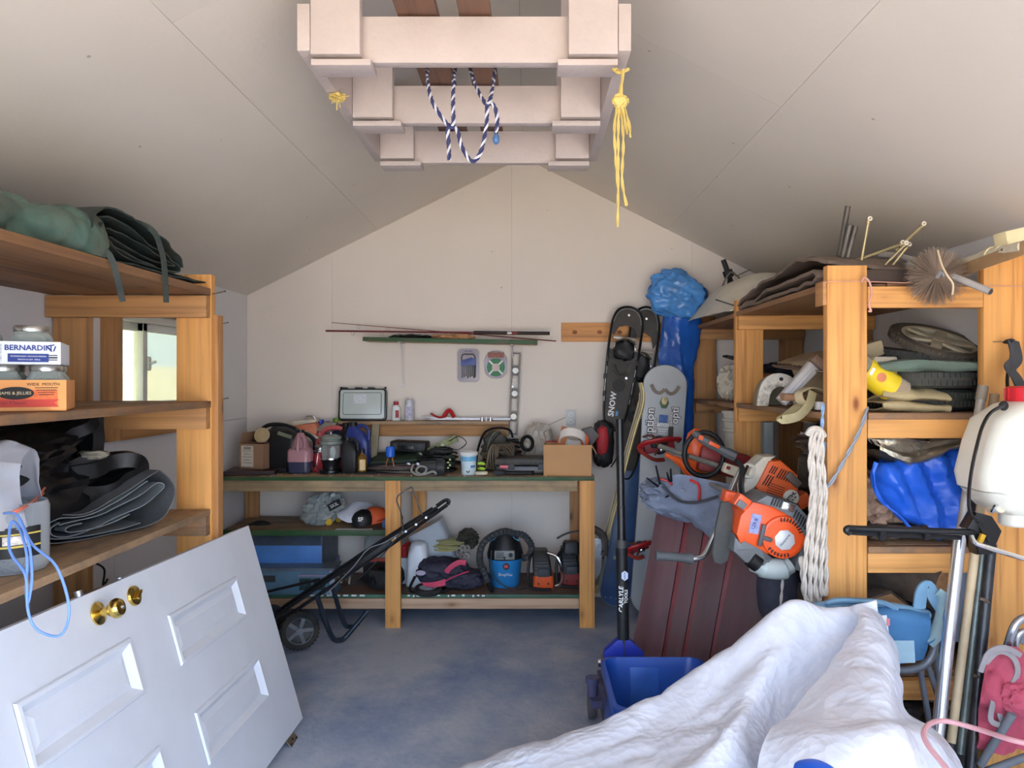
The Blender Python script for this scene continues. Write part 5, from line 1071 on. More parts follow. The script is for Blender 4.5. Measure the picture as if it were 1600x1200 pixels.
rp = tangle('rope_bundle', 'loose olive green rope bundle on top of the black and pink bag', (-.49, 4.72, .385), (.27, .16, .085), 8, .0055, [plain((176, 168, 110), .7), plain((150, 144, 96), .7)], 33, turns=1.6, cat_='rope')
o = MB().blob((-.385, 4.72, .46), (.13, .11, .13), .3, 4, 8, 4).build('dark_wreath', plain((58, 54, 46), .8, var=.5)); tag(o, 'dark ragged bundle standing behind the rope by the blue vacuum', 'bundle')
pc = thing('hose_coil', 'grey coil of small hoses between the rope and the blue vacuum', 'hose', (-.40, 4.66, .34))
for k in range(7): a = R(k * 51); MB(frame((-.405 + .035 * math.cos(a) * (k > 0), 4.655, .395 + .028 * math.sin(a) * (k > 0)), rx=90)).lathe([(.010, -.02), (.017, -.02), (.017, .02), (.010, .02)], seg=12, cap0=False, cap1=False).build('ring', plain((150, 142, 136), .5), pc)
bg = thing('duffel_bag', 'soft black and pink sports bag on the bottom bench shelf', 'bag', (-.50, 4.60, Z3)); BKB = plain((52, 50, 66), .7, var=.2, bump=.3)
MB().blob((-.53, 4.62, Z3 + .092), (.36, .26, .19), .13, 1.8, 21, 4, .35, flatb=.88, rot=(0, 6, 6)).build('body', BKB, bg); MB().blob((-.40, 4.58, Z3 + .062), (.28, .20, .125), .16, 2, 5, 4, .35, flatb=.9).build('end_pocket', BKB, bg)
PNK = plain((206, 66, 98), .6)
MB().sheet([[(-.645, 4.475, .245), (-.57, 4.467, .25), (-.50, 4.47, .27)], [(-.63, 4.465, .228), (-.57, 4.455, .222), (-.50, 4.46, .232)]], 6, 3, .003, 8, 1, .006).build('pink_panel', PNK, bg)
MB().tube([(-.50, 4.50, .30), (-.47, 4.50, .335), (-.42, 4.51, .36), (-.38, 4.51, .355)], .018, 6, flat=.35, up=(0, 1, 0)).build('pink_panel', PNK, bg)
MB().tube([(-.50, 4.478, .255), (-.43, 4.475, .29), (-.36, 4.49, .31)], .004, 5).build('piping', PNK, bg)
MB(frame((-.655, 4.492, .30), rx=90, ry=0)).lathe([(.018, 0), (.030, 0), (.031, .004), (.018, .004)], seg=20, sy=.5).build('badge', plain((170, 160, 180), .5), bg)
MB().tube([(-.70, 4.56, .26), (-.72, 4.48, .20), (-.66, 4.45, Z3 + .012), (-.54, 4.45, Z3 + .012), (-.47, 4.47, .21)], .010, 6, flat=.4).build('strap', BLACK, bg)
o = thing('caster_wheel', 'small grey wheel lying flat at the front of the bottom bench shelf', 'wheel', (-.61, 4.47, Z3)); M1 = frame((-.608, 4.485, Z3 + .019), rx=5); 
MB(M1).lathe([(.055, -.016), (.078, -.018), (.084, -.010), (.084, .010), (.078, .018), (.055, .016)], seg=32, cap0=False, cap1=False).build('tyre', RUBBER, o); MB(M1).lathe([(.056, -.012), (.056, .012), (.030, .006), (.014, .014), (.008, .014)], seg=24).build('hub', plain((170, 176, 186), .4), o)
# shop vacuum
vc = thing('shop_vacuum', 'blue and black wet-dry vacuum with wrapped hose on the bottom bench shelf', 'vacuum', (-.145, 4.66, Z3)); c = Vector((-.145, 4.66, Z3)); M1 = frame(c)
VB = plain((48, 136, 202), .35, var=.05, bump=0)
MB(M1).lathe([(.085, 0), (.092, .008), (.105, .155), (.110, .165), (.110, .178)], seg=36).build('drum', VB, vc)
MB(M1).lathe([(.112, .176), (.114, .20), (.100, .255), (.082, .31), (.066, .335), (.02, .345)], seg=32).build('motor_head', BLACK, vc)
MB(M1).box((.0, -.098, .212), (.125, .03, .055), bev=.005).build('control_panel', plain((128, 130, 128), .45), vc)
for k in range(5): MB(M1).box((-.03, -.1145, .196 + k * .008), (.05, .002, .003)).build('vent_slot', BLACK, vc)
MB(M1 @ frame((.038, -.114, .215), rx=90)).cyl((0, 0, 0), (0, 0, .008), .013).build('knob', BLACK, vc)
MB(M1).tube([(-.085, -.02, .285), (-.055, -.05, .300), (-.035, -.05, .345), (.035, -.05, .345), (.055, -.05, .300), (.085, -.02, .285)], .012, 8, sm=3, flat=.7).build('handle', plain((100, 166, 206), .4), vc)
b_ = MB(M1 @ frame((.01, -.098, .142), rx=86)).cyl((0, 0, 0), (0, 0, .012), .021, seg=24).build('emblem', BLACK, vc); MB(M1 @ frame((.01, -.1105, .142), rx=86)).box((0, 0, 0), (.022, .016, .002)).build('emblem_mark', RED, b_)
text('ShopVac', M1 @ facing((.005, -.1045, .09), rx=84), .026, PAPER, vc)
def hose(mb, pts, r, pitch=.009):
    c = cat(pts, 14); L = [0]
    for a, b in zip(c, c[1:]): L.append(L[-1] + (b - a).length)
    return mb.tube(c, lambda f: r * (1 + .13 * math.sin(f * L[-1] / pitch * 6.283 / 1.6)), 10, sm=1)
hose(MB(M1), [(.06, -.06, .335), (.0, -.07, .352), (-.08, -.08, .325), (-.14, -.09, .27), (-.155, -.10, .18), (-.13, -.12, .12), (-.10, -.14, .05)], .021).build('hose', DKGREY, vc)
hose(MB(M1), [(.06, -.05, .335), (.12, -.05, .32), (.165, -.06, .26), (.15, -.08, .20), (.11, -.09, .19)], .021).build('hose', DKGREY, vc)
MB(M1).tube([(-.105, -.135, .06), (-.085, -.16, .028), (-.072, -.19, .012)], .018, 8, rr=[1, 1, .7]).build('nozzle', BLACK, vc)
MB(M1).tube([(-.08, -.10, .24), (-.085, -.11, .15), (-.06, -.13, .08), (.0, -.14, .03), (.08, -.14, .012), (.14, -.12, .010)], .004, 6).build('power_cord', BLACK, vc)
# chainsaws without bars
def chainsaw(label, x, y, m_, dark, rz=0):
    t = thing('chain_saw', label, 'chain saw', (x, y, Z3)); M1 = frame((x, y, Z3), rz=rz)
    mb = MB(M1); rloft(mb, [(.004, .115, .14, .012), (.03, .125, .16, .014), (.09, .12, .16, .016)]); mb.build('lower_housing', m_, t)
    mb = MB(M1); rloft(mb, [(.09, .118, .15, .014, -.005, 0), (.15, .115, .14, .016, -.01, .0), (.21, .10, .12, .018, -.018, .01), (.235, .085, .09, .014, -.02, .02)]); mb.build('engine_cover', dark, t)
    for k in range(5): MB(M1).box((-.012, -.074 + .002 * k, .125 + k * .018), (.085, .006, .005)).build('cooling_fin', BLACK, t)
    MB(M1).box((-.0, -.082, .112), (.07, .02, .05), bev=.006).build('starter', DKGREY, t)
    for k in range(2): MB(M1).cyl((-.03 + k * .06, -.081, .045), (-.03 + k * .06, -.086, .045), .006, seg=10).build('bolt', BLACK, t)
    MB(M1).tube([(-.06, -.02, .22), (-.085, -.06, .19), (-.095, -.08, .10), (-.085, -.08, .03), (-.03, -.085, .012), (.05, -.085, .010)], .0095, 8).build('front_handle', BLACK, t)
    MB(M1).tube([(.02, -.02, .22), (.085, -.03, .195), (.115, -.04, .12), (.11, -.04, .04), (.07, -.04, .015)], .0105, 8).build('rear_handle', CHROME if m_ is not REDD else BLACKG, t)
    return t, M1
t, M1 = chainsaw('orange chain saw engine with chrome loop handle beside the blue vacuum', .095, 4.60, plain((226, 92, 42), .45, dirt=.4), plain((48, 44, 42), .5, dirt=.3))
t, M1 = chainsaw('red and black chain saw behind the right front leg of the bench', .272, 4.66, REDD, BLACK); mb = MB(M1); rloft(mb, [(.20, .11, .10, .02), (.26, .105, .09, .02), (.275, .09, .08, .02)]); mb.build('air_filter_cover', BLACK, t)
MB(M1).tube([(-.09, -.06, .305), (-.05, -.05, .325), (.0, -.04, .34), (.06, -.02, .345)], .013, 6, flat=.5).build('brake_lever', plain((90, 84, 82), .5), t)
sc_ = thing('circular_saw', 'grey hand saw with black grip hanging past the right bench leg', 'power tool', (.42, 4.50, .2)); M1 = frame((.405, 4.52, .42))
MB(M1).tube([(-.05, 0, .15), (.0, 0, .14), (.05, 0, .105), (.065, 0, .05), (.06, 0, -.02)], .020, 8, flat=1.2).build('grip', plain((74, 68, 64), .5, dirt=.3), sc_)
MB(M1).prism([(.0, .09), (.05, .08), (.045, -.12), (.01, -.17), (-.02, -.05)], .02, bev=.004).build('blade_guard', plain((168, 172, 176), .4, .5, dirt=.3), sc_); MB(M1).tube([(.065, 0, .02), (.05, 0, -.08), (.02, 0, -.20)], .012, 6, flat=.5).build('base_plate', plain((96, 92, 90), .5, .4), sc_)
for z in (-.03, .01): MB(M1 @ frame((.052, -.016, z), rx=90)).cyl((0, 0, 0), (0, 0, .006), .008, seg=10).build('bolt', CHROME, sc_)
o = board('back_plank', (.385, 4.86, Z3 + .002), (.385, 4.86, .60), .06, .02, BLACK, None, (1, 0, 0)) if False else None
# ================================================================ mower: folded handle, wheel, U stand
mw = thing('lawn_mower', 'black mower with long folded handle reaching across the bench legs', 'lawn mower', (-1.30, 4.05, 0))
BM = plain((34, 34, 38), .35, .4, var=.2, bump=0)
a, b = P(432, 968, 4.02), P(698, 786, 4.12)
dv = (b - a); n1 = Vector((-dv.z, 0, dv.x)).normalized()
for k, (off, yy, f1) in enumerate(((.018, -.012, .95), (-.018, -.012, 1.0), (.03, .05, .92))):
    MB().tube([a + n1 * off + Vector((0, yy, 0)), a + dv * .5 + n1 * off + Vector((0, yy, 0)), a + dv * f1 + n1 * off * .5 + Vector((0, yy, 0))], .0105, 8, sm=2).build('handle_tube', BM, mw)
MB().tube([a + dv * .95 + n1 * .018, b + n1 * .018, b + Vector((.012, 0, .012)), b + n1 * -.01], .0105, 8).build('handle_tube', BM, mw)
for f in (.28, .35, .40, .55, .62, .70, .76, .82, .88):
    p = a + dv * f + Vector((0, -.022, 0)); MB().cyl(p, p + Vector((0, -.004, 0)), .007, seg=10).build('rivet', CHROME, mw)
MB(Matrix.Translation(a + dv * .52) @ Euler((0, -math.atan2(dv.z, dv.x), 0)).to_matrix().to_4x4()).box((0, -.01, 0), (.34, .03, .028), bev=.004).build('channel', BLACK, mw)
MB().tube([P(510, 928, 4.0), P(550, 888, 4.0), P(575, 858, 4.02), P(600, 848, 4.03), P(630, 830, 4.05)], .0035, 6).build('control_cable', plain((120, 120, 124), .4), mw)
MB().tube([P(530, 925, 3.99), P(560, 905, 3.99), P(595, 870, 4.0), P(622, 838, 4.02), P(628, 825, 4.05)], .003, 6).build('control_cable', BLACK, mw)
MB().tube([P(630, 828, 4.05), P(626, 800, 4.1), P(620, 778, 4.1), P(640, 762, 4.12), P(646, 766, 4.12), P(658, 800, 4.12), P(663, 812, 4.12)], .0045, 6).build('bail_bar', plain((90, 84, 80), .4, .5), mw)
WM = frame(P(468, 985, 4.0), rx=90, rz=0) @ frame((0, 0, 0), ry=22)
MB(WM).lathe([(.072, -.022), (.094, -.026), (.102, -.016), (.102, .016), (.094, .026), (.072, .022)], seg=40, cap0=False, cap1=False).build('tyre', RUBBER, mw)
for k in range(30): MB(WM @ frame((0, 0, 0), rz=k * 12)).box((.1025, 0, 0), (.006, .006, .038)).build('tread_block', BLACK, mw)
MB(WM).lathe([(.068, -.012), (.074, -.018), (.074, .018), (.068, .018)], seg=32, cap0=False, cap1=False).build('rim', plain((110, 112, 114), .45), mw); MB(WM).cyl((0, 0, -.02), (0, 0, .022), .020).build('hub', MIDGREY, mw)
for k in range(5): MB(WM @ frame((0, 0, .006), rz=k * 72)).box((.045, 0, 0), (.055, .022, .010), bev=.003).build('spoke', MIDGREY, mw)
MB().blob((-1.56, 4.10, .11), (.40, .40, .20), .06, 2, 3, 4, .5, flatb=.9).build('deck', BLACK, mw)
MB().blob((-1.66, 4.15, .24), (.22, .24, .20), .08, 2, 5, 3, .4).build('engine', plain((30, 30, 32), .5), mw)
MB().tube([P(495, 930, 4.02), P(517, 992, 4.08), P(531, 1000, 4.13), P(543, 992, 4.16), P(575, 954, 4.2)], .014, 10).build('stand', plain((52, 60, 72), .35, .5), mw)
MB().tube([P(519, 915, 4.15), P(537, 972, 4.25), P(549, 979, 4.25), P(560, 974, 4.22)], .013, 10).build('stand', plain((52, 60, 72), .35, .5), mw)
MB().cyl(P(395, 930, 4.05), P(500, 905, 4.1), .008, seg=8).build('linkage', BM, mw)
# ================================================================ snowshoes, blue bag, boards, ski behind the jack
def snowshoe(label, top, bot, w, y_tip, lettering):
    a, b = Vector(top), Vector(bot); t = thing('snowshoe', label, 'snowshoe', b, 'pair of snowshoes')
    x = Vector((1, 0, 0)); z = (a - b); L = z.length; z.normalize(); x = (x - z * x.dot(z)).normalized(); y = z.cross(x)
    M1 = Matrix((x, y, z)).transposed().to_4x4(); M1.translation = b
    hw = w / 2
    out = [(0, L), (hw * .62, L * .975), (hw * .93, L * .90), (hw, L * .78), (hw * .97, L * .55), (hw * .84, L * .3), (hw * .66, L * .10), (hw * .36, L * .015), (0, 0)]
    out = out + [(-p, q) for p, q in out[-2:0:-1]]
    sm_out = [(p.x, p.z) for p in cat([(p, 0, q) for p, q in out], 5, True)]
    MB(M1).prism([(p * .96, (q - L / 2) * .975 + L / 2) for p, q in sm_out if q < L * .60 or q > L * .76], .006).build('deck', plain((60, 56, 52), .6, var=.2, dirt=.5), t) if False else None
    # decking with the toe hole: lower sheet, upper sheet, two side webs
    low = [(p * .96, (q - L / 2) * .975 + L / 2) for p, q in sm_out if q <= L * .66]; low.sort(key=lambda s: 0)
    R_ = [s for s in low if s[0] >= 0]; Lf = [s for s in low if s[0] < 0]
    R_.sort(key=lambda s: -s[1]); Lf.sort(key=lambda s: s[1])
    DK = plain((64, 60, 56), .6, var=.25, dirt=.45)
    MB(M1).prism(R_ + Lf, .005).build('deck', DK, t)
    up = [(p * .96, (q - L / 2) * .975 + L / 2) for p, q in sm_out if q >= L * .78]; R_ = sorted([s for s in up if s[0] >= 0], key=lambda s: s[1]); Lf = sorted([s for s in up if s[0] < 0], key=lambda s: -s[1])
    hole = [(-hw * .75, L * .76), (-hw * .5, L * .83), (0, L * .85), (hw * .5, L * .83), (hw * .75, L * .76)]
    MB(M1).prism(R_ + Lf + hole, .005).build('toe_deck', DK, t)
    MB(M1).tube([(p, 0, q) for p, q in sm_out], .0085, 8, closed=True, sm=1).build('frame_tube', BLACKG, t)
    lip = [(p * .93, 0, q - .012) for p, q in sm_out if q > L * .88]; lip.sort(key=lambda s: s[0]); MB(M1).tube(lip, .003, 5, sm=1).build('white_piping', PAPER, t)
    for s in (-1, 1):
        for f in (.28, .42, .56): MB(M1).box((s * hw * (.84 if f < .35 else .95), -.006, L * f), (.022, .012, .035), bev=.004).build('frame_clip', BLACK, t)
        MB(M1).tube([(s * hw * .8, -.006, L * .22), (s * hw * .88, -.006, L * .36), (s * hw * .93, -.006, L * .5)], .003, 5).build('white_piping', PAPER, t)
    MB(M1).blob((0, -.035, L * .64), (w * .72, .07, L * .17), .25, 3, 4, 3, .4).build('binding', BLACK, t)
    MB(M1).tube([(-hw * .6, -.03, L * .70), (0, -.07, L * .73), (hw * .6, -.03, L * .70)], .014, 6, flat=.5).build('strap', plain((88, 80, 70), .6), t)
    MB(M1).tube([(-hw * .55, -.03, L * .60), (0, -.06, L * .58), (hw * .55, -.03, L * .60)], .012, 6, flat=.5).build('strap', BLACK, t)
    MB(M1).tube([(-hw * .5, -.02, L * .52), (-hw * .1, -.05, L * .43), (hw * .4, -.03, L * .46), (hw * .55, -.02, L * .54)], .012, 6, flat=.4).build('heel_strap', plain((84, 78, 70), .6), t)
    MB(M1).box((0, -.015, L * .74), (w * .8, .02, .02), bev=.003).build('crampon', plain((150, 140, 130), .4, .7, dirt=.4), t)
    for s, f in ((-.62, .66), (.62, .66), (-.15, .61), (.15, .61), (.35, .42), (0, .93)): MB(M1 @ frame((s * hw, -.045 if abs(s) > .2 or f < .63 else -.012, L * f), rx=90)).cyl((0, 0, -.01), (0, 0, .006), .008, seg=8).build('rivet', CHROME, t)
    MB(M1).cyl((0, -.004, L * .36), (0, -.008, L * .36), hw * .42, seg=24).build('round_pad', plain((40, 38, 36), .6), t)
    if lettering:
        g = text('SNOW', M1 @ frame((-.024, -.0045, L * .205), rx=90) @ frame((0, 0, 0), rz=90), .052, PAPER, t, sx=1.0, bold=.03)
        MB(M1).box((.012, -.005, L * .135), (.016, .002, .030)).build('print', plain((70, 130, 180), .4, bump=0), t)
    return t
snowshoe('nearer snowshoe with white SNOW lettering on the back wall', P(984, 480, 4.86), P(957, 672, 4.80), .205, 0, True)
snowshoe('longer snowshoe behind the lettered one, beside the tall blue bag', P(1012, 480, 4.92), P(976, 748, 4.88), .195, 0, False)
bb2 = thing('blue_bag', 'tall shiny blue plastic bag twisted at the top standing by the snowshoes', 'plastic bag', P(1070, 710, 4.86)); secs = [(434, 1052, 30), (444, 1058, 78), (462, 1062, 88), (480, 1068, 76), (492, 1064, 62), (520, 1062, 60), (560, 1056, 58), (590, 1060, 52), (612, 1064, 42), (640, 1068, 30), (680, 1071, 22), (705, 1071, 14)]
BLB = plain((40, 96, 186), .2, var=.25, scale=4, bump=.9, bscale=11, trans=.1)
mb = MB(); rings = []
fine = cat([(q[1], q[2], q[0]) for q in secs], 5)
for i, q in enumerate(fine):
    c = P(q.x, q.z, 4.86); w = q.y * 4.86 / F / 2; n = 36; ring = []
    for k in range(n):
        a = 6.2832 * k / n; ns = mnoise.fractal(Vector((math.cos(a) * 1.4, math.sin(a) * 1.4, i * .16)), .7, 2, 4) * .30 + .09 * math.sin(a * 5 + i * .12 + 2 * mnoise.noise(Vector((i * .1, a, 3)))) - .10 * abs(mnoise.noise(Vector((math.cos(a) * 3, math.sin(a) * 3, i * .10))))
        ring.append(mb.V((c.x + w * (1 + ns * .5) * math.cos(a), c.y + w * .62 * (1 + ns) * math.sin(a), c.z)))
    rings.append(ring)
mb.loft(rings); mb.build('bag', BLB, bb2)
mb = MB(); mb.blob(P(1056, 460, 4.83), (.37, .22, .29), .34, 1.1, 8, 5, ridged=False, rot=(0, 25, 0)); mb.build('gathered_top', plain((84, 150, 220), .2, var=.2, bump=.8, bscale=12, trans=.1), bb2)
# snowboards
SBG = plain((176, 180, 182), .35, var=.06, scale=3, bump=0, dirt=.12)
def snowboard(name, label, top, bot, w, mat, edge):
    a, b = Vector(top), Vector(bot); t = thing(name, label, 'snowboard', b); z = a - b; L = z.length; z.normalize(); x = Vector((1, 0, 0)); x = (x - z * x.dot(z)).normalized(); y = z.cross(x)
    M1 = Matrix((x, y, z)).transposed().to_4x4(); M1.translation = b; r = w / 2
    out = [(r * math.cos(R(180 * k / 16)), L - r * .9 + r * .9 * math.sin(R(180 * k / 16))) for k in range(17)] + [(-r * .93, L * .5)] + [(r * math.cos(R(180 + 180 * k / 16)), r * .9 + r * .9 * math.sin(R(180 + 180 * k / 16))) for k in range(17)] + [(r * .93, L * .5)]
    mb = MB(M1); mb.prism(out, .012, bev=.002); mb.build('board', mat, t); mb = MB(M1); mb.tube([(p, 0, q) for p, q in out], .0045, 6, closed=True, sm=1); mb.build('edge', edge, t)
    return t, M1, L
sbt, SB1, SL = snowboard('snowboard', 'grey snowboard with printed lettering leaning beside the snowshoes', P(1041, 571, 4.62), P(1018, 962, 4.56), .268, SBG, plain((120, 122, 126), .4, .5))
TAUPE = plain((122, 108, 96), .5, bump=0)
for s in (-1, 1): MB(SB1).tube([(s * .088, -.008, SL - .125), (s * .062, -.008, SL - .165), (s * .03, -.008, SL - .175), (0, -.008, SL - .15)], .013, 6, flat=.12, up=(0, 1, 0)).build('print', TAUPE, sbt)
MB(SB1 @ frame((0, -.007, SL - .235), rx=90)).lathe([(.030, 0), (.030, .002), (.004, .0025)], seg=6, sy=1.35).build('print', plain((74, 96, 70), .5, bump=0), sbt)
MB(SB1 @ frame((0, -.009, SL - .222), rx=90)).lathe([(.018, 0), (.018, .002), (.004, .0025)], seg=8, sy=1.5).build('print', plain((196, 176, 128), .5, bump=0, var=.4, scale=60), sbt)
MB(SB1).box((0, -.007, SL - .335), (.055, .001, .05)).build('print', plain((70, 100, 160), .5, bump=0, var=.4, scale=80), sbt)
for s_, x_, z_, sz, rz in (('option', -.083, SL - .37, .074, 90), ('option', -.055, SL - .385, .042, 90), ('opti', .072, SL - .31, .066, 90), ('option!', .050, SL - .365, .040, -90)):
    text(s_, SB1 @ frame((x_, -.0075, z_), rx=90) @ frame((0, 0, 0), rz=rz), sz, INK, sbt, bold=.07, name='lettering'); text(s_, SB1 @ frame((x_, -.0085, z_), rx=90) @ frame((0, 0, 0), rz=rz), sz, PAPER, sbt, bold=.015)
text('BITCH', SB1 @ frame((0, -.0078, SL - .375), rx=90), .026, PAPER, sbt, bold=.04); 
for k in range(3): MB(SB1).box((0, -.0072, SL - .40 - k * .014), (.062 - .01 * k, .001, .006)).build('print', PAPER, sbt)
MB(SB1).box((.052, -.008, SL - .43), (.03, .004, .10), bev=.001).build('leash_pad', plain((60, 56, 52), .6), sbt)
def binding(parent, M1, s=1.0):
    MB(M1).lathe([(.055, -.006), (.060, 0), (.058, .012), (.03, .016)], (.0, 0, 0), rot=(90, 0, 0), seg=24).build('disc', BLACK, parent)
    MB(M1).tube([(-.10, -.02, -.07), (-.13, -.09, -.04), (-.10, -.14, .0), (.0, -.15, .04), (.09, -.10, .06), (.11, -.03, .05)], .018, 8, flat=.6).build('high_back', RED, parent)
    MB(M1).box((-.01, -.03, .0), (.19, .05, .085), rot=(0, -22, 0), bev=.012).build('base', plain((150, 36, 44), .45, dirt=.2), parent)
    MB(M1).tube([(-.11, -.04, .03), (-.08, -.13, .05), (-.03, -.15, .0), (-.03, -.10, -.06)], .016, 6, flat=.35).build('ankle_strap', plain((120, 66, 52), .5), parent)
    MB(M1).tube([(-.13, -.05, -.02), (-.12, -.13, -.06), (-.04, -.15, -.09), (.03, -.09, -.08)], .014, 6, flat=.5).build('toe_strap', plain((166, 60, 50), .5), parent)
    MB(M1).box((.02, -.08, -.02), (.05, .025, .03), rot=(0, -20, 0), bev=.006).build('buckle', CHROME, parent); MB(M1).box((-.02, -.075, .015), (.10, .05, .05), rot=(0, -25, 0), bev=.01).build('pad', BLACK, parent)
binding(sbt, SB1 @ frame((-.015, 0, SL - .50), ry=8)); binding(sbt, SB1 @ frame((-.10, .0, .42), s=.62))
t, M1, L2 = snowboard('snowboard', 'dark blue snowboard standing behind the black jack handle', P(1000, 700, 4.90), P(958, 946, 4.80), .20, plain((60, 88, 132), .3, var=.15, dirt=.2, bump=0), plain((170, 172, 176), .4, .4))
MB(M1).box((-.01, -.007, .30), (.085, .001, .022), rot=(0, 8, 0)).build('badge', plain((150, 160, 130), .5, bump=0), t)
for k in range(4): MB(M1).cyl((-.06 + k * .035, -.006, .05 + abs(k - 1.5) * -.004), (-.06 + k * .035, -.008, .05 + abs(k - 1.5) * -.004), .004, seg=8).build('screw', STEEL, t)
sk = thing('ski', 'tan edged ski with curved tip leaning between snowshoes and snowboard', 'ski', P(932, 925, 4.6)); pts = [P(1000, 598, 4.60), P(1003, 615, 4.60), P(1001, 635, 4.6), P(992, 665, 4.6), P(979, 712, 4.6), P(960, 790, 4.6), P(943, 860, 4.6), P(930, 926, 4.6)]
MB().tube(pts, .019, 4, flat=.45, up=(0, 1, 0), rr=[.6, 1, 1.2, 1, 1, 1, 1, 1]).build('core', plain((176, 160, 128), .45, dirt=.15), sk); MB().tube([p + Vector((.010, -.012, 0)) for p in pts], .003, 5).build('edge', plain((206, 184, 120), .35, .6), sk)
MB().tube([p + Vector((-.012, -.010, 0)) for p in pts], .003, 5).build('edge', plain((104, 100, 80), .4, .3), sk)
# ================================================================ floor jack
jk = thing('floor_jack', 'blue floor jack with long black padded handle standing upright', 'car jack', (.45, 3.2, 0))
JB = plain((40, 56, 168), .35, var=.15, dirt=.25, bump=0)
a, b = P(974, 1003, 3.25), P(968, 655, 3.30)
m1 = a.lerp(b, .42); MB().cyl(a, m1, .026, seg=20).build('handle_grip', BLACK, jk); MB().cyl(m1, a.lerp(b, .455), .0215, seg=20).build('collar', DKGREY, jk); MB().cyl(a.lerp(b, .44), a.lerp(b, .60), .0185, seg=20).build('handle_pole', BLACKG, jk); MB().cyl(a.lerp(b, .60), b, .0175, seg=20).build('handle_pole', BLACKG, jk)
MB().cyl(a.lerp(b, .598), a.lerp(b, .606), .0195, seg=20).build('joint_ring', BLACK, jk)
HM = frame(a.lerp(b, .195) + Vector((0, -.0265, 0)), rx=90, rz=0)
text('CARLYLE', HM @ frame((-.009, 0, 0), rz=90), .028, PAPER, jk, sx=1.0, bold=.02, shear=.2); text('TOOLS', HM @ frame((.0125, .014, 0), rz=90), .019, PAPER, jk, bold=.02)
MB(HM @ frame((.006, .105, 0), rz=90)).prism([(-.022, -.0), (-.012, .014), (.012, .014), (.022, 0), (.012, -.014), (-.012, -.014)], .002, frame(rx=90)).build('logo', plain((196, 204, 226), .5, bump=0), jk)
text('NAPA', HM @ frame((.006, .105, .002), rz=90), .012, NAVY, jk)
ya = a
MB(frame(ya + Vector((0, 0, -.02)))).prism([(-.028, .035), (.028, .035), (.085, -.015), (.09, -.045), (-.09, -.045), (-.085, -.015)], .05, bev=.004).build('yoke', JB, jk)
MB(frame(ya + Vector((0, -.0265, -.02)))).box((0, 0, 0), (.004, .004, .075)).build('weld_rib', DKGREY, jk)
MB(frame(ya + Vector((0, -.01, -.085)))).box((0, 0, 0), (.20, .08, .045), bev=.004).build('cross_plate', plain((120, 122, 130), .4, .4, dirt=.35), jk)
for s in (-1, 1): MB(frame(ya + Vector((s * .10, -.02, -.085)), ry=90)).cyl((0, 0, -.014), (0, 0, .014), .016, seg=14).build('bolt', CHROME, jk)
for s in (-1, 1): MB().box((.43 + s * .115, 2.96, .135), (.018, .62, .11), bev=.003).build('side_plate', plain((74, 78, 120), .5, var=.3, dirt=.4), jk)
for s in (-1, 1):
    w_ = MB(frame((.43 + s * .15, 3.22, .055), ry=90)).lathe([(.02, -.02), (.05, -.018), (.055, -.01), (.055, .01), (.05, .018), (.02, .02)], seg=24).build('rear_wheel', plain((110, 110, 116), .5, .4, dirt=.5), jk); MB(frame((.43 + s * .14, 2.70, .05), ry=90)).lathe([(.02, -.03), (.045, -.03), (.05, .0), (.045, .03), (.02, .03)], seg=24).build('front_wheel', plain((110, 110, 116), .5, .4, dirt=.5), jk)
MB().cyl((.27, 3.08, .215), (.27, 3.08, .235), .03).cyl((.27, 3.08, .16), (.27, 3.08, .215), .022).box((.285, 3.06, .14), (.05, .06, .03)).build('caster_post', plain((96, 98, 140), .5, .3, dirt=.5), jk)
MB().box((.43, 2.72, .17), (.16, .14, .05), bev=.01).build('saddle_arm', JB, jk)
# ================================================================ blue recycling bin
bn = thing('recycling_bin', 'open blue plastic recycling bin on the floor before the jack', 'bin', (.53, 2.7, 0)); BB = plain((34, 78, 168), .35, var=.08, bump=.05)
x0, x1, y0, y1, zt_ = .305, .705, 2.55, 3.03, .335
def ringpts(mb, f, z, ins=0): return [mb.V(p) for p in ((x0 + f + ins, y0 + f + ins, z), (x1 - f - ins, y0 + f + ins, z), (x1 - f - ins, y1 - f - ins, z), (x0 + f + ins, y1 - f - ins, z))]
def rrp(mb, f, z): 
    w, d_ = x1 - x0 - 2 * f, y1 - y0 - 2 * f; return [mb.V(((x0 + x1) / 2 + x, (y0 + y1) / 2 + y, z)) for x, y in rr2(w, d_, .05, 4)]
mb = MB(); mb.loft([rrp(mb, .055, .004), rrp(mb, .02, .25), rrp(mb, .012, .30), rrp(mb, -.008, .302), rrp(mb, -.010, zt_), rrp(mb, .006, zt_ + .004), rrp(mb, .018, .30), rrp(mb, .060, .012)], caps=False); mb.face(mb.bm.verts[:20][::-1]); mb.bm.verts.ensure_lookup_table(); mb.face([mb.bm.verts[i] for i in range(len(mb.bm.verts) - 20, len(mb.bm.verts))])
mb.build('bin', BB, bn)
MB(frame(((x0 + x1) / 2 - .03, y1 - .03, .19), rx=-7)).box((0, 0, 0), (.12, .016, .23), bev=.006).build('inner_panel', plain((52, 98, 186), .35, bump=0), bn)
MB(frame((x0 + .004, y0 + .26, .16), ry=9)).box((-.004, 0, 0), (.012, .16, .22), bev=.005).build('outer_panel', BB, bn)
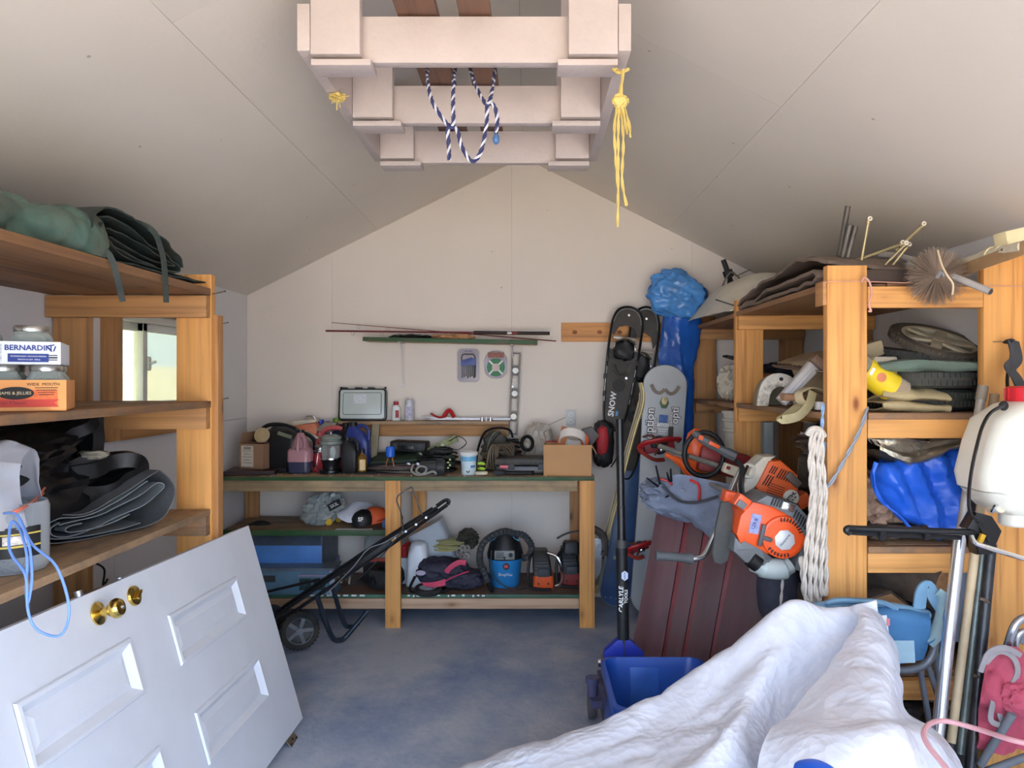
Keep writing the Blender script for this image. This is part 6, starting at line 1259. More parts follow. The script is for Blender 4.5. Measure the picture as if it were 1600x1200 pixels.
# ================================================================ maroon panel with plank grooves
mp = thing('grooved_shutter', 'maroon painted plank shutter leaning in front of the right rack', 'shutter', P(1080, 1080, 3.4))
BLc, BRc, TLc, TRc = P(978, 1062, 3.58), P(1180, 1090, 3.32), P(1028, 765, 3.78), P(1236, 800, 3.50)
MRN = wood((112, 72, 76), (74, 44, 48), grain=10, knots=0, stain=.35, key='mr'); MRND = plain((136, 60, 62), .5, var=.15)
def lerp2(f, g): return BLc.lerp(BRc, f).lerp(TLc.lerp(TRc, f), g)
nn = (BRc - BLc).cross(TLc - BLc).normalized()
if nn.y > 0: nn = -nn
fr = [0, .27, .425, .635, 1.0]
for k in range(4):
    f0, f1 = fr[k] + .016, fr[k + 1] - (.016 if k < 3 else 0); mid = (f0 + f1) / 2; a, b = lerp2(mid, 0), lerp2(mid, 1); w = ((lerp2(f1, .5) - lerp2(f0, .5))).length
    board('plank', a, b, w * .985, .018, MRN, mp, tuple(BRc - BLc), bev=.003)
a, b = lerp2(.5, 0), lerp2(.5, 1); board('backing', a - nn * .016, b - nn * .016, (BRc - BLc).length, .014, MRND, mp, tuple(BRc - BLc))
ed = MB(); ed.tube([lerp2(1.0, g) + nn * .012 + (lerp2(1, 0) - lerp2(0, 0)).normalized() * (.035 * math.sin(g * 2.6)) for g in (0, .25, .5, .75, .95)], .006, 6); ed.build('worn_edge', plain((206, 170, 140), .6), mp)
ed = MB(); ed.tube([lerp2(1.0, g) - nn * .005 + (lerp2(1, 0) - lerp2(0, 0)).normalized() * (.022 + .035 * math.sin(g * 2.6)) for g in (0, .25, .5, .75, .95)], .024, 6, flat=.8); ed.build('side_rim', plain((126, 62, 68), .5), mp)
o = MB(frame((1.02, 3.62, .35), rx=-6, ry=8)).box((0, 0, 0), (.30, .03, .68), bev=.004).build('maroon_board', plain((84, 34, 36), .5)); tag(o, 'dark maroon board standing behind the plank shutter', 'board')
o = MB().blob((1.17, 3.42, .50), (.22, .24, .36), .12, 2, 6, 3, .3).build('grey_bag', plain((78, 80, 96), .5, var=.2)); tag(o, 'dark grey cloth sack behind the hanging white rope', 'sack')
# grey bag on top of the panel
gb = thing('fabric_bag', 'grey-blue fabric bag with red piping draped over the top of the maroon shutter', 'bag', P(1070, 810, 3.6)); GF = plain((124, 134, 156), .7, var=.25, dirt=.35, bump=.6, bscale=20)
MB().blob(P(1060, 782, 3.66), (.40, .22, .19), .22, 2.1, 5, 4, .2, rot=(0, 18, 0)).build('upper_fold', GF, gb)
MB().sheet([[P(1022, 752, 3.62), P(1060, 742, 3.60), P(1098, 748, 3.56), P(1150, 760, 3.5)], [P(1028, 780, 3.60), P(1062, 790, 3.56), P(1100, 790, 3.52), P(1150, 800, 3.44)], [P(1050, 795, 3.60), P(1082, 812, 3.56), P(1112, 822, 3.48), P(1150, 825, 3.42)], [P(1080, 802, 3.62), P(1100, 828, 3.56), P(1118, 845, 3.5), P(1140, 850, 3.44)]], 7, 7, .022, 8, 3, .004).build('flap', GF, gb)
MB().tube([P(1078, 750, 3.52), P(1090, 756, 3.50), P(1093, 768, 3.50), P(1092, 782, 3.51)], .007, 6).build('red_piping', RED, gb); MB().tube([P(1030, 748, 3.58), P(1044, 752, 3.57), P(1050, 758, 3.56)], .006, 6).build('red_piping', RED, gb)
MB().tube([P(1036, 760, 3.56), P(1060, 782, 3.50), P(1090, 785, 3.48), P(1122, 776, 3.44)], .016, 6, flat=.3).build('strap', plain((84, 88, 98), .6), gb)
for p0, p1 in (((1011, 747), (1028, 760)), ((1042, 738), (1046, 752)), ((1048, 733), (1049, 752)), ((1040, 777), (1050, 772)), ((1025, 728), (1031, 756))): o = MB().cyl(P(*p0, 3.50), P(*p1, 3.56), .004, .006, seg=6); o = o.build('spike', BLACK, gb)
# ================================================================ white pails on the far right shelf
def pail(label, x, y, z, h, r):
    t = thing('pail', label, 'bucket', (x, y, z)); MB().lathe([(r * .88, 0), (r * .9, .006), (r * .96, h * .72), (r * 1.04, h * .74), (r * 1.04, h * .77), (r * .98, h * .78), (r * 1.0, h * .86), (r * 1.06, h * .87), (r * 1.06, h * .90), (r, h * .91), (r * 1.02, h * .97)], (x, y, z), seg=32).build('pail', plain((214, 208, 196), .45, var=.05, dirt=.35), t)
    MB().lathe([(r * 1.08, h * .965), (r * 1.09, h), (r * 1.02, h * 1.01), (r * .9, h * .99), (.001, h * .985)], (x, y, z), seg=32, cap1=False).build('lid', plain((222, 214, 200), .45, dirt=.4), t); return t
pail('white plastic pail with ribbed lid on the far bay of the right rack', 1.27, 4.25, R3 - .003, .44, .135)
# ================================================================ string trimmer lying over the bag
GT2 = plain((150, 148, 142), .35, .6, dirt=.3)
tr = thing('electric_trimmer', 'orange and grey string trimmer with loop handle lying across the snowboard', 'trimmer', P(1090, 720, 3.8))
a, b = P(1030, 697, 3.9), P(1146, 736, 3.62); MB().cyl(a, b, .0135, seg=14).build('shaft', GT2, tr)
text('XLR   G2', Matrix.Translation(a.lerp(b, .42) + Vector((0, -.016, .002))) @ Euler((R(90), R(17), 0)).to_matrix().to_4x4(), .022, BLACK, tr, bold=.02)
ht = P(1100, 710, 3.66); MB(frame(ht, rx=90 - 14, ry=0)).lathe([(.001, 0)], seg=3) if False else None
MB().tube(arc((ht.x, ht.y, ht.z), .098, 0, 360, 20, r2=.110)[:-1], .013, 10, closed=True, sm=1).build('loop_handle', BLACK, tr)
MB().blob(P(1088, 705, 3.85), (.12, .10, .25), .05, 2, 3, 3, .3).build('motor_cover', ORANGE, tr)
MB().tube([P(1040, 710, 3.88), P(1062, 722, 3.85), P(1080, 742, 3.82), P(1092, 752, 3.8)], .026, 8, rr=[.5, .8, 1, .8]).build('guard_arm', ORANGE, tr)
MB().tube([P(1084, 676, 3.60), P(1100, 688, 3.58), P(1125, 702, 3.58), P(1150, 714, 3.56)], .022, 8, rr=[.8, 1, 1, 1.2]).build('head_housing', plain((96, 96, 98), .45, dirt=.2), tr)
MB(Matrix.Translation(P(1116, 695, 3.55)) @ Euler((0, R(27), 0)).to_matrix().to_4x4()).box((0, 0, 0), (.055, .01, .018), bev=.002).build('orange_badge', ORANGE, tr); MB(frame(P(1095, 684, 3.56), ry=20)).box((0, 0, 0), (.022, .01, .022)).build('orange_badge', ORANGE, tr)
MB(frame(P(1145, 735, 3.58), ry=20)).box((0, 0, 0), (.10, .05, .05), bev=.01).build('cream_clamp', CREAM, tr); MB(frame(P(1138, 731, 3.55), ry=20)).box((0, 0, 0), (.018, .01, .016)).build('red_button', REDD, tr)
o = MB(frame(P(1128, 722, 3.82), ry=12)).box((0, 0, 0), (.26, .12, .13), bev=.02).build('red_case', REDD); tag(o, 'dark red plastic case behind the trimmer loop handle', 'case')
# ================================================================ orange engine trimmer behind
def vents(parent, M1, x0, z0, n, h, dx, ang=0, y=-.001):
    for k in range(n): MB(M1 @ frame((x0 + k * dx, y, z0), ry=ang)).box((0, 0, 0), (.0045, .004, h)).build('vent_slot', plain((70, 30, 20), .6, bump=0), parent)
st2 = thing('engine_trimmer', 'orange and cream brush cutter engine hanging behind the bigger orange one', 'trimmer', P(1212, 750, 3.25)); SMx = frame(P(1210, 752, 3.22), ry=20)
mb = MB(SMx); mb.prism([(-.09, -.05), (-.075, .075), (-.03, .095), (.06, .06), (.085, .0), (.095, -.06), (.03, -.085), (-.05, -.075)], .15, bev=.012); mb.build('engine_cover', plain((236, 104, 48), .4, var=.05, dirt=.1), st2)
vents(st2, SMx, -.058, .045, 3, .035, .010, 12, -.076); vents(st2, SMx, -.02, .040, 6, .045, .0105, 12, -.076); vents(st2, SMx, -.065, -.005, 3, .05, .011, 12, -.076)
for k in range(6): MB(SMx @ frame((-.01, -.0765, -.012 - k * .010))).box((0, 0, 0), (.07, .003, .0035)).build('vent_slot', plain((120, 50, 26), .6, bump=0), st2)
mb = MB(SMx @ frame((.062, -.078, -.040), rx=90)); mb.lathe([(.034, 0), (.034, .003), (.030, .004)], seg=28); dsc = mb.build('badge', plain((230, 226, 210), .4, bump=0), st2); text('STIHL', SMx @ frame((.060, -.083, -.034), rx=90) @ frame((0, 0, 0), rz=68), .019, BLACK, dsc, bold=.04); text('FS 38', SMx @ frame((.074, -.083, -.040), rx=90) @ frame((0, 0, 0), rz=68), .012, BLACK, dsc, bold=.03)
CRM = plain((216, 208, 190), .45, dirt=.25); MB(SMx).prism([(-.135, .02), (-.10, .085), (-.05, .105), (-.08, .02), (-.09, -.07), (-.12, -.10), (-.14, -.06)], .12, bev=.01).build('fuel_tank', CRM, st2)
MB(SMx).tube([(-.13, -.062, .03), (-.165, -.065, .02), (-.155, -.065, -.02), (-.12, -.062, -.01)], .008, 6, closed=True).build('cap_loop', CRM, st2)
MB(SMx).box((.045, -.07, .035), (.075, .04, .035), rot=(0, 25, 0), bev=.01).build('muffler', plain((116, 104, 96), .5, .4, dirt=.4), st2); MB(SMx).box((.125, -.03, -.035), (.06, .08, .06), rot=(0, 40, 0), bev=.01).build('side_fin', plain((226, 96, 44), .4), st2)
MB(SMx).box((-.05, -.04, -.11), (.08, .06, .04), rot=(0, 20, 0), bev=.01).build('carburettor', DKGREY, st2)
MB().cyl(P(1185, 790, 3.2), P(1100, 752, 3.6), .013, seg=12).build('shaft', GT2, st2)
# ================================================================ big orange brush cutter in front
hq = thing('brush_cutter', 'large orange and grey brush cutter with J-shaped handlebar in front of the rope', 'trimmer', P(1200, 860, 2.92)); HQ = frame(P(1195, 822, 2.90), ry=17)
HO = plain((240, 92, 38), .33, var=.04, bump=0, dirt=.06); HG = plain((104, 108, 112), .45, var=.1, dirt=.25)
mb = MB(HQ); mb.prism([(-.125, -.055), (-.13, .02), (-.10, .085), (-.02, .092), (.07, .075), (.125, .03), (.125, -.03), (.085, -.085), (-.02, -.098), (-.10, -.085)], .16, bev=.016); mb.build('starter_cover', HO, hq)
mb = MB(HQ); mb.prism([(-.10, .082), (-.06, .125), (.06, .125), (.15, .07), (.165, -.02), (.13, -.01), (.12, .035), (.06, .082), (-.02, .10)], .19, bev=.012); mb.build('top_cover', HG, hq)
for k in range(5): MB(HQ @ frame((-.035 + k * .011, -.096, .108), ry=6)).box((0, 0, 0), (.005, .006, .030)).build('vent_slot', BLACK, hq)
for k in range(8): MB(HQ @ frame((.062 + k * .0105, -.096, .088 - k * .006), ry=6)).box((0, 0, 0), (.005, .006, .034)).build('vent_slot', BLACK, hq)
MB(HQ).box((.03, -.09, .105), (.05, .02, .03), bev=.004).build('muffler', CHROME, hq)
mb = MB(HQ @ frame((.048, -.081, -.012), rx=90)); mb.lathe([(.082, 0), (.080, .012), (.072, .014), (.070, .006), (.060, .006)], seg=40); mb.build('starter_ring', HO, hq)
dsc = MB(HQ @ frame((.055, -.0895, -.020), rx=90)).lathe([(.040, 0), (.040, .003), (.036, .004)], seg=8).build('badge', plain((210, 214, 218), .3, .2, bump=0), hq); text('Husqvarna', HQ @ frame((.055, -.0945, -.020), rx=90) @ frame((0, 0, 0), rz=68), .013, BLACK, dsc)
for k in range(9): a_ = R(35 + k * 10); MB(HQ @ frame((.048 + .069 * math.cos(a_), -.094, -.012 + .069 * math.sin(a_)), ry=-math.degrees(a_))).box((0, 0, 0), (.016, .003, .005)).build('vent_slot', BLACK, hq)
for k in range(7): a_ = R(235 + k * 11); MB(HQ @ frame((.048 + .069 * math.cos(a_), -.094, -.012 + .069 * math.sin(a_)), ry=-math.degrees(a_))).box((0, 0, 0), (.014, .003, .005)).build('vent_slot', BLACK, hq)
lb = MB(HQ).box((-.068, -.082, .005), (.038, .003, .075), rot=(0, -6, 0)).build('label', plain((150, 156, 200), .4, bump=0, var=.2, scale=60), hq); text('129 R', HQ @ frame((-.070, -.0845, .005), rx=90) @ frame((0, 0, 0), rz=84), .02, NAVY, lb)
MB(HQ).box((-.035, -.094, -.028), (.016, .02, .085), rot=(0, -4, 0), bev=.006).box((-.015, -.094, -.035), (.045, .018, .016), bev=.005).build('starter_grip', plain((84, 84, 88), .45), hq)
mb = MB(HQ); mb.prism([(-.13, -.055), (-.10, -.087), (-.02, -.100), (.04, -.098), (.02, -.145), (-.06, -.15), (-.12, -.12)], .17, bev=.018); mb.build('lower_housing', HG, hq)
MB(HQ).box((-.140, -.07, .07), (.055, .05, .05), rot=(0, 18, 0), bev=.008).build('choke_housing', HO, hq); MB(HQ).box((-.145, -.096, .062), (.035, .02, .026), rot=(0, 18, 0), bev=.004).build('choke_lever', HG, hq)
MB(HQ).tube([(-.02, -.05, -.145), (.03, -.05, -.148), (.09, -.05, -.135), (.12, -.045, -.11)], .042, 12, rr=[.8, 1, 1, .8]).build('fuel_tank', plain((196, 206, 204), .3, var=.05, bump=0, trans=.15), hq); MB(HQ @ frame((-.025, -.07, -.135), ry=-70)).cyl((0, 0, -.02), (0, 0, .02), .032, seg=18).build('fuel_cap', BLACK, hq)
MB(HQ).box((.15, -.03, -.07), (.045, .10, .10), bev=.01).build('side_guard', HG, hq)
t0 = P(1157, 733, 3.10); MB().tube([t0, P(1140, 772, 3.05), P(1128, 808, 3.0), P(1112, 845, 2.98), P(1100, 868, 2.96), P(1086, 873, 2.95), P(1078, 872, 2.95)], .0115, 10, sm=6).build('handlebar', plain((200, 204, 210), .25, .9, bump=0), hq)
MB().tube([P(1082, 873, 2.95), P(1072, 872, 2.95), P(1040, 869, 2.95), P(1025, 868, 2.95)], .019, 12, rr=[1.25, 1.1, .95, .95, .95, 1.05]).build('handle_grip', plain((84, 88, 92), .6), hq)
MB(frame(P(1140, 776, 3.0), ry=12)).box((0, 0, 0), (.06, .07, .05), bev=.012).build('clamp', HO, hq); MB().tube([P(1150, 720, 3.1), P(1160, 732, 3.06), P(1158, 760, 3.02), P(1162, 780, 2.98)], .011, 6).build('cable', BLACK, hq); MB().tube([P(1168, 728, 3.05), P(1160, 750, 3.0), P(1163, 785, 2.98)], .006, 6).build('cable', BLACK, hq)
gdm = frame(P(1130, 833, 2.88), ry=5, rz=8)
MB(gdm).prism([(-.022, .12), (.012, .125), (.030, .09), (.036, -.04), (.026, -.105), (-.0, -.122), (-.028, -.115), (-.040, -.08), (-.034, .02), (-.026, .08)], .014, bev=.004).build('rubber_guard', plain((70, 72, 72), .75, dirt=.2), hq)
# ================================================================ hanging rope, nail
nl = thing('nail', 'long nail in the near post holding the white rope coil', 'nail', P(1270, 678, 2.74)); MB().cyl(P(1252, 677, 2.72), P(1289, 677, 2.735), .0028, seg=8).cyl(P(1251.4, 677, 2.72), P(1252, 677, 2.72), .006, seg=10).build('shank', STEEL, nl)
RW = plain((214, 204, 192), .75, var=.12, scale=50, bump=.2)
rc_ = thing('rope_coil', 'thick white braided rope hanging in long loops from a nail in the near right post', 'rope', P(1270, 950, 2.7))
LP = [(1270, 1266, 1262, 740, 1257, 940), (1274, 1270, 1266, 800, 1266, 945), (1280, 1278, 1277, 800, 1274, 938), (1284, 1285, 1284, 820, 1282, 930)]
dd = 2.70
for k, (u0, u1, u2, v2, u3, vb) in enumerate(LP):
    pts = [P(1278, 674 + k, dd), P(u0, 676 + k, dd - .005 * k), P(u1, 720, dd - .01), P(u2 + 6, 780, dd - .01 * (k % 2)), P((u2 + u3) / 2 + (2 if k % 2 else 0), 860, dd - .012), P(u3, vb - 20, dd - .01), P(u3 + 5, vb, dd - .01), P(u3 + 9, vb - 15, dd + .01), P(u3 + 8, 850, dd + .015), P(u0 + 4, 760, dd + .01), P(1280, 690, dd)]
    braid(MB(), pts, .0088, 6, 6, 42).build('loop', RW, rc_)
braid(MB(), [P(1251, 870, 2.70), P(1254, 900, 2.71), P(1256, 930, 2.72)], .008).build('loop', RW, rc_)
MB().tube([P(1262, 679, 2.69), P(1268, 671, 2.68), P(1280, 671, 2.69), P(1288, 682, 2.70)], .011, 8).build('wrapping', RW, rc_)
o = braid(MB(), [P(1224, 888, 2.86), P(1222, 920, 2.88), P(1218, 965, 2.9)], .0055).build('starter_cord', RW); tag(o, 'thin white cord dangling below the big orange brush cutter', 'cord')
BR = plain((150, 156, 164), .7, var=.2)
br = thing('grey_rope', 'grey blue rope tied slantwise around the near right post', 'rope', P(1320, 700, 2.72)); braid(MB(), [P(1290, 763, 2.70), P(1300, 752, 2.69), P(1320, 718, 2.695), P(1340, 680, 2.695), P(1352, 650, 2.70), P(1354, 636, 2.73)], .0068, 6, 6, 50).build('rope', BR, br)
LBR = plain((140, 168, 206), .7, var=.3, scale=60)
o = braid(MB(), [P(1286, 630, 2.73), P(1285, 655, 2.72), P(1284, 674, 2.72)], .006).build('blue_rope', LBR); tag(o, 'short light blue rope above the nail on the near right post', 'rope')
o = braid(MB(), [P(1290, 690, 2.735), P(1281, 760, 2.73), P(1279, 850, 2.73), P(1284, 930, 2.73)], .004).build('thin_rope', plain((110, 160, 214), .6, bump=0)); tag(o, 'thin blue rope hanging inside the white rope coil', 'rope')
# ================================================================ right rack: on the top shelf
BRT = plain((122, 104, 92), .7, var=.3, scale=7, dirt=.4, bump=.35, bscale=26)
t = thing('brown_tarp', 'dusty brown folded tarpaulin on top of the right rack', 'tarpaulin', (1.42, 3.2, RT)); 
MB().sheet([[(1.10, 3.86, RT + .012), (1.3, 3.9, RT + .02), (1.6, 3.9, RT + .02), (1.82, 3.9, RT + .01)], [(1.095, 3.62, RT + .06), (1.3, 3.66, RT + .075), (1.6, 3.6, RT + .07), (1.82, 3.6, RT + .03)], [(1.10, 3.25, RT + .105), (1.28, 3.3, RT + .125), (1.5, 3.2, RT + .12), (1.8, 3.2, RT + .05)], [(1.12, 2.95, RT + .10), (1.3, 2.95, RT + .10), (1.48, 2.95, RT + .08), (1.55, 2.95, RT + .03)], [(1.14, 2.80, RT + .07), (1.3, 2.79, RT + .065), (1.42, 2.79, RT + .055), (1.50, 2.80, RT + .02)]], 8, 8, .03, 4, 7, .012).build('upper_fold', BRT, t)
MB(frame((1.10, 2.86, RT + .004), rz=90)).fold([(.98, .008), (.6, .035), (.25, .045), (.02, .05), (-.04, .035), (.0, .012), (.3, .010), (.9, .006)], -.0 + .40, .014, 8, .020, 4, ax=(0, -1, 0)).build('lower_fold', BRT, t)
MB(frame((1.16, 2.79, RT + .026))).box((.17, 0, 0), (.34, .10, .048), bev=.012).build('front_fold', plain((66, 52, 46), .75, dirt=.3, bump=.3), t)
# dark tubes and tent-pole rods
TB = plain((104, 98, 92), .5, .5, var=.2, dirt=.3)
for k, (a, b) in enumerate(((P(1325, 322, 2.86), P(1311, 402, 2.92)), (P(1328, 351, 2.84), P(1316, 402, 2.88)), (P(1337, 353, 2.84), P(1324, 402, 2.88)))):
    o = thing('steel_tube', ('tallest', 'left one of the two shorter', 'right one of the two shorter')[k] + ' dark steel tubes standing up from the brown tarpaulin', 'tube', b, 'dark steel tubes')
    MB().cyl(b, a, .0105, seg=14, caps=False).build('tube', TB, o); MB().cyl(a, a + (b - a).normalized() * .004, .0088, seg=14).build('bore', plain((66, 36, 26), .8), o)
RD = plain((164, 148, 112), .4, .5, var=.15, dirt=.2)
rods = [((1357, 345), (1346, 408), 'upright'), ((1441, 353), (1400, 392), 'longest slanting'), ((1414, 383), (1381, 416), 'front slanting'), ((1408, 382), (1337, 407), 'low slanting'), ((1418, 385), (1392, 418), 'rearmost slanting')]
for k, (a, b, nm) in enumerate(rods):
    a_, b_ = P(*a, 2.80 + .01 * k), P(*b, 2.84 + .01 * k); o = thing('tent_pole', nm + ' rod with ring end among the rods over the brown tarpaulin', 'rod', b_, 'bare metal rods')
    MB().cyl(a_, b_, .0058, seg=8).build('rod', RD, o); dr = (a_ - b_).normalized(); MB().cyl(a_ - dr * .008, a_ + dr * .016, .0095, seg=10).build('end_fitting', RD, o)
    MB(frame(a_ + Vector((0, -.011, .006)), rx=90)).lathe([(.004, 0), (.009, 0), (.009, .003), (.004, .003)], seg=12, cap0=False, cap1=False).build('ring', plain((226, 216, 200), .4), o)
cn = thing('conduit', 'long light grey conduit pipe sticking out over the front of the right rack', 'pipe', P(1460, 425, 2.7)); MB().tube([P(1375, 398, 3.0), P(1412, 402, 2.9), P(1470, 424, 2.7), P(1548, 456, 2.55)], .0125, 14, caps=False).build('pipe', plain((176, 170, 164), .4, dirt=.2), cn); MB().cyl(P(1547, 455.6, 2.553), P(1545, 455, 2.56), .0105, seg=14).build('bore', plain((70, 66, 62), .8), cn)
# chimney brush
cbx = thing('chimney_brush', 'round wire chimney brush hanging over the front of the right rack', 'brush', P(1462, 432, 2.68)); cc = P(1463, 432, 2.66)
rnd = random.Random(8); mb = MB()
for k in range(800):
    a_ = rnd.uniform(0, 6.283); el = rnd.uniform(-.35, .35); rr_b = rnd.uniform(.085, .112); dv_ = Vector((math.cos(a_) * math.cos(el), math.sin(el), math.sin(a_) * math.cos(el))); mb.cyl(cc, cc + dv_ * rr_b, .0011, .0008, seg=3, caps=False)
o = mb.build('bristles', plain((150, 130, 114), .5, .3, var=.3), cbx); o['kind'] = 'stuff'
MB().tube([cc + Vector((-.015, -.03, -.01)), cc + Vector((-.005, -.04, .01)), cc + Vector((.004, -.035, -.005))], .007, 6).build('twisted_core', STEEL, cbx)
STR = plain((222, 196, 160), .6); MB().tube([P(1465, 391, 2.62), P(1472, 415, 2.60), P(1480, 430, 2.58), P(1489, 444, 2.58), P(1488, 460, 2.6)], .0035, 6).build('string', STR, cbx)
pv_ = thing('pvc_pipe', 'cream plastic pipe with collar lying along the right end of the top shelf', 'pipe', P(1540, 405, 2.6)); MB().cyl(P(1475, 420, 2.95), P(1600, 385, 2.35), .020, seg=18).build('pipe', CREAM, pv_); MB().cyl(P(1537, 403, 2.64), P(1566, 395, 2.5), .026, seg=18).build('collar', CREAM, pv_); MB().cyl(P(1550, 399, 2.58), P(1553, 398, 2.56), .030, seg=18).build('ring', plain((226, 210, 160), .4), pv_)
o = board('angle_strip', P(1478, 432, 2.85) + Vector((0, 0, .0)), P(1640, 372, 2.2), .045, .006, plain((186, 152, 112), .5, .2, dirt=.3)); tag(o, 'long tan metal strip sloping over the right post of the rack', 'metal strip')
wk = thing('work_light', 'cream clip lamp shade at the far right above the rack', 'lamp', P(1582, 380, 2.5)); M1 = frame(P(1584, 378, 2.5), ry=-40)
MB(M1).prism([(-.07, -.03), (.03, -.05), (.05, .02), (-.02, .055)], .07, bev=.006).build('shade', plain((232, 216, 170), .5), wk); MB(M1).tube([(.0, -.02, -.02), (.05, -.03, -.06), (.10, -.03, -.12), (.12, -.03, -.2)], .012, 8).build('arm', CREAM, wk); MB(M1).cyl((-.03, -.045, .0), (-.08, -.05, .02), .004, seg=6).build('pin', RUSTY, wk)
PKS = plain((216, 158, 140), .6); ps = thing('pink_string', 'thin pink string tied across the posts at the top of the right rack', 'string', P(1440, 440, 2.70))
MB().tube([P(1286, 443, 2.70), P(1300, 440, 2.695), P(1350, 440, 2.695), P(1450, 443, 2.69), P(1540, 446, 2.69), P(1612, 448, 2.695)], .0017, 5).build('line', PKS, ps)
MB().tube([P(1346, 441, 2.69), P(1350, 434, 2.68), P(1358, 440, 2.68), P(1362, 458, 2.685), P(1358, 476, 2.69), P(1361, 486, 2.69), P(1357, 486, 2.69)], .004, 6).build('loose_end', PKS, ps)
# white fairing, black stand
wf = thing('white_fairing', 'curved off-white plastic shell on the far end of the right rack top', 'shell', (1.3, 4.5, RT)); WC = plain((222, 214, 196), .45, var=.04, dirt=.25)
MB().sheet([[(1.06, 4.94, RT + .012), (1.3, 4.96, RT + .02), (1.6, 4.96, RT + .02), (1.8, 4.95, RT + .02)], [(1.045, 4.75, RT + .015), (1.24, 4.8, RT + .20), (1.5, 4.8, RT + .235), (1.78, 4.8, RT + .16)], [(1.055, 4.45, RT + .015), (1.20, 4.5, RT + .205), (1.46, 4.5, RT + .26), (1.78, 4.5, RT + .17)], [(1.08, 4.12, RT + .012), (1.20, 4.15, RT + .17), (1.40, 4.15, RT + .23), (1.75, 4.15, RT + .13)], [(1.09, 3.98, RT + .008), (1.22, 3.97, RT + .04), (1.42, 3.97, RT + .09), (1.72, 3.97, RT + .02)]], 7, 7, .006, 3, 2, .006).build('shell', WC, wf)
MB().tube([P(1118, 468, 4.0), P(1155, 480, 3.95), P(1172, 484, 3.93)], .004, 6).build('wire', DKGREY, wf)
um = thing('camera_tripod_head', 'black clamp head with steel braces standing behind the white shell', 'tripod', P(1140, 440, 4.6)); MB().cyl(P(1130, 406, 4.6), P(1137, 425, 4.6), .016, seg=12).build('grip', BLACK, um); MB(frame(P(1138, 428, 4.6), ry=-20)).box((0, 0, 0), (.055, .05, .05), bev=.01).build('clamp', BLACK, um)
MB().cyl(P(1140, 432, 4.6), P(1143, 452, 4.6), .012, .030, seg=12).build('foot', BLACK, um); MB().tube([P(1128, 450, 4.58), P(1137, 430, 4.56), P(1146, 426, 4.56), P(1163, 443, 4.58)], .006, 6, sm=2).build('brace', plain((130, 120, 108), .4, .5), um); MB().cyl(P(1149, 432, 4.57), P(1173, 421, 4.57), .003, seg=6).build('rod', RUSTY, um)
# ================================================================ right rack: middle shelf
PLB = clear((214, 206, 190), .25, .30)
t = thing('bag_of_shells', 'clear plastic bag full of pale bits on the far middle shelf', 'bag', P(1112, 617, 4.3)); c = on(1113, 619, R2); MB().blob((1.215, 4.35, R2 + .105), (.19, .20, .22), .22, 3, 6, 4, .2, flatb=.85).build('bag', PLB, t); MB().blob((1.215, 4.35, R2 + .085), (.16, .17, .16), .35, 6, 9, 4).build('contents', plain((212, 196, 168), .8, var=.4, scale=40, bump=.5), t)
for k in range(3): MB(frame((1.255 + k * .006, 4.245, R2 + .035 + k * .016), rx=10, ry=20)).box((0, 0, 0), (.026, .005, .014)).build('domino', PAPER, t)
o = MB(frame((1.34, 4.20, R2 + .08))).box((0, 0, 0), (.10, .16, .158), bev=.003).build('carton', plain((158, 116, 84), .8)); tag(o, 'brown carton half hidden behind the middle post of the right rack', 'box')
o = MB(frame((1.245, 4.30, R2 + .232), ry=12)).prism([(-.10, .004), (.12, -.012), (.13, .004), (.04, .018), (.0, .016), (-.10, .014)], .10, bev=.003).build('black_visor', BLACK); tag(o, 'thin black plastic visor lying on the bag of pale bits', 'visor')
hm_ = MB().blob((1.50, 4.45, R2 + .12), (.30, .22, .21), .22, 2, 5, 4, .2, flatb=.8).build('cloth_hat', plain((46, 48, 56), .5)); tag(hm_, 'dark blue-grey cloth hat on the far middle shelf behind the arch', 'hat')
# white arch with dark opening
ar = thing('plaster_arch', 'chipped white arch-shaped shelter with a dark opening on the middle shelf', 'pet house', on(1212, 630, R2)); M1 = frame((1.168, 3.44, R2 + .001), rz=-8)
oa = [(-.098, 0), (-.085, .075), (-.060, .125), (-.02, .150), (.03, .148), (.075, .12), (.098, .06), (.105, 0)]; ia = [(-.045, 0), (-.038, .05), (-.015, .084), (.015, .090), (.045, .080), (.065, .05), (.072, 0)]
oo = [(p.x, p.z) for p in cat([(x, 0, z) for x, z in oa], 4)]; ii = [(p.x, p.z) for p in cat([(x, 0, z) for x, z in ia], 4)]
MB(M1).prism(oo + ii[::-1], .03, bev=.003).build('front', plain((228, 222, 208), .7, var=.12, scale=30, dirt=.8, bump=.4, bscale=40), ar)
mb = MB(M1); A = [mb.V((x, .015, z)) for x, z in oo]; B3 = [mb.V((x * .9, .17, z * .92)) for x, z in oo]
for k in range(len(A) - 1): mb.face([A[k], A[k + 1], B3[k + 1], B3[k]])
mb.face(B3); mb.build('dome', plain((150, 140, 116), .7, dirt=.3), ar); MB(M1 @ frame((.012, -.016, .125), rx=90)).cyl((0, 0, -.001), (0, 0, .002), .009, seg=10, ).build('hole', BLACK, ar)
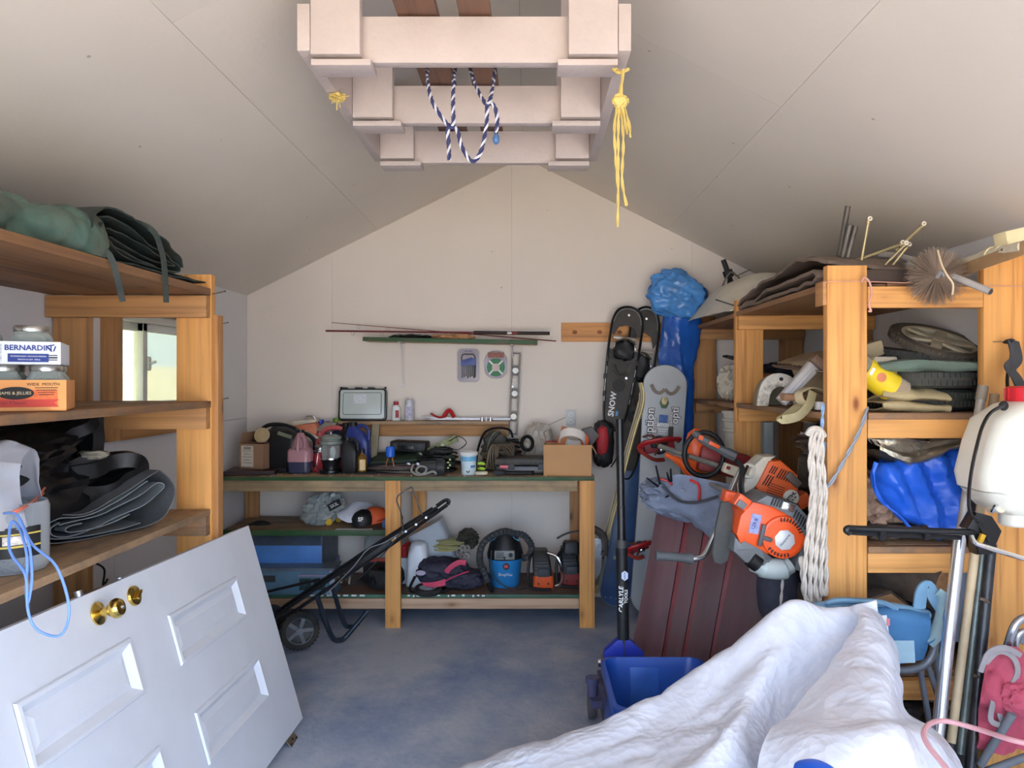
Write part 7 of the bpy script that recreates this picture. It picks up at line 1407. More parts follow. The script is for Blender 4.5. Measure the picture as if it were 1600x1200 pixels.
# oval wire grill
gw = thing('wire_grill', 'rusty oval wire grill resting on the white arch', 'grill', (1.22, 3.25, R2 + .17)); M1 = Matrix.Translation((1.285, 3.26, R2 + .172)) @ Euler((R(4), R(4), R(-10))).to_matrix().to_4x4(); GWM = plain((112, 92, 78), .5, .6, var=.2, dirt=.5)
MB(M1).tube(arc((0, 0, 0), .19, 0, 360, 24, 'xy', .26)[:-1], .005, 6, closed=True, sm=1).build('rim', GWM, gw)
for k in range(17):
    x = -.17 + k * .02125; yy = .26 * math.sqrt(max(0, 1 - (x / .19) ** 2)); MB(M1).cyl((x, -yy, 0), (x, yy, 0), .0028, seg=5).build('wire', GWM, gw)
o = MB().sheet([[(1.26, 3.72, R2 + .20), (1.4, 3.74, R2 + .24), (1.56, 3.72, R2 + .25)], [(1.24, 3.6, R2 + .19), (1.38, 3.56, R2 + .235), (1.55, 3.56, R2 + .26)], [(1.25, 3.5, R2 + .18), (1.38, 3.47, R2 + .185), (1.55, 3.47, R2 + .19)], [(1.3, 3.5, R2 + .01), (1.4, 3.5, R2 + .01), (1.55, 3.5, R2 + .01)]], 6, 6, .015, 8, 3, .008).build('beige_cloth', plain((182, 160, 128), .8, bump=.3)); tag(o, 'crumpled beige cloth behind the wire grill', 'cloth')
dp = thing('plastic_scoop', 'translucent white plastic scoop leaning on the white arch', 'scoop', P(1250, 600, 3.1)); M1 = Matrix.Translation(P(1248, 597, 3.05)) @ Euler((0, R(42), 0)).to_matrix().to_4x4()
mb = MB(M1); rloft(mb, [(-.11, .045, .04, .008), (.09, .055, .05, .01)]); mb.build('body', plain((190, 186, 184), .3, var=.06), dp); MB(M1).box((0, -.03, .105), (.075, .05, .035), bev=.008).build('rim', plain((130, 104, 86), .5), dp); MB(M1).box((0, -.027, -.01), (.012, .008, .19), bev=.002).build('rib', plain((206, 204, 204), .3), dp)
STP = plain((176, 164, 124), .65, var=.1, dirt=.2); wb_ = thing('webbing_strap', 'tan webbing strap looping over the edge of the middle shelf', 'strap', P(1250, 620, 2.95))
MB().tube([P(1286, 612, 2.95), P(1266, 606, 2.92), P(1248, 614, 2.90), P(1256, 632, 2.90), P(1286, 640, 2.95)], .022, 6, flat=.2, up=(0, 0, 1)).build('upper_loop', plain((186, 168, 134), .65), wb_)
MB().tube([P(1270, 612, 2.90), P(1264, 632, 2.88), P(1250, 648, 2.86), P(1236, 654, 2.86), P(1220, 655, 2.86), P(1232, 646, 2.89), P(1252, 630, 2.93)], .020, 6, flat=.2, up=(0, 1, .3)).build('hanging_loop', STP, wb_)
o = MB().cyl(P(1222, 620, 2.92), P(1262, 622, 2.95), .016, .014, seg=12).build('wooden_stick', plain((142, 106, 80), .6)); tag(o, 'short brown wooden stick lying under the tan strap', 'stick')
o = MB(frame(P(1280, 634, 2.90))).box((0, 0, 0), (.028, .03, .032), bev=.002).build('white_block', PAPER); tag(o, 'tiny white ribbed block against the near post on the middle shelf', 'block')
o = MB().blob(P(1272, 625, 3.05), (.10, .14, .08), .3, 3, 4, 3).build('rag', plain((128, 108, 84), .8)); tag(o, 'brown rag in the corner beneath the tan strap', 'rag')
# near bay: white box, food jar, wheels, cloths, tyres
o = MB(frame((1.36, 3.05, R2 + .235), ry=-16, rz=10)).box((0, 0, 0), (.16, .14, .062), bev=.008).build('ribbed_tray', plain((196, 176, 138), .6, dirt=.2)); tag(o, 'tilted cream box lid left of the wheels on the right rack', 'lid')
o = MB(frame((1.33, 3.02, R2 + .185), ry=6)).box((0, 0, 0), (.17, .14, .045), bev=.01).build('black_tray', BLACK); tag(o, 'black tray under the cream box lid', 'tray')
yj = thing('yellow_jar', 'tipped jar with bright yellow label beside the near right post', 'jar', P(1378, 600, 2.78)); M1 = Matrix.Translation(P(1374, 594, 2.83)) @ Euler((0, R(-58), 0)).to_matrix().to_4x4() @ frame((0, 0, 0), rz=0)
MB(M1).cyl((0, 0, -.095), (0, 0, .01), .048, seg=26).build('contents', plain((176, 120, 50), .5, var=.5, scale=60), yj); MB(M1).lathe([(.050, -.10), (.053, -.095), (.053, .095), (.05, .10)], seg=26, cap0=False, cap1=False).build('jar', clear((236, 226, 206), .05, .75), yj)
wrap(MB(M1), (0, 0), .0538, -.055, .075, 0, 359, 30).build('label', plain((236, 204, 44), .35, var=.04, bump=0), yj); MB(M1 @ frame((0, -.0545, .02), rx=90)).lathe([(.018, 0), (.018, .001)], seg=16).build('label_picture', plain((214, 130, 90), .5), yj); MB(M1).box((0, -.0543, .062), (.03, .001, .012)).build('barcode', PAPER, yj)
MB(M1).cyl((0, 0, .097), (0, 0, .112), .052, seg=24).build('lid', YEL, yj)
def wheel(name, label, c, R1, w, tilt, m_, spokes=6, rimm=None):
    t = thing(name, label, 'wheel', (c[0], c[1], c[2] - w / 2)); M1 = frame(c, *tilt)
    MB(M1).lathe([(R1 * .78, -w * .40), (R1 * .90, -w / 2), (R1 * .985, -w * .36), (R1, 0), (R1 * .985, w * .36), (R1 * .90, w / 2), (R1 * .78, w * .40)], seg=48, cap0=False, cap1=False).build('tyre', m_, t)
    n = int(R1 * 6.28 / .022)
    bl = MB(M1)
    for k in range(n):
        for s in (-1, 1): bl.box((R1 * math.cos(6.283 * (k + s * .25) / n), R1 * math.sin(6.283 * (k + s * .25) / n), s * w * .20), (.008, .010, w * .26), rot=(0, 0, 360 * (k + s * .25) / n))
    o = bl.build('tread', m_, t); o['kind'] = 'stuff'
    rm = rimm or plain((190, 176, 146), .5, dirt=.2)
    MB(M1).lathe([(R1 * .70, -w * .36), (R1 * .79, -w * .40), (R1 * .79, w * .40), (R1 * .70, w * .36)], seg=40, cap0=False, cap1=False).build('rim', rm, t)
    if spokes:
        MB(M1).lathe([(.03, -w * .3), (.036, w * .1), (.02, w * .4)], seg=16).build('hub', rm, t)
        for k in range(spokes): MB(M1 @ frame((0, 0, w * .22), rz=k * 360 / spokes)).box((R1 * .40, 0, 0), (R1 * .68, R1 * .22, w * .28), bev=.004).build('spoke', rm, t)
    return t
TYR = plain((84, 76, 66), .75, var=.3, dirt=.55); TYD = plain((66, 64, 60), .75, var=.3, dirt=.4)
TYK = plain((58, 60, 56), .75, var=.3, dirt=.5)
wheel('mower_tyre', 'lowest black knobbly tyre lying flat on the middle shelf of the right rack', (1.60, 3.03, R2 + .045), .215, .080, (0, 0, 0), TYK, 0)
wheel('mower_tyre', 'thick black knobbly tyre stacked above the lowest one, edge towards the doors', (1.585, 3.02, R2 + .126), .235, .072, (0, 0, 20), TYK, 0)
o = MB().sheet([[(1.36, 3.15, R2 + .185), (1.5, 3.18, R2 + .185), (1.65, 3.18, R2 + .185), (1.80, 3.16, R2 + .185)], [(1.33, 2.82, R2 + .185), (1.46, 2.80, R2 + .192), (1.60, 2.80, R2 + .188), (1.80, 2.82, R2 + .184)], [(1.34, 2.785, R2 + .168), (1.46, 2.77, R2 + .178), (1.60, 2.77, R2 + .166), (1.80, 2.79, R2 + .165)], [(1.38, 2.80, R2 + .160), (1.5, 2.80, R2 + .164), (1.65, 2.82, R2 + .163), (1.79, 2.82, R2 + .162)]], 7, 6, .006, 7, 3, .008).build('green_cloth', plain((104, 122, 110), .75, var=.2, dirt=.25, bump=.3)); tag(o, 'faded green folded cloth between the tyres and the upper wheels', 'cloth')
o = MB(frame((1.36, 2.86, R2 + .175), rz=10)).box((0, 0, 0), (.10, .10, .075), bev=.01).build('clear_wrap', clear((206, 196, 176), .2, .45)); tag(o, 'dusty clear plastic wrap beside the green cloth', 'plastic wrap')
wheel('lawn_wheel', 'left lower small wheel with dark tyre under the spoked one on the right rack', (1.62, 3.10, R2 + .225), .200, .045, (6, 6, 0), TYD, 6)
wheel('lawn_wheel', 'uppermost cream spoked wheel with worn tyre on the right rack', (1.69, 3.04, R2 + .275), .185, .044, (25, 8, 0), TYR, 6)
o = MB(frame((1.345, 2.86, R2 + .004), rz=90)).fold([(.16, .0), (.05, .002), (-.055, .006), (-.085, .020), (-.07, .036), (.0, .040), (.06, .034), (.0, .048), (-.06, .052), (-.085, .062), (-.05, .088), (.04, .096), (.14, .09)], .25, .007, 10, .014, 3, ax=(0, -1, 0), shear=(0, 0, -.015)).build('tan_canvas', plain((186, 168, 128), .75, var=.12, dirt=.2, bump=.3)); tag(o, 'folded tan canvas in front of the knobbly tyres', 'canvas')
# ================================================================ right rack: lower shelves
SLV = plain((150, 140, 122), .28, .75, var=.35, scale=14, bump=.6, bscale=26)
bw = thing('bubble_insulation', 'crinkled silver bubble insulation hanging above the blue tarp', 'insulation', (1.5, 3.0, R3 + .36))
MB().sheet([[(1.27, 3.4, 1.28), (1.45, 3.4, 1.28), (1.65, 3.4, 1.28), (1.82, 3.4, 1.28)], [(1.265, 2.86, 1.275), (1.45, 2.85, 1.275), (1.62, 2.85, 1.27), (1.80, 2.86, 1.27)], [(1.31, 2.80, 1.235), (1.44, 2.79, 1.20), (1.60, 2.80, 1.235), (1.80, 2.82, 1.262)], [(1.34, 2.80, 1.215), (1.455, 2.785, 1.165), (1.60, 2.80, 1.215), (1.79, 2.84, 1.25)], [(1.34, 3.0, 1.20), (1.455, 3.0, 1.16), (1.60, 3.0, 1.20), (1.79, 3.0, 1.24)]], 8, 6, .012, 14, 3, .006).build('sheet', SLV, bw)
for k in range(9): MB().tube([(1.29 + k * .022, 2.793 - .002 * k, 1.262 - .004 * k), (1.31 + k * .022, 2.785, 1.235 - .003 * k)], .003, 4, sm=1).build('crinkle', CHROME, bw)
MB().tube([(1.38, 2.78, 1.262), (1.46, 2.775, 1.25), (1.50, 2.775, 1.245), (1.51, 2.78, 1.25)], .012, 6, flat=.5).build('foil_roll', CHROME, bw)
BLT = plain((38, 98, 214), .32, var=.10, scale=5, bump=.25, bscale=18)
bt = thing('blue_tarp', 'bright blue crumpled tarpaulin stuffed on the lower middle shelf of the right rack', 'tarpaulin', (1.55, 2.9, R3))
MB().sheet([[P(1372, 712, 2.95), P(1420, 696, 2.95), P(1470, 700, 2.95), P(1512, 705, 2.95)], [P(1364, 730, 2.82), P(1410, 712, 2.80), P(1455, 705, 2.80), P(1512, 715, 2.82)], [P(1366, 758, 2.80), P(1412, 760, 2.74), P(1456, 752, 2.80), P(1512, 750, 2.78)], [P(1385, 790, 2.80), P(1428, 795, 2.745), P(1462, 790, 2.77), P(1510, 795, 2.76)], [P(1420, 815, 2.80), P(1446, 822, 2.75), P(1472, 825, 2.77), P(1508, 828, 2.76)], [P(1450, 838, 2.80), P(1466, 840, 2.77), P(1482, 842, 2.78), P(1506, 842, 2.78)]], 12, 12, .034, 4.0, 9, .004, crease=.055, cd=(1.3, .1, .5)).build('outer_folds', BLT, bt)
MB(frame(P(1395, 765, 2.74), rz=0)).fold([(-.06, .10), (-.072, .06), (-.06, .0), (-.03, -.05), (.03, -.10), (.08, -.155), (.11, -.175)], .02, .004, 5, .01, 2).build('fold', BLT, bt)
ins = MB().blob((1.36, 2.98, R3 + .14), (.22, .36, .24), .25, 3, 5, 4, .4).build('fibre_insulation', plain((164, 136, 118), .95, var=.3, scale=16, bump=.9, bscale=60)); tag(ins, 'shaggy pink-brown fibre insulation left of the blue tarp', 'insulation')
o = MB().blob((1.42, 2.90, R3 + .035), (.36, .26, .068), .18, 5, 6, 4, .5).build('bark_slab', plain((84, 70, 60), .9, var=.4, dirt=.4, bump=.8)); tag(o, 'dark flaky bark slab under the fibre insulation', 'firewood')
BARK = plain((84, 70, 60), .9, var=.4, scale=14, dirt=.4, bump=.9, bscale=50); WIN = wood((176, 132, 88), (112, 76, 46), knots=0, key='fw')
def log(label, c, L, r, rot, split=True, seed=1):
    t = thing('firewood_log', label, 'firewood', (c[0], c[1], c[2] - r), 'split logs on the right rack'); M1 = frame(c, *rot); rn = random.Random(seed); n = 14
    prof = [(r * (1 + rn.uniform(-.1, .08)) * math.cos(6.283 * k / n), r * (1 + rn.uniform(-.1, .08)) * math.sin(6.283 * k / n) * (1 if not split or math.sin(6.283 * k / n) < .1 else .25)) for k in range(n)]
    mb = MB(M1); mb.prism(prof, L, bev=.003); mb.build('bark', BARK, t)
    MB(M1).prism([(x * .93, z * .93) for x, z in prof], L + .004).build('cut_face', WIN, t); return t
log('split log with orange cut face behind the small cream engine', (1.30, 3.45, R3 + .10), .40, .10, (0, 0, 25), True, 2)
log('dark round log stacked over the split one on the right rack', (1.44, 3.30, R3 + .19), .42, .085, (0, 12, 65), False, 5)
log('log at the back of the lower middle shelf, near the cream engine', (1.56, 3.60, R3 + .08), .40, .095, (0, 0, 10), False, 7)
o = MB().blob((1.42, 3.3, R3 + .335), (.42, .4, .09), .3, 4, 6, 4, .3).build('crumpled_plastic', plain((110, 92, 80), .35, var=.4, bump=.5)); tag(o, 'crumpled dark plastic sheet on top of the stacked logs', 'plastic sheet')
o = MB(frame((1.175, 3.62, R3 + .29))).box((0, 0, 0), (.045, .06, .24), bev=.006).build('grey_block', plain((118, 124, 124), .6, dirt=.3)); tag(o, 'grey upright plastic strip behind the middle post of the right rack', 'strip')
o = MB(frame((1.36, 3.2, R3 + .40), rz=20)).cyl((-.15, 0, 0), (.15, 0, .01), .03, seg=16).build('dark_bottle', plain((70, 78, 76), .3)); tag(o, 'dark bottle lying on the crumpled plastic above the logs', 'bottle')
for k, (c, L, r, rot, s, lab) in enumerate((((1.32, 2.98, R4 + .15), .42, .14, (0, 0, 6), 3, 'big bark-covered log on the lowest shelf behind the blue chair'), ((1.42, 2.90, R4 + .335), .40, .085, (8, 0, 40), 8, 'weathered log lying across the biggest log on the lowest shelf'), ((1.36, 3.35, R4 + .17), .40, .13, (0, 0, 15), 12, 'log in the rear of the lowest shelf'))): log(lab, c, L, r, rot, False, s)
o = MB(frame((1.67, 2.95, R4 + .28))).box((0, 0, 0), (.22, .30, .38), bev=.006).build('grey_bin', plain((116, 126, 144), .5)); tag(o, 'grey-blue plastic bin at the right end of the lowest shelf', 'bin')
o = MB().blob((1.42, 2.70, .15), (.36, .30, .28), .2, 3, 8, 4, .4, flatb=.9).build('black_machine', BLACK); tag(o, 'black machine part on the floor under the blue folding chair', 'machine part')
# ================================================================ sprayer hanging on the right post
spw = thing('backpack_sprayer', 'white backpack sprayer with red cap hanging on the right post', 'sprayer', P(1575, 820, 2.5)); SX = P(1592, 700, 2.43)
TK = plain((232, 228, 214), .35, var=.03, bump=0, trans=.05); mb = MB(frame((SX.x, SX.y, 0))); zz = lambda v: CH - (v - VPY) * 2.43 / F
rloft(mb, [(zz(772), .26, .17, .04, .01, 0), (zz(762), .33, .21, .05, 0, 0), (zz(740), .345, .22, .05, 0, 0), (zz(690), .315, .215, .05, .01, 0), (zz(655), .275, .205, .05, .015, 0), (zz(632), .17, .17, .05, .03, 0), (zz(626), .12, .12, .05, .035, 0)], 7); mb.build('tank', TK, spw)
mb = MB(frame((SX.x, SX.y, 0))); rloft(mb, [(zz(800), .20, .13, .04, .02, 0), (zz(790), .26, .16, .05, .01, 0), (zz(765), .32, .19, .05, .0, 0)], 6); mb.build('base', plain((222, 220, 208), .4), spw)
MB(frame((P(1585, 800, 2.44).x, 2.44, zz(822)))).lathe([(.040, 0), (.046, .006), (.046, .11)], seg=22).build('pump_chamber', TK, spw)
MB(frame((SX.x + .035, SX.y, zz(627)))).lathe([(.068, 0), (.070, .006), (.068, .045), (.058, .050), (.055, .046)], seg=26).build('cap', plain((206, 40, 52), .35, bump=0), spw)
for k in range(16): a_ = R(k * 22.5); MB(frame((SX.x + .035, SX.y, zz(627)))).box((.069 * math.cos(a_), .069 * math.sin(a_), .025), (.006, .006, .036), rot=(0, 0, k * 22.5)).build('grip_rib', plain((206, 40, 52), .35, bump=0), spw)
bt_ = P(1567, 634, 2.33); MB(frame(bt_, rx=90)).lathe([(.014, 0), (.016, .004), (.010, .008)], seg=16).build('strap_button', BLACK, spw)
MB(frame(P(1556, 794, 2.38), rx=70, ry=20)).lathe([(.012, -.03), (.014, 0), (.018, .01), (.018, .02)], seg=12).build('outlet_nut', CREAM, spw); MB().tube([P(1550, 800, 2.37), P(1556, 790, 2.36), P(1562, 788, 2.37)], .006, 6).build('clip', CHROME, spw)
MB().tube([P(1567, 634, 2.32), P(1548, 645, 2.31), P(1536, 664, 2.31), P(1528, 690, 2.32), P(1519, 730, 2.33), P(1514, 770, 2.35), P(1516, 800, 2.35), P(1530, 815, 2.34)], .018, 8, flat=.3, up=(1, 0, 0)).build('strap', BLACK, spw)
MB().tube([P(1583, 533, 2.66), P(1588, 560, 2.62), P(1578, 575, 2.58), P(1588, 590, 2.55), P(1598, 612, 2.5)], .024, 6, flat=.25, up=(0, 1, 0)).build('upper_strap', plain((66, 68, 72), .7), spw); MB().tube([P(1572, 535, 2.69), P(1582, 533, 2.66), P(1580, 560, 2.68), P(1574, 590, 2.66), P(1576, 622, 2.6)], .016, 6, flat=.4).build('upper_strap', BLACK, spw)
MB().cyl(P(1552, 534, 2.72), P(1580, 533, 2.66), .0025, seg=6).build('hook', STEEL, spw)
# pump lever: horizontal black bar with bracket and steel rod
MB().tube([P(1328, 833, 2.36), P(1322, 829, 2.36), P(1326, 825, 2.36), P(1345, 826, 2.36), P(1500, 831, 2.34), P(1520, 832, 2.34)], .010, 10, sm=3).build('pump_lever', BLACKG, spw); MB().tube([P(1330, 832, 2.38), P(1400, 836, 2.38), P(1500, 840, 2.38)], .008, 8, sm=2).build('pump_lever', BLACK, spw)
for u in (1376, 1446): MB(frame(P(u, 832, 2.37), rx=20)).box((0, 0, 0), (.018, .035, .038), bev=.004).build('zip_tie', BLACK, spw)
MB(frame(P(1530, 828, 2.36), ry=30)).prism([(-.05, .04), (.0, .055), (.05, .03), (.06, -.05), (.02, -.075), (-.02, -.02), (-.05, -.02)], .05, bev=.006).build('lever_bracket', BLACKG, spw); MB(frame(P(1533, 842, 2.32), ry=25)).box((0, 0, 0), (.014, .01, .032)).build('yellow_tab', plain((210, 160, 30), .5), spw)
MB().tube([P(1530, 815, 2.34), P(1540, 835, 2.33), P(1545, 860, 2.36)], .008, 6).build('cable', BLACK, spw)
MB().tube([P(1518, 838, 2.30), P(1524, 848, 2.28), P(1545, 856, 2.26), P(1600, 873, 2.2), P(1650, 885, 2.15)], .0072, 8).build('steel_rod', CHROME, spw)
# ================================================================ poles leaning by the right post
def pole(name, label, top, bot, r, m_, parts=None):
    t = thing(name, label, 'pole', bot); MB().cyl(bot, top, r, seg=16).build('pole', m_, t); return t
b0 = on(1466, 1140, .05)
def pt(u, v, d): return P(u, v, d)
sp_ = thing('aluminium_pole', 'thick shiny aluminium pole leaning on the right post, leftmost of the poles', 'pole', pt(1462, 1170, 2.40)); MB().cyl(pt(1462, 1175, 2.40), pt(1500, 836, 2.50), .0205, seg=20).build('lower_tube', plain((206, 208, 214), .22, .9, var=.05, bump=0), sp_)
MB().cyl(pt(1499, 845, 2.505), pt(1533, 622, 2.60), .0155, seg=16).build('upper_tube', plain((176, 170, 164), .4, .5, dirt=.2), sp_); MB().cyl(pt(1532, 626, 2.60), pt(1536, 604, 2.61), .018, seg=14).build('plastic_end', plain((132, 122, 108), .5), sp_)
wp_ = thing('wooden_pole', 'pale wooden pole leaning right beside the aluminium pole', 'pole', pt(1486, 1160, 2.45)); MB().cyl(pt(1486, 1160, 2.45), pt(1545, 690, 2.60), .0145, seg=14).build('shaft', plain((196, 174, 140), .55, var=.12, dirt=.25), wp_); MB().cyl(pt(1545, 690, 2.60), pt(1554, 616, 2.62), .0155, seg=14).build('upper_shaft', plain((166, 140, 110), .55, dirt=.2), wp_); MB().cyl(pt(1486, 1160, 2.45), pt(1484, 1178, 2.445), .017, seg=14).build('ferrule', BLACK, wp_)
pole('grey_pole', 'thin grey-green pole between the wooden pole and the black one', pt(1536, 860, 2.56), pt(1500, 1178, 2.46), .012, plain((112, 122, 118), .4, .3, var=.2, scale=20, dirt=.3))
bp_ = pole('black_pole', 'scratched black painted pole, rightmost of the leaning poles', pt(1549, 850, 2.54), pt(1516, 1200, 2.42), .0175, plain((38, 38, 42), .3, var=.4, dirt=.25))
for v in (935, 1055): MB().tube([pt(1531 if v < 1000 else 1520, v, 2.46), pt(1540 if v < 1000 else 1530, v + 3, 2.46), pt(1544 if v < 1000 else 1533, v + 6, 2.5)], .006, 6).build('clip', RUSTY, bp_)
# ================================================================ folding chairs
LBF = plain((120, 160, 188), .75, var=.12, dirt=.15, bump=.2); LBD = plain((70, 120, 164), .7, var=.1, bump=.2); CHF = plain((124, 130, 140), .4, .4, dirt=.2)
ch = thing('folding_chair', 'light blue fabric folding camp chair leaning beside the near right post', 'camp chair', P(1370, 1060, 2.58)); d = 2.58
MB().sheet([[P(1268, 948, d), P(1330, 943, d), P(1400, 948, d), P(1450, 955, d)], [P(1270, 962, d - .05), P(1330, 960, d - .07), P(1400, 962, d - .07), P(1452, 972, d - .05)], [P(1300, 1000, d - .04), P(1340, 1005, d - .05), P(1400, 1005, d - .05), P(1450, 995, d - .04)], [P(1330, 1040, d - .02), P(1360, 1036, d - .03), P(1400, 1036, d - .03), P(1440, 1028, d - .02)]], 7, 6, .008, 7, 3, .006).build('seat_fabric', LBD, ch)
MB().tube([P(1262, 950, d), P(1300, 946, d - .02), P(1350, 945, d - .02), P(1400, 950, d - .02), P(1448, 960, d)], .024, 10, flat=.7).build('upper_roll', LBF, ch)
MB().tube([P(1292, 942, d - .03), P(1310, 938, d - .045), P(1350, 939, d - .045), P(1380, 942, d - .045), P(1398, 952, d - .04)], .020, 8, flat=.5).build('armrest', LBF, ch)
MB(frame(P(1390, 1018, d - .06), rx=-6)).box((0, 0, 0), (.17, .008, .075), bev=.003).build('lower_band', plain((160, 190, 204), .7), ch)
MB().tube([P(1436, 950, d - .02), P(1440, 925, d - .03), P(1450, 916, d - .03), P(1460, 935, d - .03), P(1470, 950, d - .02)], .024, 6, flat=.35, up=(0, 1, 0)).build('side_strap', LBF, ch); MB().tube([P(1464, 925, d - .04), P(1474, 935, d - .05), P(1472, 965, d - .05), P(1462, 990, d - .05), P(1450, 1002, d - .04)], .028, 8, flat=.35, up=(1, 0, 0)).build('side_strap', plain((160, 186, 190), .7), ch)
MB().tube([P(1445, 920, d - .03), P(1453, 912, d - .03), P(1462, 922, d - .03)], .006, 6).build('trim', LBD, ch); MB().tube([P(1452, 1006, d - .05), P(1462, 1000, d - .06), P(1472, 985, d - .06), P(1478, 950, d - .06)], .008, 6).build('trim', LBD, ch)
MB().tube([P(1395, 1046, d - .0), P(1425, 1046, d), P(1448, 1035, d), P(1460, 1012, d), P(1462, 985, d)], .014, 10).build('frame_tube', CHF, ch)
for a_, b_ in (((1460, 1000), (1478, 1180)), ((1438, 1046), (1462, 1190)), ((1450, 1040), (1500, 1190))): MB().cyl(P(*a_, d + .02), P(*b_, d + .04), .0105, seg=12).build('frame_tube', CHF, ch)
MB().cyl(P(1258, 958, d + .02), P(1330, 1180, d + .1), .011, seg=10).build('frame_tube', CHF, ch); MB().blob(P(1262, 952, d - .01), (.06, .05, .05), .2, 3, 4, 3).build('corner_joint', plain((136, 144, 158), .5), ch)
ctg = MB(frame(P(1368, 983, 2.47), rx=-4, ry=-5)).box((0, 0, 0), (.085, .002, .085)).build('care_tag', PAPER, ch)
for k in range(6): MB(frame(P(1360, 973 + k * 4, 2.467))).box((0, 0, 0), (.045, .001, .0016)).build('print', DKGREY, ctg)
MB(frame(P(1388, 972, 2.467))).box((0, 0, 0), (.010, .001, .024), bev=.0).build('print', plain((226, 130, 140), .6), ctg)
PKF = plain((180, 74, 94), .75, var=.15, dirt=.15, bump=.25); GTR = plain((150, 142, 142), .7)
c2 = thing('folding_chair', 'dusty red fabric folding camp chair at the right edge behind the poles', 'camp chair', P(1570, 1150, 2.4)); d = 2.42
MB().sheet([[P(1548, 1020, d), P(1580, 1012, d), P(1612, 1030, d)], [P(1538, 1055, d - .03), P(1570, 1060, d - .05), P(1610, 1050, d - .03)], [P(1530, 1095, d - .02), P(1568, 1100, d - .05), P(1610, 1090, d - .02)], [P(1528, 1130, d), P(1560, 1138, d - .02), P(1610, 1130, d)], [P(1524, 1168, d), P(1560, 1172, d), P(1610, 1172, d)]], 9, 8, .035, 7, 5, .006).build('seat_fabric', PKF, c2)
for k, pts in enumerate(([(1540, 1036), (1560, 1018), (1582, 1026), (1590, 1050), (1576, 1078), (1560, 1100)], [(1612, 1082), (1588, 1078), (1570, 1090), (1562, 1115), (1572, 1130), (1590, 1110), (1610, 1108)], [(1532, 1050), (1545, 1020), (1570, 1012), (1595, 1024)], [(1552, 1095), (1548, 1125), (1566, 1134)])): MB().tube([P(u, v, d - .06 - .004 * k) for u, v in pts], .010, 6, flat=.4, up=(0, 1, 0)).build('grey_trim', GTR, c2)
MB().blob(P(1590, 1092, d - .07), (.12, .08, .10), .18, 2, 7, 4).build('gathered_fold', PKF, c2)
AL = plain((196, 198, 204), .25, .9, var=.05, bump=0); MB().tube([P(1572, 1018, d + .02), P(1582, 985, d), P(1594, 968, d), P(1615, 962, d)], .0125, 10).build('frame_tube', AL, c2); MB().tube([P(1584, 1018, d + .03), P(1592, 990, d + .02), P(1612, 985, d + .02)], .011, 10).build('frame_tube', AL, c2)
MB().cyl(P(1532, 1195, d - .02), P(1582, 1115, d - .1), .0125, seg=12).build('leg_tube', MIDGREY, c2); MB().cyl(P(1500, 1220, d), P(1610, 1180, d), .0125, seg=12).build('leg_tube', MIDGREY, c2)
MB(frame(P(1606, 1000, d + .05), ry=20)).box((0, 0, 0), (.06, .02, .04), bev=.006).build('joint', MIDGREY, c2)
# ================================================================ white poly tarp over the heap in the foreground
tp = thing('white_tarp', 'big crinkled white plastic tarp draped over a heap in the right foreground', 'tarpaulin', (.7, 2.1, 0))
TPM = crinkled((222, 224, 234))
def Z0(u, d): x = (u - VPX) * d / F; return Vector((x, d, .01))
rowsA = [[Z0(730, 2.60), Z0(800, 2.64), Z0(900, 2.52), Z0(1010, 2.51), Z0(1120, 2.51), Z0(1235, 2.52), Z0(1330, 2.52), Z0(1400, 2.50)],
         [P(706, 1208, 2.42), P(800, 1170, 2.42), P(915, 1140, 2.42), P(1010, 1100, 2.44), P(1120, 1035, 2.46), P(1230, 956, 2.48), P(1300, 966, 2.48), P(1372, 955, 2.44)],
         [P(660, 1265, 2.20), P(790, 1228, 2.20), P(915, 1190, 2.22), P(1020, 1150, 2.24), P(1120, 1090, 2.28), P(1215, 1010, 2.34), P(1275, 1010, 2.38), P(1365, 990, 2.42)],
         [P(620, 1340, 2.0), P(780, 1300, 2.0), P(915, 1265, 2.0), P(1030, 1210, 2.04), P(1120, 1150, 2.10), P(1180, 1085, 2.20), P(1235, 1085, 2.28), P(1320, 1060, 2.36)],
         [P(600, 1440, 1.8), P(780, 1400, 1.78), P(915, 1360, 1.78), P(1030, 1290, 1.84), P(1100, 1225, 1.92), P(1160, 1180, 2.02), P(1200, 1170, 2.12), P(1230, 1150, 2.20)],
         [Z0(560, 1.62), Z0(740, 1.52), Z0(915, 1.46), Z0(1040, 1.46), Z0(1120, 1.5), Z0(1180, 1.55), Z0(1230, 1.6), Z0(1300, 1.7)]]
MB().sheet(rowsA, 10, 12, .014, 5.5, 3, .003, crease=.010, cd=(.5, -.4, .5)).build('left_drape', TPM, tp)
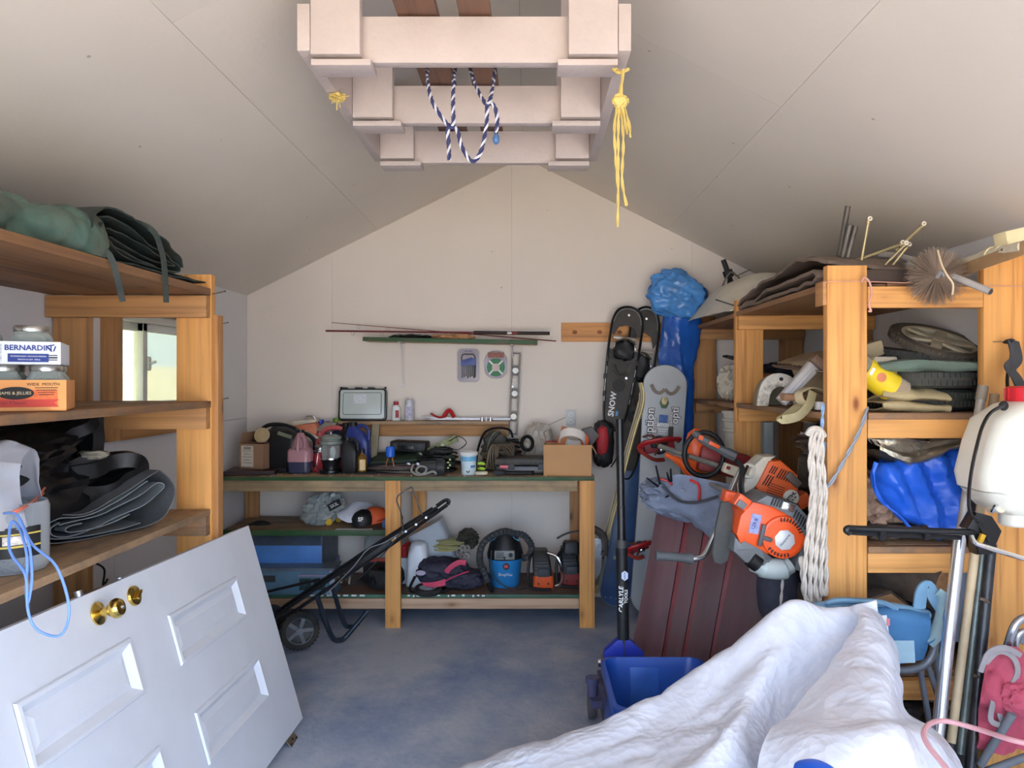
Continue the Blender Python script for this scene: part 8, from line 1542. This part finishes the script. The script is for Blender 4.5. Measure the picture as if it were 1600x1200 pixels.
rowsB = [[P(1326, 950, 2.40), P(1342, 946, 2.38), P(1360, 950, 2.38), P(1378, 962, 2.42)], [P(1342, 975, 2.30), P(1358, 985, 2.24), P(1384, 995, 2.24), P(1396, 1010, 2.34)], [P(1300, 1036, 2.18), P(1342, 1048, 2.06), P(1390, 1050, 2.06), P(1408, 1065, 2.22)], [P(1244, 1108, 2.02), P(1320, 1122, 1.86), P(1390, 1120, 1.86), P(1418, 1118, 2.10)], [P(1182, 1200, 1.84), P(1300, 1215, 1.66), P(1420, 1200, 1.68), P(1505, 1208, 1.92)], [Z0(1120, 1.50), Z0(1290, 1.40), Z0(1450, 1.40), Z0(1600, 1.5)]]
MB().sheet(rowsB, 11, 12, .010, 7, 8, .003, crease=.007, cd=(.7, -.3, .5)).build('right_drape', TPM, tp)
# hose, blue bucket and tub rim at the bottom edge
o = MB().tube([P(1620, 1165, 1.62), P(1580, 1156, 1.65), P(1530, 1140, 1.72), P(1480, 1127, 1.76), P(1455, 1130, 1.74), P(1443, 1145, 1.70), P(1450, 1165, 1.66), P(1470, 1190, 1.62), P(1490, 1215, 1.58)], .0062, 8).build('pink_hose', plain((190, 140, 144), .4, bump=0)); tag(o, 'thin dusty pink hose looping over the right side of the white tarp', 'hose')
bk2 = thing('bucket', 'white bucket with thick blue rim at the bottom right corner', 'bucket', (1.18, 1.55, .2)); M1 = frame((1.175, 1.56, .52), rx=-52, ry=-14)
MB(M1).lathe([(.10, -.20), (.115, -.10), (.135, 0), (.13, .0), (.11, -.10), (.09, -.19)], seg=40, cap0=False, cap1=False).build('bucket', plain((210, 214, 222), .4), bk2); MB(M1).cyl((0, 0, -.05), (0, 0, -.045), .118, seg=32).build('contents', plain((196, 200, 208), .6), bk2)
MB(M1).tube(arc((0, 0, .002), .136, 0, 360, 32, 'xy')[:-1], .0085, 8, closed=True, sm=1).build('rim', plain((40, 104, 176), .3, bump=0), bk2)
o = MB().lathe([(.04, 0), (.046, .015), (.044, .022), (.03, .03), (.01, .032)], P(1274, 1218, 1.60), seg=32).build('plastic_cup', plain((20, 96, 214), .35, bump=0)); tag(o, 'bright blue upturned plastic cup peeking up at the bottom edge on the white tarp', 'cup')
